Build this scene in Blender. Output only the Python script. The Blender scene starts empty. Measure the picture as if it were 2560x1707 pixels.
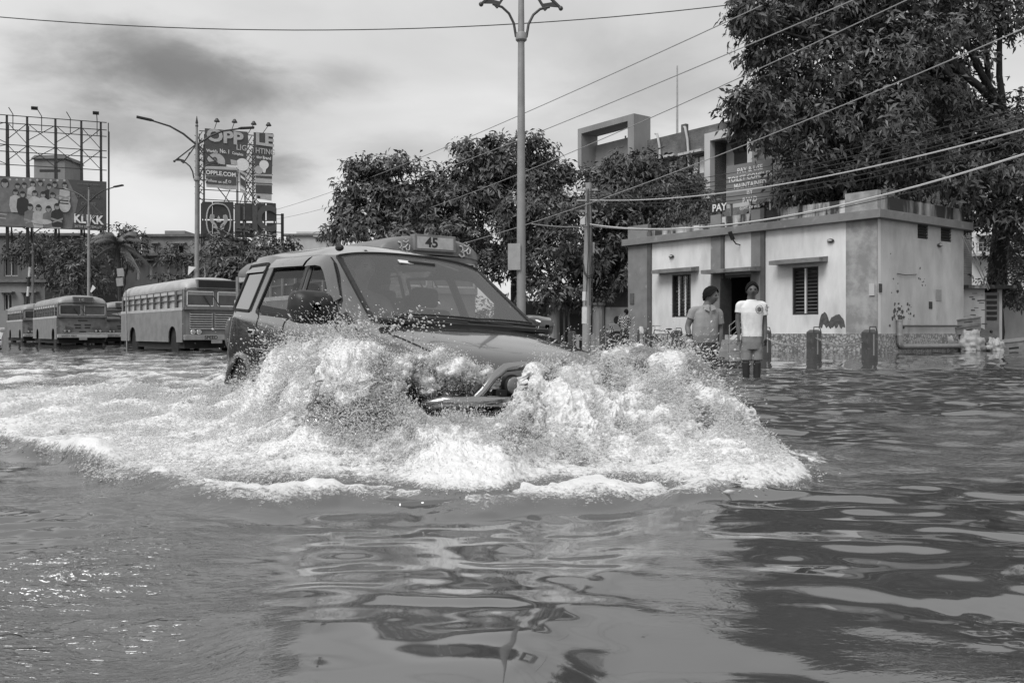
import bpy, bmesh, math, random
import numpy as np
from mathutils import Vector, Matrix, Euler
from mathutils.geometry import tessellate_polygon
random.seed(7); RNG = np.random.default_rng(11)
SC = bpy.context.scene; COL = SC.collection
F, CX, CY, CH = 2200.0, 1280.0, 832.0, 0.70       # focal (px of the 2560 frame), centre, horizon row, eye height above the water
def at(px, py, Y): return Vector(((px-CX)/F*Y, Y, CH+(CY-py)/F*Y))
def gx(px, Y): return (px-CX)/F*Y
def gz(py, Y): return CH+(CY-py)/F*Y
R = math.radians

# ------------------------------------------------------------------ materials
MATS = {}
def M(name, c1, c2=None, scale=4.0, rough=.6, metal=0.0, bump=0.0, bscale=30.0, coat=0.0, spec=.5, streak=0.0, detail=5.0, lo=.35, hi=.65, rvar=0.0, trans=0.0, dirt=None):
    if name in MATS: return MATS[name]
    m = bpy.data.materials.new(name); m.use_nodes = True; MATS[name] = m
    nt = m.node_tree; N = nt.nodes; L = nt.links; b = N['Principled BSDF']
    b.inputs['Roughness'].default_value = rough; b.inputs['Metallic'].default_value = metal
    b.inputs['Specular IOR Level'].default_value = spec; b.inputs['Coat Weight'].default_value = coat
    b.inputs['Coat Roughness'].default_value = .04; b.inputs['Transmission Weight'].default_value = trans
    b.inputs['Base Color'].default_value = (c1, c1, c1, 1)
    tc = N.new('ShaderNodeTexCoord'); src = tc.outputs['Object']
    if c2 is not None:
        n = N.new('ShaderNodeTexNoise'); n.inputs['Scale'].default_value = scale; n.inputs['Detail'].default_value = detail
        n.inputs['Roughness'].default_value = .62
        mp = N.new('ShaderNodeMapping'); L.new(src, mp.inputs['Vector'])
        if streak: mp.inputs['Scale'].default_value = (1, 1, 1.0/(1+streak))
        L.new(mp.outputs[0], n.inputs['Vector'])
        r = N.new('ShaderNodeValToRGB'); r.color_ramp.elements[0].position = lo; r.color_ramp.elements[1].position = hi
        r.color_ramp.elements[0].color = (c1, c1, c1, 1); r.color_ramp.elements[1].color = (c2, c2, c2, 1)
        L.new(n.outputs['Fac'], r.inputs['Fac']); out = r.outputs['Color']
        if dirt is not None:      # (colour, scale, threshold, softness): a second, patchy stain of its own shape
            n2 = N.new('ShaderNodeTexNoise'); n2.inputs['Scale'].default_value = dirt[1]; n2.inputs['Detail'].default_value = 8
            L.new(mp.outputs[0], n2.inputs['Vector'])
            r2 = N.new('ShaderNodeValToRGB'); r2.color_ramp.elements[0].position = dirt[2]; r2.color_ramp.elements[1].position = dirt[2]+dirt[3]
            L.new(n2.outputs['Fac'], r2.inputs['Fac'])
            mx = N.new('ShaderNodeMix'); mx.data_type = 'RGBA'; L.new(r2.outputs['Color'], mx.inputs['Factor'])
            L.new(out, mx.inputs['A']); mx.inputs['B'].default_value = (dirt[0],)*3+(1,); out = mx.outputs['Result']
        L.new(out, b.inputs['Base Color'])
        if rvar:
            mr = N.new('ShaderNodeMapRange'); L.new(n.outputs['Fac'], mr.inputs['Value'])
            mr.inputs['To Min'].default_value = rough-rvar; mr.inputs['To Max'].default_value = rough+rvar
            L.new(mr.outputs[0], b.inputs['Roughness'])
    if bump:
        n3 = N.new('ShaderNodeTexNoise'); n3.inputs['Scale'].default_value = bscale; n3.inputs['Detail'].default_value = 5
        L.new(src, n3.inputs['Vector']); bp = N.new('ShaderNodeBump'); bp.inputs['Strength'].default_value = bump; bp.inputs['Distance'].default_value = .02
        L.new(n3.outputs['Fac'], bp.inputs['Height']); L.new(bp.outputs[0], b.inputs['Normal'])
    return m
def glass(name, c=.04, rough=.03, alpha=.55, spec=.6):
    if name in MATS: return MATS[name]
    m = M(name, c, rough=rough, spec=spec); m.node_tree.nodes['Principled BSDF'].inputs['Alpha'].default_value = alpha
    return m

# ------------------------------------------------------------------ mesh builder
class MB:
    def __init__(s): s.v = []; s.f = []; s.m = []; s.cur = 0
    def add(s, vs, fs):
        o = len(s.v); s.v += [tuple(p) for p in vs]; s.f += [tuple(i+o for i in f) for f in fs]; s.m += [s.cur]*len(fs); return s
    def box(s, c, d, rot=None, taper=1.0):
        x, y, z = d[0]/2, d[1]/2, d[2]/2; c = Vector(c)
        vs = [Vector((a*x*(taper if k > 0 else 1), b*y*(taper if k > 0 else 1), k*z)) for k in (-1, 1) for b in (-1, 1) for a in (-1, 1)]
        if rot is not None:
            q = rot if isinstance(rot, Matrix) else Euler(rot).to_matrix(); vs = [q @ p for p in vs]
        return s.add([p+c for p in vs], [(0, 2, 3, 1), (4, 5, 7, 6), (0, 1, 5, 4), (2, 6, 7, 3), (0, 4, 6, 2), (1, 3, 7, 5)])
    def bb(s, x0, x1, y0, y1, z0, z1): return s.box(((x0+x1)/2, (y0+y1)/2, (z0+z1)/2), (abs(x1-x0), abs(y1-y0), abs(z1-z0)))
    def beam(s, a, b, w, h=None):
        a, b = Vector(a), Vector(b); h = h or w; d = b-a; L = d.length
        if L < 1e-6: return s
        q = d.to_track_quat('Z', 'Y').to_matrix(); return s.box((a+b)/2, (w, h, L), q)
    def tube(s, pts, r, n=8, cap=True):
        pts = [Vector(p) for p in pts]; k = len(pts); rs = r if isinstance(r, (list, tuple)) else [r]*k
        vs = []; up = None
        for i, p in enumerate(pts):
            t = (pts[min(i+1, k-1)]-pts[max(i-1, 0)]).normalized()
            if up is None: up = Vector((0, 0, 1)) if abs(t.z) < .9 else Vector((1, 0, 0))
            a = (up-t*up.dot(t)); a = a.normalized() if a.length > 1e-6 else t.orthogonal().normalized(); up = a; b = t.cross(a)
            for j in range(n):
                w = 2*math.pi*j/n; vs.append(p+(a*math.cos(w)+b*math.sin(w))*rs[i])
        fs = [(i*n+j, i*n+(j+1) % n, (i+1)*n+(j+1) % n, (i+1)*n+j) for i in range(k-1) for j in range(n)]
        if cap: fs += [tuple(range(n-1, -1, -1)), tuple(range((k-1)*n, k*n))]
        return s.add(vs, fs)
    def lathe(s, prof, o=(0, 0, 0), n=16, axis=(0, 0, 1)):
        q = Vector(axis).to_track_quat('Z', 'Y').to_matrix(); o = Vector(o)
        vs = [o+q @ Vector((r*math.cos(2*math.pi*j/n), r*math.sin(2*math.pi*j/n), z)) for r, z in prof for j in range(n)]
        k = len(prof); fs = [(i*n+j, i*n+(j+1) % n, (i+1)*n+(j+1) % n, (i+1)*n+j) for i in range(k-1) for j in range(n)]
        fs += [tuple(range(n-1, -1, -1)), tuple(range((k-1)*n, k*n))]
        return s.add(vs, fs)
    def sphere(s, c, r, n=12, m=8, sc=(1, 1, 1)):
        prof = [(max(1e-4, math.sin(math.pi*i/m))*r, -math.cos(math.pi*i/m)*r) for i in range(m+1)]
        o = len(s.v); s.lathe(prof, (0, 0, 0), n)
        for i in range(o, len(s.v)):
            p = s.v[i]; s.v[i] = (p[0]*sc[0]+c[0], p[1]*sc[1]+c[1], p[2]*sc[2]+c[2])
        return s
    def prism(s, poly, fr, d):    # poly in (u,v) of frame fr=(origin, U, V); extruded by d along U x V
        o, U, V = (Vector(t) for t in fr); W = U.cross(V).normalized()*d
        n = len(poly); a = [o+U*u+V*v for u, v in poly]; vs = a+[p+W for p in a]
        tri = tessellate_polygon([[Vector((u, v, 0)) for u, v in poly]])
        ar = sum(poly[i][0]*poly[(i+1) % n][1]-poly[(i+1) % n][0]*poly[i][1] for i in range(n))
        fs = []
        for t in tri:
            t = list(t); A, B, C = (poly[i] for i in t)
            if (B[0]-A[0])*(C[1]-A[1])-(B[1]-A[1])*(C[0]-A[0]) < 0: t = t[::-1]
            fs.append(tuple(i+n for i in t)); fs.append(tuple(t[::-1]))
        for i in range(n):
            j = (i+1) % n; fs.append((i, j, j+n, i+n) if ar > 0 else (j, i, i+n, j+n))
        return s.add(vs, fs)
    def text(s, body, fr, size, depth=.004, align='CENTER', bold=0.0, sx=1.0):
        vs, ts = text_mesh(body, size, depth, align, bold)
        o, U, V = (Vector(t) for t in fr); W = U.cross(V).normalized()
        return s.add([o+U*(p[0]*sx)+V*p[1]+W*p[2] for p in vs], ts)
    def grid(s, P):               # P: rows of points
        r, c = len(P), len(P[0]); vs = [p for row in P for p in row]
        return s.add(vs, [(i*c+j, i*c+j+1, (i+1)*c+j+1, (i+1)*c+j) for i in range(r-1) for j in range(c-1)])
    def move(s, mat):
        s.v = [tuple(mat @ Vector(p)) for p in s.v]; return s
    def build(s, name, mats, parent=None, smooth=False, off=None, label=None, bevel=0):
        me = bpy.data.meshes.new(name)
        V = s.v if off is None else [(p[0]-off[0], p[1]-off[1], p[2]-off[2]) for p in s.v]
        me.from_pydata(V, [], s.f); mats = mats if isinstance(mats, (list, tuple)) else [mats]
        for m in mats: me.materials.append(m)
        me.polygons.foreach_set('material_index', s.m)
        if smooth:
            me.polygons.foreach_set('use_smooth', [True]*len(s.f))
            if smooth != 'all':
                try: me.set_sharp_from_angle(angle=R(38))
                except Exception: pass
        me.update(); o = bpy.data.objects.new(name, me); COL.objects.link(o)
        if parent is not None: o.parent = parent
        if bevel:
            b = o.modifiers.new('b', 'BEVEL'); b.width = bevel; b.segments = 2; b.limit_method = 'ANGLE'
        if label: o['label'] = label
        return o
_TXT = {}
def text_mesh(body, size, depth, align, bold):
    k = (body, size, depth, align, bold)
    if k in _TXT: return _TXT[k]
    c = bpy.data.curves.new('t', 'FONT'); c.body = body; c.size = size; c.extrude = depth; c.align_x = align; c.align_y = 'CENTER'
    c.offset = bold*size; c.resolution_u = 3
    o = bpy.data.objects.new('t', c); COL.objects.link(o); dg = bpy.context.evaluated_depsgraph_get(); dg.update()
    me = o.evaluated_get(dg).to_mesh(); vs = [tuple(v.co) for v in me.vertices]; fs = [tuple(p.vertices) for p in me.polygons]
    o.evaluated_get(dg).to_mesh_clear(); bpy.data.objects.remove(o); bpy.data.curves.remove(c)
    _TXT[k] = (vs, fs); return _TXT[k]
def np_mesh(name, V, T, mats, parent=None, smooth=False, attr=None):
    """mesh straight from numpy arrays; T is (n,3) or (n,4)"""
    me = bpy.data.meshes.new(name); V = np.ascontiguousarray(V, np.float32); T = np.ascontiguousarray(T, np.int32); k = T.shape[1]
    me.vertices.add(len(V)); me.vertices.foreach_set('co', V.ravel())
    me.loops.add(T.size); me.loops.foreach_set('vertex_index', T.ravel())
    me.polygons.add(len(T)); me.polygons.foreach_set('loop_start', np.arange(0, T.size, k, dtype=np.int32))
    me.polygons.foreach_set('loop_total', np.full(len(T), k, np.int32))
    if smooth: me.polygons.foreach_set('use_smooth', np.ones(len(T), bool))
    for an, av in (attr or {}).items():
        a = me.attributes.new(an, 'FLOAT', 'POINT'); a.data.foreach_set('value', np.ascontiguousarray(av, np.float32))
    me.update(calc_edges=True); mats = mats if isinstance(mats, (list, tuple)) else [mats]
    for m in mats: me.materials.append(m)
    o = bpy.data.objects.new(name, me); COL.objects.link(o)
    if parent is not None: o.parent = parent
    return o
def tag(o, label=None, cat=None, group=None, kind=None):
    if label: o['label'] = label
    if cat: o['category'] = cat
    if group: o['group'] = group
    if kind: o['kind'] = kind
    return o
def thing(name, label, cat, loc=(0, 0, 0), rz=0.0, group=None, rot=None):
    o = bpy.data.objects.new(name, None); COL.objects.link(o); o.location = loc
    if rot is not None: o.rotation_euler = rot
    else: o.rotation_euler = (0, 0, rz)
    o.empty_display_size = .2; return tag(o, label, cat, group)
def copy_tree(o, loc=None, rz=None, label=None):
    def rec(a, p):
        c = a.copy(); COL.objects.link(c); c.parent = p
        for ch in list(a.children): rec(ch, c)
        return c
    kids = list(o.children); c = o.copy(); COL.objects.link(c)
    for ch in kids: rec(ch, c)
    if loc is not None: c.location = loc
    if rz is not None: c.rotation_euler = (0, 0, rz)
    if label: c['label'] = label
    return c
# ------------------------------------------------------------------ numpy value noise
def _h(ix, iy, iz):
    n = (ix*374761393+iy*668265263+iz*2147483647) & 0xffffffff
    n = ((n ^ (n >> 13))*1274126177) & 0xffffffff
    return ((n ^ (n >> 16)) & 0xffff)/65535.0
def vnoise(x, y, z=0.0):
    x = np.asarray(x, float); y = np.asarray(y, float); z = np.zeros_like(x)+z
    fx, fy, fz = np.floor(x), np.floor(y), np.floor(z); ix, iy, iz = fx.astype(np.int64), fy.astype(np.int64), fz.astype(np.int64)
    u, v, w = x-fx, y-fy, z-fz; u = u*u*(3-2*u); v = v*v*(3-2*v); w = w*w*(3-2*w); r = 0
    for a in (0, 1):
        for b in (0, 1):
            for c in (0, 1):
                r = r+_h(ix+a, iy+b, iz+c)*(u if a else 1-u)*(v if b else 1-v)*(w if c else 1-w)
    return r
def fbm(x, y, z=0.0, o=4, g=.5):
    s = 0; a = 1; t = 0
    for i in range(o):
        s = s+a*vnoise(x*2**i+17.3*i, y*2**i+5.1*i, z*2**i); t += a; a *= g
    return s/t
def sstep(a, b, x):
    t = np.clip((x-a)/(b-a), 0, 1); return t*t*(3-2*t)
# ================================================================== world, light, camera
SUN_AZ, SUN_EL = R(232), R(52)          # azimuth of the sun measured from +X, behind the camera on the left
def make_world():
    w = bpy.data.worlds.new("World"); SC.world = w; w.use_nodes = True; nt = w.node_tree; N = nt.nodes; L = nt.links
    bg = N['Background']; bg.inputs['Strength'].default_value = .10
    sk = N.new('ShaderNodeTexSky'); sk.sky_type = 'NISHITA'; sk.sun_disc = False; sk.sun_elevation = SUN_EL
    sk.sun_rotation = math.pi/2-SUN_AZ; sk.dust_density = 3.0; sk.air_density = 1.0
    bw = N.new('ShaderNodeRGBToBW'); L.new(sk.outputs[0], bw.inputs[0])
    tc = N.new('ShaderNodeTexCoord'); sp = N.new('ShaderNodeSeparateXYZ'); L.new(tc.outputs['Generated'], sp.inputs[0])
    def mth(op, a, b=None, c=None, clamp=False):
        n = N.new('ShaderNodeMath'); n.operation = op; n.use_clamp = clamp
        for i, v in enumerate((a, b, c)):
            if v is None: continue
            if isinstance(v, (int, float)): n.inputs[i].default_value = v
            else: L.new(v, n.inputs[i])
        return n.outputs[0]
    def vm(op, a, b):
        n = N.new('ShaderNodeVectorMath'); n.operation = op
        for i, v in enumerate((a, b)):
            if isinstance(v, tuple): n.inputs[i].default_value = v
            else: L.new(v, n.inputs[i])
        return n
    z = mth('ADD', mth('MAXIMUM', sp.outputs['Z'], 0.0), .22)
    cv = N.new('ShaderNodeCombineXYZ'); L.new(mth('DIVIDE', sp.outputs['X'], z), cv.inputs[0]); L.new(mth('DIVIDE', sp.outputs['Y'], z), cv.inputs[1])
    def noise(sc, det, rough, dist=0, off=0.0):
        mp = N.new('ShaderNodeMapping'); L.new(cv.outputs[0], mp.inputs[0]); mp.inputs['Location'].default_value = (off, off*.7, 0)
        n = N.new('ShaderNodeTexNoise'); n.inputs['Scale'].default_value = sc; n.inputs['Detail'].default_value = det
        n.inputs['Roughness'].default_value = rough; n.inputs['Distortion'].default_value = dist; L.new(mp.outputs[0], n.inputs['Vector']); return n.outputs['Fac']
    n1 = noise(1.3, 6, .5, .4, 3.1); n2 = noise(3.2, 8, .58, .3, 9.0)
    # overcast layer: a grey veil with soft brighter and darker drifts, brighter low on the left of the view
    veil = mth('ADD', mth('MULTIPLY', n1, 4.6), 3.3)
    low = mth('MULTIPLY', mth('SUBTRACT', 1.0, mth('MULTIPLY', sp.outputs['Z'], 2.2), None, True), mth('MULTIPLY_ADD', sp.outputs['X'], -1.1, .45))
    veil = mth('ADD', veil, low)
    base = mth('ADD', mth('MULTIPLY', veil, .9), mth('MULTIPLY', bw.outputs[0], .06))
    dark = None
    for px, py, ex, ey, k in ((400, 165, 300, 110, 1.0), (640, 225, 200, 75, .8), (330, 110, 150, 60, .6), (690, 440, 130, 60, .62), (540, 400, 210, 75, .5), (300, 330, 170, 70, .42), (1650, 215, 330, 110, .35), (990, 385, 150, 60, .3), (850, 200, 140, 60, .45), (170, 200, 120, 80, .2), (520, 320, 330, 150, .30), (120, 330, 260, 120, .22), (1050, 110, 480, 130, .09), (1450, 330, 300, 90, .22), (700, 20, 700, 60, .06)):
        d = Vector(((px-CX)/F, 1, (CY-py)/F)); ln = d.length; d = d/ln
        df = vm('SUBTRACT', tc.outputs['Generated'], tuple(d)); m = vm('MULTIPLY', df.outputs[0], (F/ex*ln, F/ex*ln*.6, F/ey*ln))
        ln_ = N.new('ShaderNodeVectorMath'); ln_.operation = 'LENGTH'; L.new(m.outputs[0], ln_.inputs[0])
        mr = N.new('ShaderNodeMapRange'); mr.interpolation_type = 'SMOOTHSTEP'; L.new(mth('ADD', ln_.outputs['Value'], mth('MULTIPLY_ADD', n2, 1.7, -.85)), mr.inputs['Value'])
        mr.inputs['From Min'].default_value = .0; mr.inputs['From Max'].default_value = 1.25; mr.inputs['To Min'].default_value = k; mr.inputs['To Max'].default_value = 0
        dark = mr.outputs[0] if dark is None else mth('SUBTRACT', 1.0, mth('MULTIPLY', mth('SUBTRACT', 1.0, dark), mth('SUBTRACT', 1.0, mr.outputs[0])))
    val = mth('MULTIPLY', base, mth('SUBTRACT', 1.0, mth('MULTIPLY', dark, .66)))
    cb = N.new('ShaderNodeCombineColor')
    for i in range(3): L.new(val, cb.inputs[i])
    L.new(cb.outputs[0], bg.inputs['Color'])
    s = bpy.data.lights.new('sun', 'SUN'); s.energy = 1.8; s.angle = R(32); s.color = (1, 1, 1)
    so = bpy.data.objects.new('sun', s); COL.objects.link(so)
    d = Vector((math.cos(SUN_AZ)*math.cos(SUN_EL), math.sin(SUN_AZ)*math.cos(SUN_EL), math.sin(SUN_EL)))
    so.rotation_euler = d.to_track_quat('Z', 'Y').to_euler(); so.location = d*60
make_world()
cam = bpy.data.cameras.new('camera'); camo = bpy.data.objects.new('camera', cam); COL.objects.link(camo); SC.camera = camo
camo.location = (0, 0, CH); camo.rotation_euler = (R(90), 0, 0); cam.sensor_width = 36; cam.lens = F/2560*36
cam.shift_y = -(853.5-CY)/2560; cam.clip_start = .05; cam.clip_end = 3000
vs = SC.view_settings; vs.view_transform = 'Standard'; vs.look = 'None'; vs.exposure = .40; vs.gamma = 1; vs.use_curve_mapping = False
SC.cycles.max_bounces = 8; SC.cycles.transparent_max_bounces = 16; SC.cycles.caustics_reflective = False; SC.cycles.caustics_refractive = False
SC.cycles.use_denoising = True

# ================================================================== materials of the setting
m_wall = M('cream_plaster', .80, .62, 1.3, .85, bump=.2, bscale=25, detail=9, streak=2, dirt=(.42, 1.1, .57, .22))
m_wall2 = M('grimy_plaster', .62, .44, 1.1, .88, bump=.2, bscale=22, detail=9, streak=1.2, dirt=(.33, 1.6, .62, .16))
m_band = M('grey_paint', .25, .19, 1.6, .8, bump=.12, detail=8, dirt=(.34, 2.2, .62, .1))
m_bandold = M('peeling_grey_paint', .25, .40, 1.4, .85, bump=.15, detail=9, lo=.42, hi=.6)
m_dark = M('dark_paint', .12, .09, 3, .7)
m_mould = M('mouldy_parapet', .42, .035, 1.5, .9, detail=8, streak=5, lo=.34, hi=.50, bump=.2)
m_mould_l = M('mouldy_white_parapet', .60, .045, 1.9, .9, detail=9, streak=5, lo=.42, hi=.56, bump=.2)
m_roofdk = M('roof_slab', .2, .13, 2, .9)
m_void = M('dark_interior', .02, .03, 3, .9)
m_grille = M('window_iron', .07, .05, 6, .55, spec=.4)
m_chrome = M('polished_steel', .75, rough=.22, metal=1)
m_steel = M('galvanised_steel', .42, .34, 6, .45, metal=.6)
m_pole = M('painted_pole', .30, .24, 3, .55, spec=.4)
m_poledk = M('dark_pole', .055, .04, 4, .5)
m_conc = M('pole_concrete', .36, .27, 4, .85, bump=.2, streak=3)
m_black = M('black_iron', .025, .018, 5, .5)
m_wire = M('cable_black', .03, rough=.6)
m_wireg = M('cable_grey', .38, rough=.5)
m_paper = M('paper_white', .72, .62, 5, .8)
m_papg = M('faded_paper', .36, .30, 6, .85)
m_peel = M('bare_cement', .06, .11, 8, .9, bump=.3)
m_brickw = M('old_block_wall', .22, .13, .5, .9, detail=9, bump=.2, dirt=(.1, .8, .6, .12))
m_pale = M('pale_render', .55, .44, .6, .85, detail=8, streak=1)
m_glassb = M('pale_window_glass', .72, rough=.12, spec=.7)
m_glassd = M('dark_window_glass', .03, rough=.08, spec=.6)
m_signb = M('sign_board', .22, .18, 1.5, .5)
m_white = M('sign_white', .80, .72, 6, .6)
m_plank = M('dark_fence_sheet', .05, .035, 2.5, .7, streak=3)
def tile_mat():
    m = bpy.data.materials.new('patterned_wall_tile'); m.use_nodes = True; nt = m.node_tree; N = nt.nodes; L = nt.links; b = N['Principled BSDF']
    tc = N.new('ShaderNodeTexCoord'); w = N.new('ShaderNodeTexVoronoi'); w.inputs['Scale'].default_value = 7.5; w.feature = 'DISTANCE_TO_EDGE'
    L.new(tc.outputs['Object'], w.inputs['Vector']); n = N.new('ShaderNodeTexNoise'); n.inputs['Scale'].default_value = 13; n.inputs['Detail'].default_value = 4; L.new(tc.outputs['Object'], n.inputs['Vector'])
    a = N.new('ShaderNodeMath'); a.operation = 'MULTIPLY_ADD'; L.new(n.outputs['Fac'], a.inputs[0]); a.inputs[1].default_value = .75; L.new(w.outputs['Distance'], a.inputs[2])
    r = N.new('ShaderNodeValToRGB'); r.color_ramp.elements[0].position = .38; r.color_ramp.elements[1].position = .62
    r.color_ramp.elements[0].color = (.13, .13, .13, 1); r.color_ramp.elements[1].color = (.42, .42, .42, 1); L.new(a.outputs[0], r.inputs[0]); L.new(r.outputs[0], b.inputs['Base Color'])
    b.inputs['Roughness'].default_value = .35; return m
m_tile = tile_mat()
def brick_mat(name, c1, c2, mort, sc):
    m = bpy.data.materials.new(name); m.use_nodes = True; nt = m.node_tree; N = nt.nodes; L = nt.links; b = N['Principled BSDF']
    tc = N.new('ShaderNodeTexCoord'); mp = N.new('ShaderNodeMapping'); mp.inputs['Rotation'].default_value = (R(90), 0, 0); L.new(tc.outputs['Object'], mp.inputs[0])
    t = N.new('ShaderNodeTexBrick'); t.inputs['Scale'].default_value = sc; t.inputs['Color1'].default_value = (c1,)*3+(1,); t.inputs['Color2'].default_value = (c2,)*3+(1,); t.inputs['Mortar'].default_value = (mort,)*3+(1,)
    t.inputs['Mortar Size'].default_value = .012; L.new(mp.outputs[0], t.inputs[0])
    n = N.new('ShaderNodeTexNoise'); n.inputs['Scale'].default_value = .7; n.inputs['Detail'].default_value = 9; L.new(tc.outputs['Object'], n.inputs['Vector'])
    mx = N.new('ShaderNodeMix'); mx.data_type = 'RGBA'; mx.blend_type = 'MULTIPLY'; mx.inputs['Factor'].default_value = .8
    r = N.new('ShaderNodeValToRGB'); r.color_ramp.elements[0].color = (.45, .45, .45, 1); r.color_ramp.elements[0].position = .35; r.color_ramp.elements[1].color = (1.3, 1.3, 1.3, 1); r.color_ramp.elements[1].position = .68
    L.new(n.outputs['Fac'], r.inputs[0]); L.new(t.outputs[0], mx.inputs['A']); L.new(r.outputs[0], mx.inputs['B']); L.new(mx.outputs['Result'], b.inputs['Base Color']); b.inputs['Roughness'].default_value = .9; return m
m_brick = brick_mat('weathered_brick', .17, .12, .20, 4.0)

# ================================================================== the public toilet building on the right
CORN = Vector((12.78, 30.8, 0)); FU = Vector((-.6, .8, 0)); FN = Vector((-.8, -.6, 0)); BLEN, BDEP = 12.3, 6.15
def fs(px, off=0.0):                    # distance along the front (from the corner) seen at column px, on a plane off metres in front
    k = (px-CX)/F; C = CORN+FN*off
    return (C.x-k*C.y)/(-(FU.x-k*FU.y))
def fz(px, py, off=0.0): s = fs(px, off); return gz(py, (CORN+FU*s+FN*off).y)
def rs_(px, off=0.0):                   # the same along the right wall (local -y); its outward normal is -FU
    k = (px-CX)/F; C = CORN-FU*off; V = -FN
    return (C.x-k*C.y)/(-(V.x-k*V.y))
def rzv(px, py, off=0.0): t = rs_(px, off); return gz(py, (CORN-FU*off-FN*t).y)
FANG = math.atan2(FU.y, FU.x)
def toilet_building():
    t = thing('toilet_block', 'single storey white and grey public toilet building with flat roof and mouldy parapet', 'building', CORN, FANG)
    zc0, zc1, zp = 4.70, 5.0, 5.62                     # cornice bottom / top, parapet top
    P = .67                                           # plinth top
    pil = [(fs(2193), fs(2115), .05), (fs(1904), fs(1880), .06), (fs(1805), fs(1779), .06), (fs(1622), BLEN, .06)]
    ds0, ds1 = fs(1882), fs(1795); dz0, dz1 = .62, 3.05
    wins = [(fs(2046), fs(1981), 1.38, 3.18), (fs(1727), fs(1680), 1.38, 3.22)]
    # front wall in pieces around its openings
    w = MB(); T = .22
    holes = sorted([(a, b, c, d) for a, b, c, d in wins]+[(ds0, ds1, dz0, dz1)]); x = 0
    for a, b, c, d in holes:
        w.bb(x, a, -T, 0, -.5, zc0); w.bb(a, b, -T, 0, -.5, c); w.bb(a, b, -T, 0, d, zc0); x = b
    w.bb(x, BLEN, -T, 0, -.5, zc0)
    w.bb(BLEN-T, BLEN, -BDEP, -T, -.5, zc0); w.bb(T, BLEN-T, -BDEP, -BDEP+T, -.5, zc0)
    w.build('wall', m_wall, t)
    rw = MB(); hr = [(rs_(2294), rs_(2320)), (rs_(2352), rs_(2378))]; z0, z1 = rzv(2307, 597), rzv(2307, 561)
    y = T
    for a, b in hr: rw.bb(0, T, -a, -y, -.5, zc0); rw.bb(0, T, -b, -a, -.5, z0); rw.bb(0, T, -b, -a, z1, zc0); y = b
    rw.bb(0, T, -BDEP, -y, -.5, zc0); rw.build('side_wall', m_wall2, t, label='grimy grey side wall with peeling patches')
    fl = MB(); fl.bb(T, BLEN-T, -BDEP+T, -T, -.5, .6); fl.build('floor_slab', m_roofdk, t)
    rf = MB(); rf.bb(.0, BLEN, -BDEP, 0, zc0, zc1-.03); rf.build('roof', m_roofdk, t)
    c = MB(); q = .26
    c.bb(-q, BLEN+.22, -.02, q, zc0+.002, zc1); c.bb(-q, -.002+.02, -BDEP-q, -.02, zc0+.002, zc1); c.bb(BLEN, BLEN+.22, -BDEP-q, -.02, zc0+.002, zc1)
    c.build('cornice', m_band, t, bevel=.01)
    # parapet: mouldy right half, cleaner white left part
    p = MB(); s1 = fs(1914); s2 = fs(2115)
    p.bb(s2, s1, -.14, .0, zc1, zp-.12); p.build('parapet', m_mould_l, t, label='white parapet streaked with black mould')
    p = MB(); p.bb(s1, pil[1][1], -.14, .0, zc1, zp-.15); p.bb(pil[1][1], pil[2][0], -.14, .0, zc1, zp-.15); p.bb(pil[2][1], BLEN-.5, -.14, .0, zc1, zp-.35); p.build('parapet', m_mould_l, t)
    p = MB(); p.bb(0, .14, -BDEP, -.0, zc1, zp-.1); p.build('parapet', m_mould, t, label='blackened mouldy parapet above the side wall')
    for i, (a, b, d) in enumerate(pil):
        if i == 0: continue
        g = MB(); g.bb(a, b, .0, d, -.5, zc0-.002); g.bb(a, b, -.15, .07, zc1+.002, zp-.03); g.build('pilaster', m_band, t)
    g = MB(); a, b, d = pil[0]; g.bb(a+.002, b, 0, .012, P, zc0-.002); g.bb(a-.05, b, -.15, .07, zc1+.002, zp+.08); g.bb(-.012, 0, -.02, 0, P, zc0-.002); g.build('corner_band', m_bandold, t, label='peeling grey corner band')
    for px0, px1 in ((1630, 1621), (1812, 1805), (1914, 1904)):
        d = MB(); d.bb(fs(px0), fs(px1), .0, .09, -.4, zp-.4 if px0 != 1914 else zp-.02); d.build('downpipe', m_dark, t)
    k = MB(); k.bb(-.03, ds0-.02, .0, .03, -.5, P); k.bb(ds1+.02, BLEN+.02, .0, .03, -.5, P); k.bb(-.03, -.0, -BDEP, -.0, -.5, P); k.build('tiled_plinth', m_tile, t)
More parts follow.
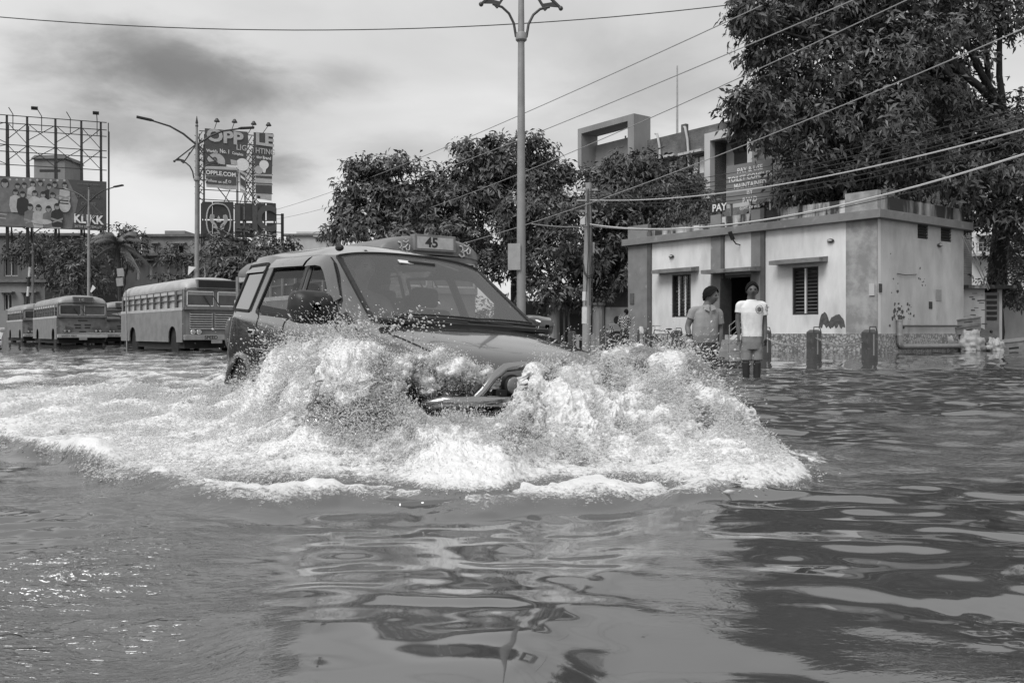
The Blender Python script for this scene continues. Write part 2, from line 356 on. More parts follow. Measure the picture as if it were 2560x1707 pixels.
    # windows: recess, frame, bars / louvres
    for i, (a, b, c0, d0) in enumerate(wins):
        f = MB(); e = .05
        f.bb(a, a+e, -.16, -.02, c0, d0); f.bb(b-e, b, -.16, -.02, c0, d0); f.bb(a+e, b-e, -.16, -.02, d0-e, d0); f.bb(a+e, b-e, -.16, -.02, c0, c0+e)
        wo = f.build('window', m_grille, t)
        h = MB(); h.bb(a+e, b-e, -.2, -.17, c0+e, d0-e); h.build('pane', m_glassd, wo)
        if i == 0:
            h = MB(); n = 13; m_ = (a+b)/2
            for j in range(n):
                z = c0+.1+(d0-c0-.2)*j/(n-1)
                h.box(((a+m_)/2+.02, -.11, z), ((b-a)/2-.1, .012, .07), (R(38), 0, 0)); h.box(((b+m_)/2-.02, -.11, z), ((b-a)/2-.1, .012, .07), (R(38), 0, 0))
            h.build('louvre', m_grille, wo)
            h = MB(); h.bb(m_-.025, m_+.025, -.09, .0, c0+e, d0-e); h.build('mullion', m_white, wo)
        else:
            h = MB()
            for j in range(2):
                xx = a+(b-a)*(j+1)/3
                h.bb(xx-.022, xx+.022, -.1, -.05, c0+e, d0-e)
                for zz in np.arange(c0+.12, d0-.1, .13): h.box((xx, -.07, zz), (.1, .02, .05), (0, R(45), 0))
            h.build('bar', m_white, wo)
            h = MB()
            for zz in np.arange(c0+.15, d0-.1, .16): h.bb(a+e, b-e, -.12, -.105, zz-.008, zz+.008)
            h.build('crossbar', m_grille, wo)
    for a, b in hr:
        h = MB(); h.bb(.06, .1, -b, -a, z0, z1); wo = h.build('window', m_void, t)
        h = MB()
        for j in range(5): zz = z0+(z1-z0)*(j+.5)/5; h.box((.03, -(a+b)/2, zz), (.07, b-a, .012), (0, R(35), 0))
        h.build('louvre', m_grille, wo)
    # canopies (chajja) over window and door openings
    for px0, px1, z, pr in ((2059, 1933, 3.32, .55), (1738, 1638, 3.32, .5), (1890, 1767, 3.14, .75)):
        a, b = fs(px0, pr*.5), fs(px1, pr*.5)
        cn = MB(); cn.add([(a, 0.001, z), (b, 0.001, z), (b, pr, z-.02), (a, pr, z-.02), (a, 0.001, z+.2), (b, 0.001, z+.2), (b, pr, z+.13), (a, pr, z+.13)], [(0, 1, 2, 3), (7, 6, 5, 4), (0, 4, 5, 1), (1, 5, 6, 2), (2, 6, 7, 3), (3, 7, 4, 0)])
        cn.build('canopy', M('canopy_grey', .24, .15, 2.0, .85, dirt=(.06, 2.5, .55, .15), detail=8), t)
    # doorway: frame, open leaf, dim corridor, steps with rails
    d = MB(); d.bb(ds0, ds0+.1, -.2, .03, dz0, dz1); d.bb(ds1-.12, ds1, -.2, .03, dz0, dz1); d.bb(ds0+.1, ds1-.12, -.2, .03, dz1-.1, dz1)
    df = d.build('door_frame', m_dark, t)
    d = MB(); d.bb(ds1-.62, ds1-.58, -.1, .6, dz0+.02, dz1-.15); d.build('door_leaf', m_grille, df)
    d = MB()
    for j in range(5): x = ds1-.2-.09*j; d.bb(x-.012, x+.012, -.12, -.1, dz0, dz1-.1)
    for j in range(8): z = dz0+.25*j+.1; d.bb(ds1-.6, ds1-.12, -.115, -.1, z, z+.02)
    d.build('grille_gate', m_steel, df)
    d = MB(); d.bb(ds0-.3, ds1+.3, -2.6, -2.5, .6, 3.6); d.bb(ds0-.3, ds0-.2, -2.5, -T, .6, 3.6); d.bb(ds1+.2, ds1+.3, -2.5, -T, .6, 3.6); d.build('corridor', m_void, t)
    st = MB(); n = 3
    for j in range(n): st.bb(ds0-.1, ds1+.15, .032, 1.3-.32*j, -.5 if j == 0 else .02+.2*(j-1), .02+.2*j)
    st.build('step', M('step_cement', .3, .22, 3, .85), t)
    for xx in (ds1+.05, ds0-.05):
        h = MB()
        for zz in (.0, .24, .48, .72):
            h.tube([(xx, .05, zz+.68), (xx, .75, zz+.68), (xx, 1.5, zz+.26)], .022, 8)
        for yy, za, zb in ((.06, .4, 1.4), (.75, .3, 1.4), (1.5, -.1, .98)): h.tube([(xx, yy, za), (xx, yy, zb)], .022, 8)
        h.build('handrail', m_chrome, t, smooth=True)
    # lamps on the walls
    def bulkhead(loc, rz, label):
        o = thing('bulkhead_lamp', label, 'wall lamp', loc, rz, 'oval wall lamps')
        b = MB(); b.sphere((0, .05, 0), 1, 14, 8, (.15, .06, .075)); b.build('housing', m_grille, o, smooth='all')
        b = MB(); b.sphere((.01, .085, -.0), 1, 14, 8, (.105, .05, .045)); b.build('lens', M('lamp_lens', .45, rough=.2), o, smooth='all')
    def lp(px, py, off=0): s = fs(px); return CORN+FU*s+Vector((0, 0, fz(px, py)))
    bulkhead(lp(1680, 641), FANG, 'small oval lamp on white wall above the narrow barred window')
    bulkhead(lp(2078, 602), FANG, 'small oval lamp on white wall above the louvred window')
    tt = rs_(2347); bulkhead(CORN-FN*tt+Vector((0, 0, rzv(2347, 613))), FANG+R(90), 'small oval lamp on grimy side wall below two vents')
    o = thing('bracket_light', 'dark flood light on short arm above the toilet doorway', 'wall light', lp(1850, 612), FANG)
    b = MB(); b.tube([(0, .0, 0), (0, .25, .02), (.02, .42, .18)], .025, 8); b.build('arm', m_black, o)
    b = MB(); b.box((.03, .5, .34), (.16, .08, .36), (R(-25), R(8), 0)); b.build('lamp_head', m_black, o, bevel=.015)
    # notices, peeled paint, boxes
    def flat(name, label, cat, px, py, wd, ht, mat, side=0, th=.012, group=None):
        if side == 0: loc = lp(px, py)+FN*.004; rz = FANG
        else: q = rs_(px); loc = CORN-FN*q+Vector((0, 0, rzv(px, py)))-FU*.004; rz = FANG+R(90)
        b = MB(); b.bb(-wd/2, wd/2, 0, th, -ht/2, ht/2); o = b.build(name, mat); o.location = loc; o.rotation_euler = (0, 0, rz); return tag(o, label, cat, group)
    flat('notice', 'white paper notice with printed picture beside the doorway', 'notice', 1895, 722, .42, .5, m_paper)
    flat('wall_poster', 'square faded paper poster pasted on grimy side wall', 'poster', 2346, 738, .4, .42, m_papg, 1)
    flat('wall_poster', 'small black handbill pasted low on grimy side wall', 'poster', 2326, 763, .24, .27, m_black, 1)
    flat('switch_box', 'pale box with dark slots on the peeling corner band', 'box', 2181, 724, .2, .42, M('box_pale', .5, rough=.6), 0, .05)
    flat('wall_vent', 'dark arched vent at start of grimy side wall', 'vent', 2200, 720, .17, .3, m_grille, 1, .03)
    flat('meter_plate', 'pair of small dark meter plates on far left pilaster', 'plate', 1583, 747, .25, .5, m_dark, 0, .09)
    def patch(px, py, w, h, n, seed, mat, side):
        rg = random.Random(seed); b = MB()
        for _ in range(n):
            cx, cz = rg.gauss(0, w*.5), rg.gauss(0, h*.5); r = rg.uniform(.02, .09)*(w/.5)
            pts = [(cx+math.cos(a)*r*rg.uniform(.5, 1.3), cz+math.sin(a)*r*rg.uniform(.5, 1.2)) for a in np.linspace(0, 2*math.pi, 9)[:-1]]
            b.prism(pts, ((0, .001, 0), (1, 0, 0), (0, 0, 1)), -.003-.0004*rg.random()*8)
        q = rs_(px) if side else fs(px); z = rzv(px, py) if side else fz(px, py)
        b.move(Matrix.Translation((0, -q, z)) @ Matrix.Rotation(R(90), 4, 'Z') @ Matrix.Translation((0, .0, 0)) if side else Matrix.Translation((q, 0, z)))
        return b.build('peeled_patch', mat, t)
    patch(2246, 787, .55, .4, 34, 3, m_peel, 1); patch(2276, 778, .4, .3, 12, 5, m_peel, 1); patch(2230, 706, .5, .8, 5, 8, m_peel, 1); patch(2306, 700, .3, .4, 8, 9, m_peel, 1)
    patch(2160, 770, .3, .6, 9, 12, m_wall, 0)
    # the dark peeled area low on the front wall
    b = MB(); a0 = fs(2113); b0 = fs(2047); n = 30; rg = random.Random(4)
    def hump(q): return .42*max(0, 1-((q-.30)/.30)**2)**.5+.50*max(0, 1-((q-.79)/.20)**2)**.5
    z0 = fz(2080, 822); top = [(a0+(b0-a0)*i/n, z0+.10+hump(i/n)+rg.uniform(-.03, .03)) for i in range(n+1)]
    bot = [(a0+(b0-a0)*i/n, z0+.02+.28*hump(i/n)*(.5+.5*math.sin(i*1.1))+rg.uniform(-.05, .04)) for i in range(n, -1, -1)]
    b.prism(top+bot, ((0, .0, 0), (1, 0, 0), (0, 0, 1)), -.004); b.build('peeled_patch', m_peel, t)
    # waste pipes along the side wall
    pp = MB(); a = rs_(2249, .12); za, zb = 1.12, .22
    pp.tube([(-.12, -a, za), (-.12, -a, zb+.15), (-.12, -a-.05, zb+.05), (-.12, -a-.16, zb), (-.12, -BDEP+.5, zb-.02)], .1, 10)
    pp.tube([(-.12, -a, za), (-.12, -a, za+.05)], .12, 10); pp.tube([(-.12, -a, .6), (-.12, -a, .68)], .115, 10)
    pp.build('waste_pipe', m_steel, t, smooth=True)
    pp = MB(); pp.tube([(-.07, -a-.12, .95), (-.07, -BDEP+.2, .97)], .035, 8); pp.build('supply_pipe', m_dark, t, smooth=True)
    pp = MB(); pp.tube([CORN*0+Vector((-.03, -rs_(2241), rzv(2241, 684))), Vector((-.03, -rs_(2262), rzv(2262, 687.5))), Vector((-.03, -rs_(2290), rzv(2290, 686)))], .012, 6); pp.build('hanging_cable', m_wire, t)
    # roof signs
    sg = thing('toilet_sign', 'grey roof signboard lettered PAY & USE TOILET COMPLEX', 'sign', CORN+FU*fs(1913)-FN*.5+Vector((0, 0, 5.0)), FANG)
    wd = fs(1799)-fs(1913); zb, zt = fz(1799, 509)-5.0, fz(1856, 403)-5.0
    b = MB(); b.bb(0, wd, 0, .06, zb, zt); b.build('board', m_signb, sg)
    b = MB()
    for xx in (.15, wd/2, wd-.15): b.bb(xx-.04, xx+.04, -.1, -.002, 0, zt-.1)
    b.build('support', m_steel, sg)
    hh = zt-zb
    for k, (s_, sz) in enumerate((('PAY & USE', .30), ('TOILET COMPLEX', .30), ('MAINTAINED', .29), ('BY', .29), ('P.W.D', .29), ('GOVT. OF W.B.', .16))):
        b = MB(); b.text(s_, ((wd/2-.05, .064, zt-.28-.31*k), (-1, 0, 0), (0, 0, 1)), sz, .003, bold=.012, sx=.92); b.build('lettering', M('worn_white_letters', .80, .50, 9, .7, lo=.5, hi=.7), sg)
    s2 = thing('small_sign', 'small black roof sign lettered PAY at left of large grey signboard', 'sign', CORN+FU*fs(1813)+Vector((0, 0, 5.0)), FANG)
    b = MB(); wd2 = fs(1780)-fs(1815); z2, z3 = fz(1798, 531)-5.0, fz(1798, 509)-5.0; b.bb(0, wd2, .0, .05, z2, z3); b.bb(.2, .26, -.06, -.002, .0, z3); b.build('board', m_black, s2)
    b = MB(); b.text('PAY', ((wd2/2-.1, .054, (z2+z3)/2), (-1, 0, 0), (0, 0, 1)), .42, .003, bold=.02); b.build('lettering', m_white, s2)
toilet_building()

# ================================================================== annex hut, walls and buildings behind on the right
def annex():
    Y = 36.2; x0, x1, x2 = gx(2397, Y), gx(2462, Y), gx(2512, Y); o = thing('outhouse', 'tiny white outhouse with iron door beside the toilet building', 'hut', ((x0+x2)/2, Y, 0))
    b = MB(); zt = gz(722, Y); c = (x0+x2)/2
    b.bb(x0-c, x1-c, 0, .2, -.4, zt); b.bb(x0-c, x0-c+.2, .2, 2.2, -.4, zt); b.bb(x2-c-.2, x2-c, .2, 2.2, -.4, zt); b.bb(x0-c, x2-c, 2.2, 2.4, -.4, zt); b.build('wall', m_wall2, o)
    b = MB(); b.bb(x0-c-.25, x2-c+.35, -.3, 2.4, zt, zt+.14); b.build('roof', m_mould, o)
    b = MB(); b.bb(x1-c, x2-c-.2, .06, .1, -.4, zt-.15); d = b.build('door', M('iron_door', .2, .15, 3, .6), o)
    b = MB()
    for j in range(5): z = zt-.4-.22*j; b.bb(x1-c+.1, x2-c-.3, .03, .058, z, z+.13)
    b.build('vent_slot', m_void, d)
    b = MB(); b.sphere((x1-c+.28, .03, zt-1.75), .06, 8, 6); b.build('lock', m_black, d)
    b = MB(); rg = random.Random(2)
    for _ in range(14): u, v = rg.uniform(x0-c+.1, x1-c-.1), rg.uniform(.8, zt-.2); b.bb(u, u+rg.uniform(.03, .3), -.004, 0, v, v+rg.uniform(.02, .06))
    b.build('scuff', m_peel, o)
annex()
def boundary_wall():
    Y = 38.5; b = MB(); a = gx(2500, Y); b.bb(a, a+16, Y, Y+.25, -.4, gz(725, Y)); o = b.build('boundary_wall', m_wall2); tag(o, 'stained low boundary wall running right from the outhouse', 'wall')
    b = MB(); Y = 50; b.bb(gx(1235, Y), gx(1590, Y), Y, Y+.2, -.4, gz(752, Y)); o = b.build('boundary_wall', M('dark_wall', .055, .04, 1.5, .8)); tag(o, 'long dark wall under the trees left of the toilet building', 'wall')
    Y = 44
    o = thing('sheet_fence', 'dark sheet metal hoarding behind concrete utility pole', 'fence', (gx(1440, Y), Y, 0)); b = MB(); c = o.location.x
    b.bb(gx(1425, Y)-c, gx(1492, Y)-c, 0, .05, -.3, gz(785, Y)); b.build('panel', m_plank, o)
    b = MB()
    for px in (1395, 1408, 1420): b.bb(gx(px, Y)-c, gx(px+5, Y)-c, .06, .1, -.3, gz(780, Y))
    b.build('post', m_conc, o)
    # gate pillars
    for px, lab in ((1383, 'round grey gate pillar behind the bonnet of the car'), (1496, 'grey gate pillar between hoarding and eye poster')):
        b = MB(); b.lathe([(.3, -.4), (.3, 2.0), (.36, 2.05), (.36, 2.15), (.05, 2.2)], (0, 0, 0), 12); q = b.build('gate_pillar', m_conc); q.location = (gx(px, 43), 43, 0); tag(q, lab, 'pillar')
    Y = 43; o = thing('eye_poster', 'pale poster with big painted eye on dark frame behind checked shirt man', 'poster', (gx(1540, Y), Y, 0)); c = o.location.x
    z0, z1 = gz(838, Y), gz(768, Y); a, e = gx(1513, Y)-c, gx(1570, Y)-c
    b = MB(); b.bb(a-.06, e+.06, 0, .05, -.3, z1+.9); b.build('frame', m_plank, o)
    b = MB(); b.bb(a, e, -.03, -.002, z0, z1); b.build('panel', M('poster_grey', .38, .3, 2, .7), o)
    b = MB(); cx, cz = .05, (z0+z1)/2+.05
    for r, q, dd in ((.42, 0, -.034), (.2, 1, -.04)):
        b.cur = q; b.prism([(cx+r*math.cos(w)*.85, cz+r*math.sin(w)) for w in np.linspace(0, 2*math.pi, 25)[:-1]], ((0, -.03, 0), (1, 0, 0), (0, 0, 1)), -dd-.03)
    b.cur = 1; b.prism([(cx-.4+.04*i, cz-.75+.1*math.sin(i*.16)) for i in range(20)]+[(cx+.36-.04*i, cz-.68+.16*math.sin((19-i)*.16)) for i in range(20)], ((0, -.03, 0), (1, 0, 0), (0, 0, 1)), .006)
    b.build('painted_eye', [m_papg, m_black], o)
boundary_wall()
def far_building(px_, lab):
    pass
def brick_building():
    Y0 = 62.0; C = Vector((gx(1900, 52), 52, 0))    # near (right) end; runs left and away like the toilet front
    o = thing('brick_building', 'unfinished multi storey building of weathered blocks behind the trees', 'building', C, FANG)
    def s_(px): k = (px-CX)/F; return (C.x-k*C.y)/(-(FU.x-k*FU.y))
    def zz(px, py): return gz(py, (C+FU*s_(px)).y)
    zt = zz(1740, 322); L = s_(1618)
    wins = [(s_(1760), s_(1725), zz(1742, 435), zz(1742, 392)), (s_(1692), s_(1667), zz(1680, 438), zz(1680, 402))]
    bx0, bx1, bz0, bz1 = s_(1880), s_(1787), zz(1830, 520), zz(1830, 345)
    w = MB(); x = -8.0
    for a, b, c, d in [(bx0, bx1, bz0, bz1)]+wins:
        w.bb(x, a, -9, 0, -.5, zt); w.bb(a, b, -9, 0, -.5, c); w.bb(a, b, -9, 0, d, zt); w.bb(a, b, -9, -1.2, c, d); x = b
    w.bb(x, L, -9, 0, -.5, zt); w.build('wall', m_brick, o)
    b = MB(); b.bb(bx0-.35, bx0, -1.1, .45, bz0, bz1+.5); b.bb(bx1, bx1+.45, -1.1, .45, bz0, bz1+.5); b.bb(bx0, bx1, -1.1, .45, bz1, bz1+.5); b.bb(bx0, bx1, -1.19, -1.1, bz0, bz1); b.build('balcony_frame', m_pale, o); m_dull = M('dull_render', .30, .20, .5, .9, detail=9, streak=2)
    b = MB(); a = bx1-1.6; zq = zz(1800, 412)
    b.bb(a, a+.95, -1.098, -1.04, zq-.6, zq+1.4); wf = b.build('window', m_grille, o); b = MB(); b.box((a+.25, -.8, zq+1.0), (.4, .03, .6), (R(-35), 0, 0)); b.box((a+.7, -.8, zq+1.0), (.4, .03, .6), (R(-35), 0, 0)); b.build('shutter', m_grille, wf)
    for a, c, d, e in wins:
        b = MB(); b.bb(a, c, -.25, -.2, d, e); f = b.build('window', m_glassb, o); b = MB(); b.bb((a+c)/2-.04, (a+c)/2+.04, -.2, -.15, d, e); b.build('mullion', m_dark, f)
        b = MB(); b.bb(a-.3, c+.5, 0, .6, e+.15, e+.3); b.build('canopy', m_pale, o)
    b = MB(); b.bb(s_(1745)+.8, s_(1745)+1.2, .0, .25, wins[0][3]-.4, wins[0][3]+2.2); b.build('duct', m_dark, o)
    # left wing with an open rooftop frame
    a, e = s_(1590), s_(1452); z = zz(1520, 362); b = MB(); b.bb(L, e, -9, -.5, -.5, z-1.2); b.build('wing', m_dull, o)
    b = MB(); b.bb(a-.1, a+.5, -1.3, .3, z-1.2, z+1.6); b.bb(a+.5, e, -1.3, .3, z+.6+.6, z+1.6); b.bb(e-.4, e, -1.3, .3, z-1.2, z+1.2); b.bb(a+.5, e-.4, -1.3, -1.1, z-1.2, z+.5); b.build('roof_frame', m_dull, o)
    b = MB()
    for px, py in ((1605, 322), (1513, 320)): s = s_(px); b.tube([(s, -2, zz(px, 380)), (s, -2, zz(px, py)-.3)], .06, 6)
    b.build('rebar', m_dark, o)
    for px, py in ((1655, 345), (1725, 335)):
        s = s_(px); z = zz(px, py); b = MB(); b.tube([(s+.5, .1, zt+.3), (s+.2, .25, zt+.2), (s, .25, zt-.6), (s-.1, .12, zt-3.2)], .08, 8); b.build('drain_pipe', m_pale, o, smooth=True)
    m = MB(); Y = 58; m.tube([(0, 0, 0), (0, 0, gz(165, Y)-12)], [.09, .05], 8); q = m.build('mast', m_steel); q.location = (gx(1693, Y), Y, 12); tag(q, 'thin tall mast standing on roof of unfinished block building', 'mast')
brick_building()
def simple_building(name, label, px0, px1, Y, pyt, mat, wins=(), depth=8, roof=None, extras=()):
    x0, x1 = gx(px0, Y), gx(px1, Y); c = (x0+x1)/2; zt = gz(pyt, Y)
    o = thing(name, label, 'building', (c, Y, 0)); T = .3
    hs = sorted((gx(a, Y)-c, gx(b, Y)-c, gz(d, Y), gz(e, Y)) for a, b, e, d in wins); cols = {}
    w = MB(); w.bb(x0-c, x1-c, T, depth, -.4, zt)
    for h in hs: cols.setdefault((round(h[0], 3), round(h[1], 3)), []).append(h)
    x = x0-c
    for (a, b), hh in sorted(cols.items()):
        if a < x: continue
        w.bb(x, a, 0, T, -.4, zt); z = -.4
        for h in sorted(hh, key=lambda q: q[2]): w.bb(a, b, 0, T, z, h[2]); z = h[3]
        w.bb(a, b, 0, T, z, zt); x = b
    w.bb(x, x1-c, 0, T, -.4, zt); w.build('wall', mat, o)
    for a, b, z0, z1 in hs:
        f = MB(); e = .07; f.bb(a, a+e, .1, .2, z0, z1); f.bb(b-e, b, .1, .2, z0, z1); f.bb((a+b)/2-e/2, (a+b)/2+e/2, .1, .2, z0, z1); f.bb(a, b, .1, .21, z1-e, z1); f.bb(a, b, .1, .21, z0, z0+e); g = f.build('window', m_pale, o)
        f = MB(); f.bb(a+e, b-e, .24, .27, z0, z1); f.build('pane', m_glassd, g)
        f = MB(); f.bb(a-.25, b+.25, -.5, -.002, z1+.1, z1+.22); f.build('canopy', mat, o)
    r = MB(); r.bb(x0-c-.25, x1-c+.25, -.3, depth+.2, zt, zt+.25); r.build('roof', roof or m_roofdk, o)
    for a, b, e, d in extras:
        r = MB(); r.bb(gx(a, Y)-c, gx(b, Y)-c, .6, 4, gz(d, Y), gz(e, Y)); r.build('rooftop_room', mat, o)
    return o
m_old = M('old_dark_render', .16, .09, .5, .9, detail=9, streak=2, bump=.2); m_old2 = M('old_mid_render', .30, .19, .5, .9, detail=9, streak=2, bump=.2)
o = simple_building('white_house', 'white multi storey house glimpsed under tree at right edge', 2418, 2720, 62, 470, M('white_house_paint', .75, .62, .5, .8, detail=8), [(2447, 2492, 594, 630), (2530, 2572, 594, 630), (2447, 2492, 520, 560)])
b = MB(); c = o.location.x; z = gz(632, 62)
for k in range(3): b.bb(gx(2425, 62)-c, gx(2560, 62)-c, -.9, -.86, z+.3*k, z+.3*k+.05)
for px in range(2425, 2570, 15): b.bb(gx(px, 62)-c, gx(px, 62)-c+.05, -.9, -.86, z-.1, z+.62)
b.build('railing', m_steel, o); b = MB(); b.bb(gx(2420, 62)-c, gx(2600, 62)-c, -1, -.001, z-.3, z-.1); b.build('balcony', m_pale, o)
simple_building('office_block', 'dark grimy office block beneath the large film poster hoarding', -220, 212, 84, 590, m_old, [(10, 45, 640, 690), (75, 105, 640, 690), (145, 175, 640, 690), (-40, -12, 640, 690)])
simple_building('shop_row', 'low pale shop front behind the parked buses', -160, 112, 78, 706, m_old2, [(10, 30, 735, 775), (60, 90, 735, 775)])
simple_building('apartment_house', 'old two storey house with mottled upper wall behind palm tree', 355, 560, 88, 592, m_old2, [(430, 460, 612, 640), (385, 394, 612, 640)], extras=((406, 456, 575, 591),))
simple_building('terrace_house', 'long dark old terrace with row of openings behind grey bus', 300, 640, 80, 640, m_old, [(372, 380, 655, 700), (415, 424, 655, 700), (455, 463, 655, 700), (340, 348, 655, 700)])
simple_building('flat_roofed_house', 'white flat roofed house beyond the car roof', 715, 815, 110, 590, m_pale, [(790, 802, 595, 605)], extras=((738, 812, 578, 590),))
# ================================================================== buses
m_bus = M('bus_paint_grey', .24, .16, 2.2, .45, detail=9, spec=.5, dirt=(.14, 3, .6, .15)); m_bus2 = M('bus_paint_worn', .21, .14, 2.5, .5, detail=9, dirt=(.12, 3.5, .58, .15))
m_busroof = M('bus_roof_pale', .50, .36, 2.0, .5, detail=8); m_cream = M('bus_cream_band', .55, .42, 3, .5)
m_flexy = M('route_blind_pale', .55, .42, 6, .5); m_tyre = M('tyre_rubber', .02, .012, 8, .85); m_rim = M('wheel_rim', .20, .12, 8, .5, metal=.4); m_busglass = M('bus_windscreen', .05, .10, 1.5, .12, spec=.7)
m_sidepane = M('bus_side_pane', .46, .34, 1.2, .25, spec=.6); m_sidedark = M('bus_side_dark', .04, .07, 1.5, .3); m_lens = M('headlamp_lens', .5, .3, 12, .12, spec=.8)
def wheel(parent, x, y, z, r, w, sgn=1, n=26, name='wheel'):
    b = MB(); b.lathe([(r*.62, -w/2), (r*.94, -w/2), (r, -w*.36), (r, w*.36), (r*.94, w/2), (r*.62, w/2)], (x, y, z), n, (0, 1, 0)); t = b.build(name, m_tyre, parent, smooth=True)
    b = MB(); b.lathe([(r*.62, -w*.3), (r*.60, w*.3), (r*.42, w*.18), (r*.22, w*.40), (r*.14, w*.42)] if sgn > 0 else [(r*.14, -w*.42), (r*.22, -w*.40), (r*.42, -w*.18), (r*.60, -w*.3), (r*.62, w*.3)], (x, y, z), n, (0, 1, 0)); b.build('rim', m_rim, t, smooth=True)
    return t
def bus(label, loc, rz, L=9.0, style='A', paint=None, pane=None, nwin=9, H=0.0, W=1.2, chevron=False):
    paint = paint or m_bus; o = thing('bus', label, 'bus', loc, rz, 'buses standing in the flooded road')
    zb, zw0, zw1, zr = .34, 1.58, 2.36, 2.88+H; ax = (-1.35, -L+2.0)
    # side skirts with wheel arches
    for sy in (-1, 1):
        poly = [(-L, zb), (ax[1]-.52, zb)]
        def arch(c): return [(c-.52, zb)]+[(c-.52*math.cos(a), zb+.0+.62*math.sin(a)**.6) for a in np.linspace(.12, math.pi-.12, 9)]+[(c+.52, zb)]
        poly = [(-L, zb)]+arch(ax[1])+arch(ax[0])+[(-.12, zb), (-.12, zw0), (-L, zw0)]
        b = MB(); b.prism(poly, ((0, sy*W, 0), (1, 0, 0), (0, 0, 1)), .04 if sy > 0 else .04)
        if sy > 0: b.move(Matrix.Translation((0, 0, 0)))
        b.build('side_panel', paint, o)
        b = MB(); b.bb(-L, -.1, sy*W-.015, sy*W+.05*sy, zw0-.02, zw0+.09); b.bb(-L, -.1, sy*W, sy*W+.025*sy, 1.02, 1.06); b.build('waist_rail', m_cream, o)
    b = MB(); b.bb(-L+.05, -.2, -W+.08, W-.08, .1, 1.5); b.build('chassis', m_void, o)
    b = MB(); b.bb(-L-.02, -L+.1, -W, W, zb, zw1); b.build('rear_panel', paint, o)
    # roof: rounded section with a domed front and rear
    rows = []
    cap = ((-.35, .99, -.0), (-.02, .985, -.03), (.05, .97, -.10), (.06, .96, -.44)) if style == 'C' else ((-.35, .99, -.03), (-.06, .965, -.13), (.04, .93, -.30), (.05, .92, -.44))
    for x, k, dz in ((-L-.02, .93, -.30), (-L+.12, .97, -.1), (-L+.45, 1, 0), (-L*.5, 1, .02), (-.9, 1, 0))+cap:
        prof = [(-1.0, 2.34), (-1.02, 2.44), (-.97, 2.60), (-.86, 2.72), (-.6, 2.83), (-.3, 2.88), (0, 2.895), (.3, 2.88), (.6, 2.83), (.86, 2.72), (.97, 2.60), (1.02, 2.44), (1.0, 2.34)]
        rows.append([(x, W*y*k, max(2.34, 2.34+(z-2.34)*(1+H+dz/.55*(1 if dz < 0 else 0)))) for y, z in prof])
    b = MB(); b.grid(rows); b.f = [f[::-1] for f in b.f]; b.build('roof', m_busroof if style == 'A' else (M('bus_roof_dark', .20, .15, 2, .45) if style == 'C' else M('bus_roof_grey', .36, .26, 2, .45)), o, smooth='all')
    # side windows
    x0, x1 = -L+.15, -1.15; wd = (x1-x0)/nwin
    pm = pane or m_sidepane
    for sy in (-1, 1):
        PIL = m_dark if style == 'A' else paint
        for i in range(nwin+1): p = MB(); p.bb(x0+i*wd-.045, x0+i*wd+.045, sy*(W-.05), sy*(W+.0), zw0+.09, zw1); p.build('window_pillar', PIL, o)
        for q0, q1 in ((-.25, -.1), (x1+.05, x1+.2)): p = MB(); p.bb(q0, q1, sy*(W-.05), sy*W, zw0+.09, zw1); p.build('window_pillar', PIL, o)
        for i in range(nwin+1):
            a, c = (x0+i*wd+.045, x0+(i+1)*wd-.045) if i < nwin else (x1+.2, -.25)
            b = MB(); b.bb(a, c, sy*(W-.10), sy*(W-.08), zw0+.09, zw1-.16); w = b.build('window', pm, o)
            b = MB(); b.bb(a, c, sy*(W-.07), sy*(W-.02), zw1-.16, zw1-.02); b.build('top_light', m_cream if i < nwin else paint, w)
            b = MB()
            for zz in (.36, ): b.bb(a, c, sy*(W-.055), sy*(W-.02), zw0+zz, zw0+zz+.04)
            b.bb(a, c, sy*(W-.055), sy*(W-.02), zw1-.19, zw1-.16)
            b.build('bar', m_dark, w)
    b = MB(); b.bb(-L+.12, -.2, -W+.2, W-.2, 1.5, 1.6); b.bb(-L+.12, -1.3, -.05, .05, 1.6, 2.3); b.build('interior', m_void, o)
    # front
    f = MB()
    fr = [[(.0-.14*abs(y)**4, y*W, z) for y in np.linspace(-1, 1, 13)] for z in (zb+.12, zw0+.02)]
    f.grid(fr); f.bb(-.14, -.1, -W, W, zb+.12, 2.36); f.build('front_panel', paint, o, smooth=True)
    f = MB(); fx = .0
    for y in (-W+.06, -W*.02, W-.06): f.box((-.06 if abs(y) > .5 else .0, y, (zw0+2.36)/2), (.1, .12, 2.36-zw0))
    f.box((-.02, 0, 2.36), (.12, 2*W-.06, .12)); f.box((-.0, 0, zw0+.07), (.14, 2*W-.1, .12)); f.build('front_frame', paint, o)
    for sy in (-1, 1):
        b = MB(); b.box((-.03, sy*W*.49, (zw0+2.36)/2+.05), (.03, W*.86, .62)); ws = b.build('windscreen', m_busglass, o)
        b = MB(); y0, y1, z0, z1 = sy*W*.49-W*.44, sy*W*.49+W*.44, zw0+.14, 2.31; e = .045
        for q in ((y0, y0+e, z0, z1), (y1-e, y1, z0, z1), (y0, y1, z0, z0+e), (y0, y1, z1-e, z1)): b.bb(.0, .035, *q)
        b.build('frame', m_chrome if style == 'A' else m_cream, ws)
        b = MB(); b.bb(-.012, -.004, y0+e, y1-e, z1-.15, z1-e); b.build('sun_strip', m_cream if style == 'A' else m_dark, ws)
        b = MB(); b.tube([(.05, sy*W*.15, zw0+.1), (.06, sy*W*.15-.28, zw0+.55)], .014, 5); b.build('wiper', m_black, ws)
    b = MB(); b.box((.06, 0, .52), (.16, 2*W+.04, .2)); b.build('bumper', m_cream if style != 'A' else m_steel, o, bevel=.02)
    b = MB(); b.box((.15, 0, .36), (.02, .42, .13)); b.build('number_plate', m_papg, o)
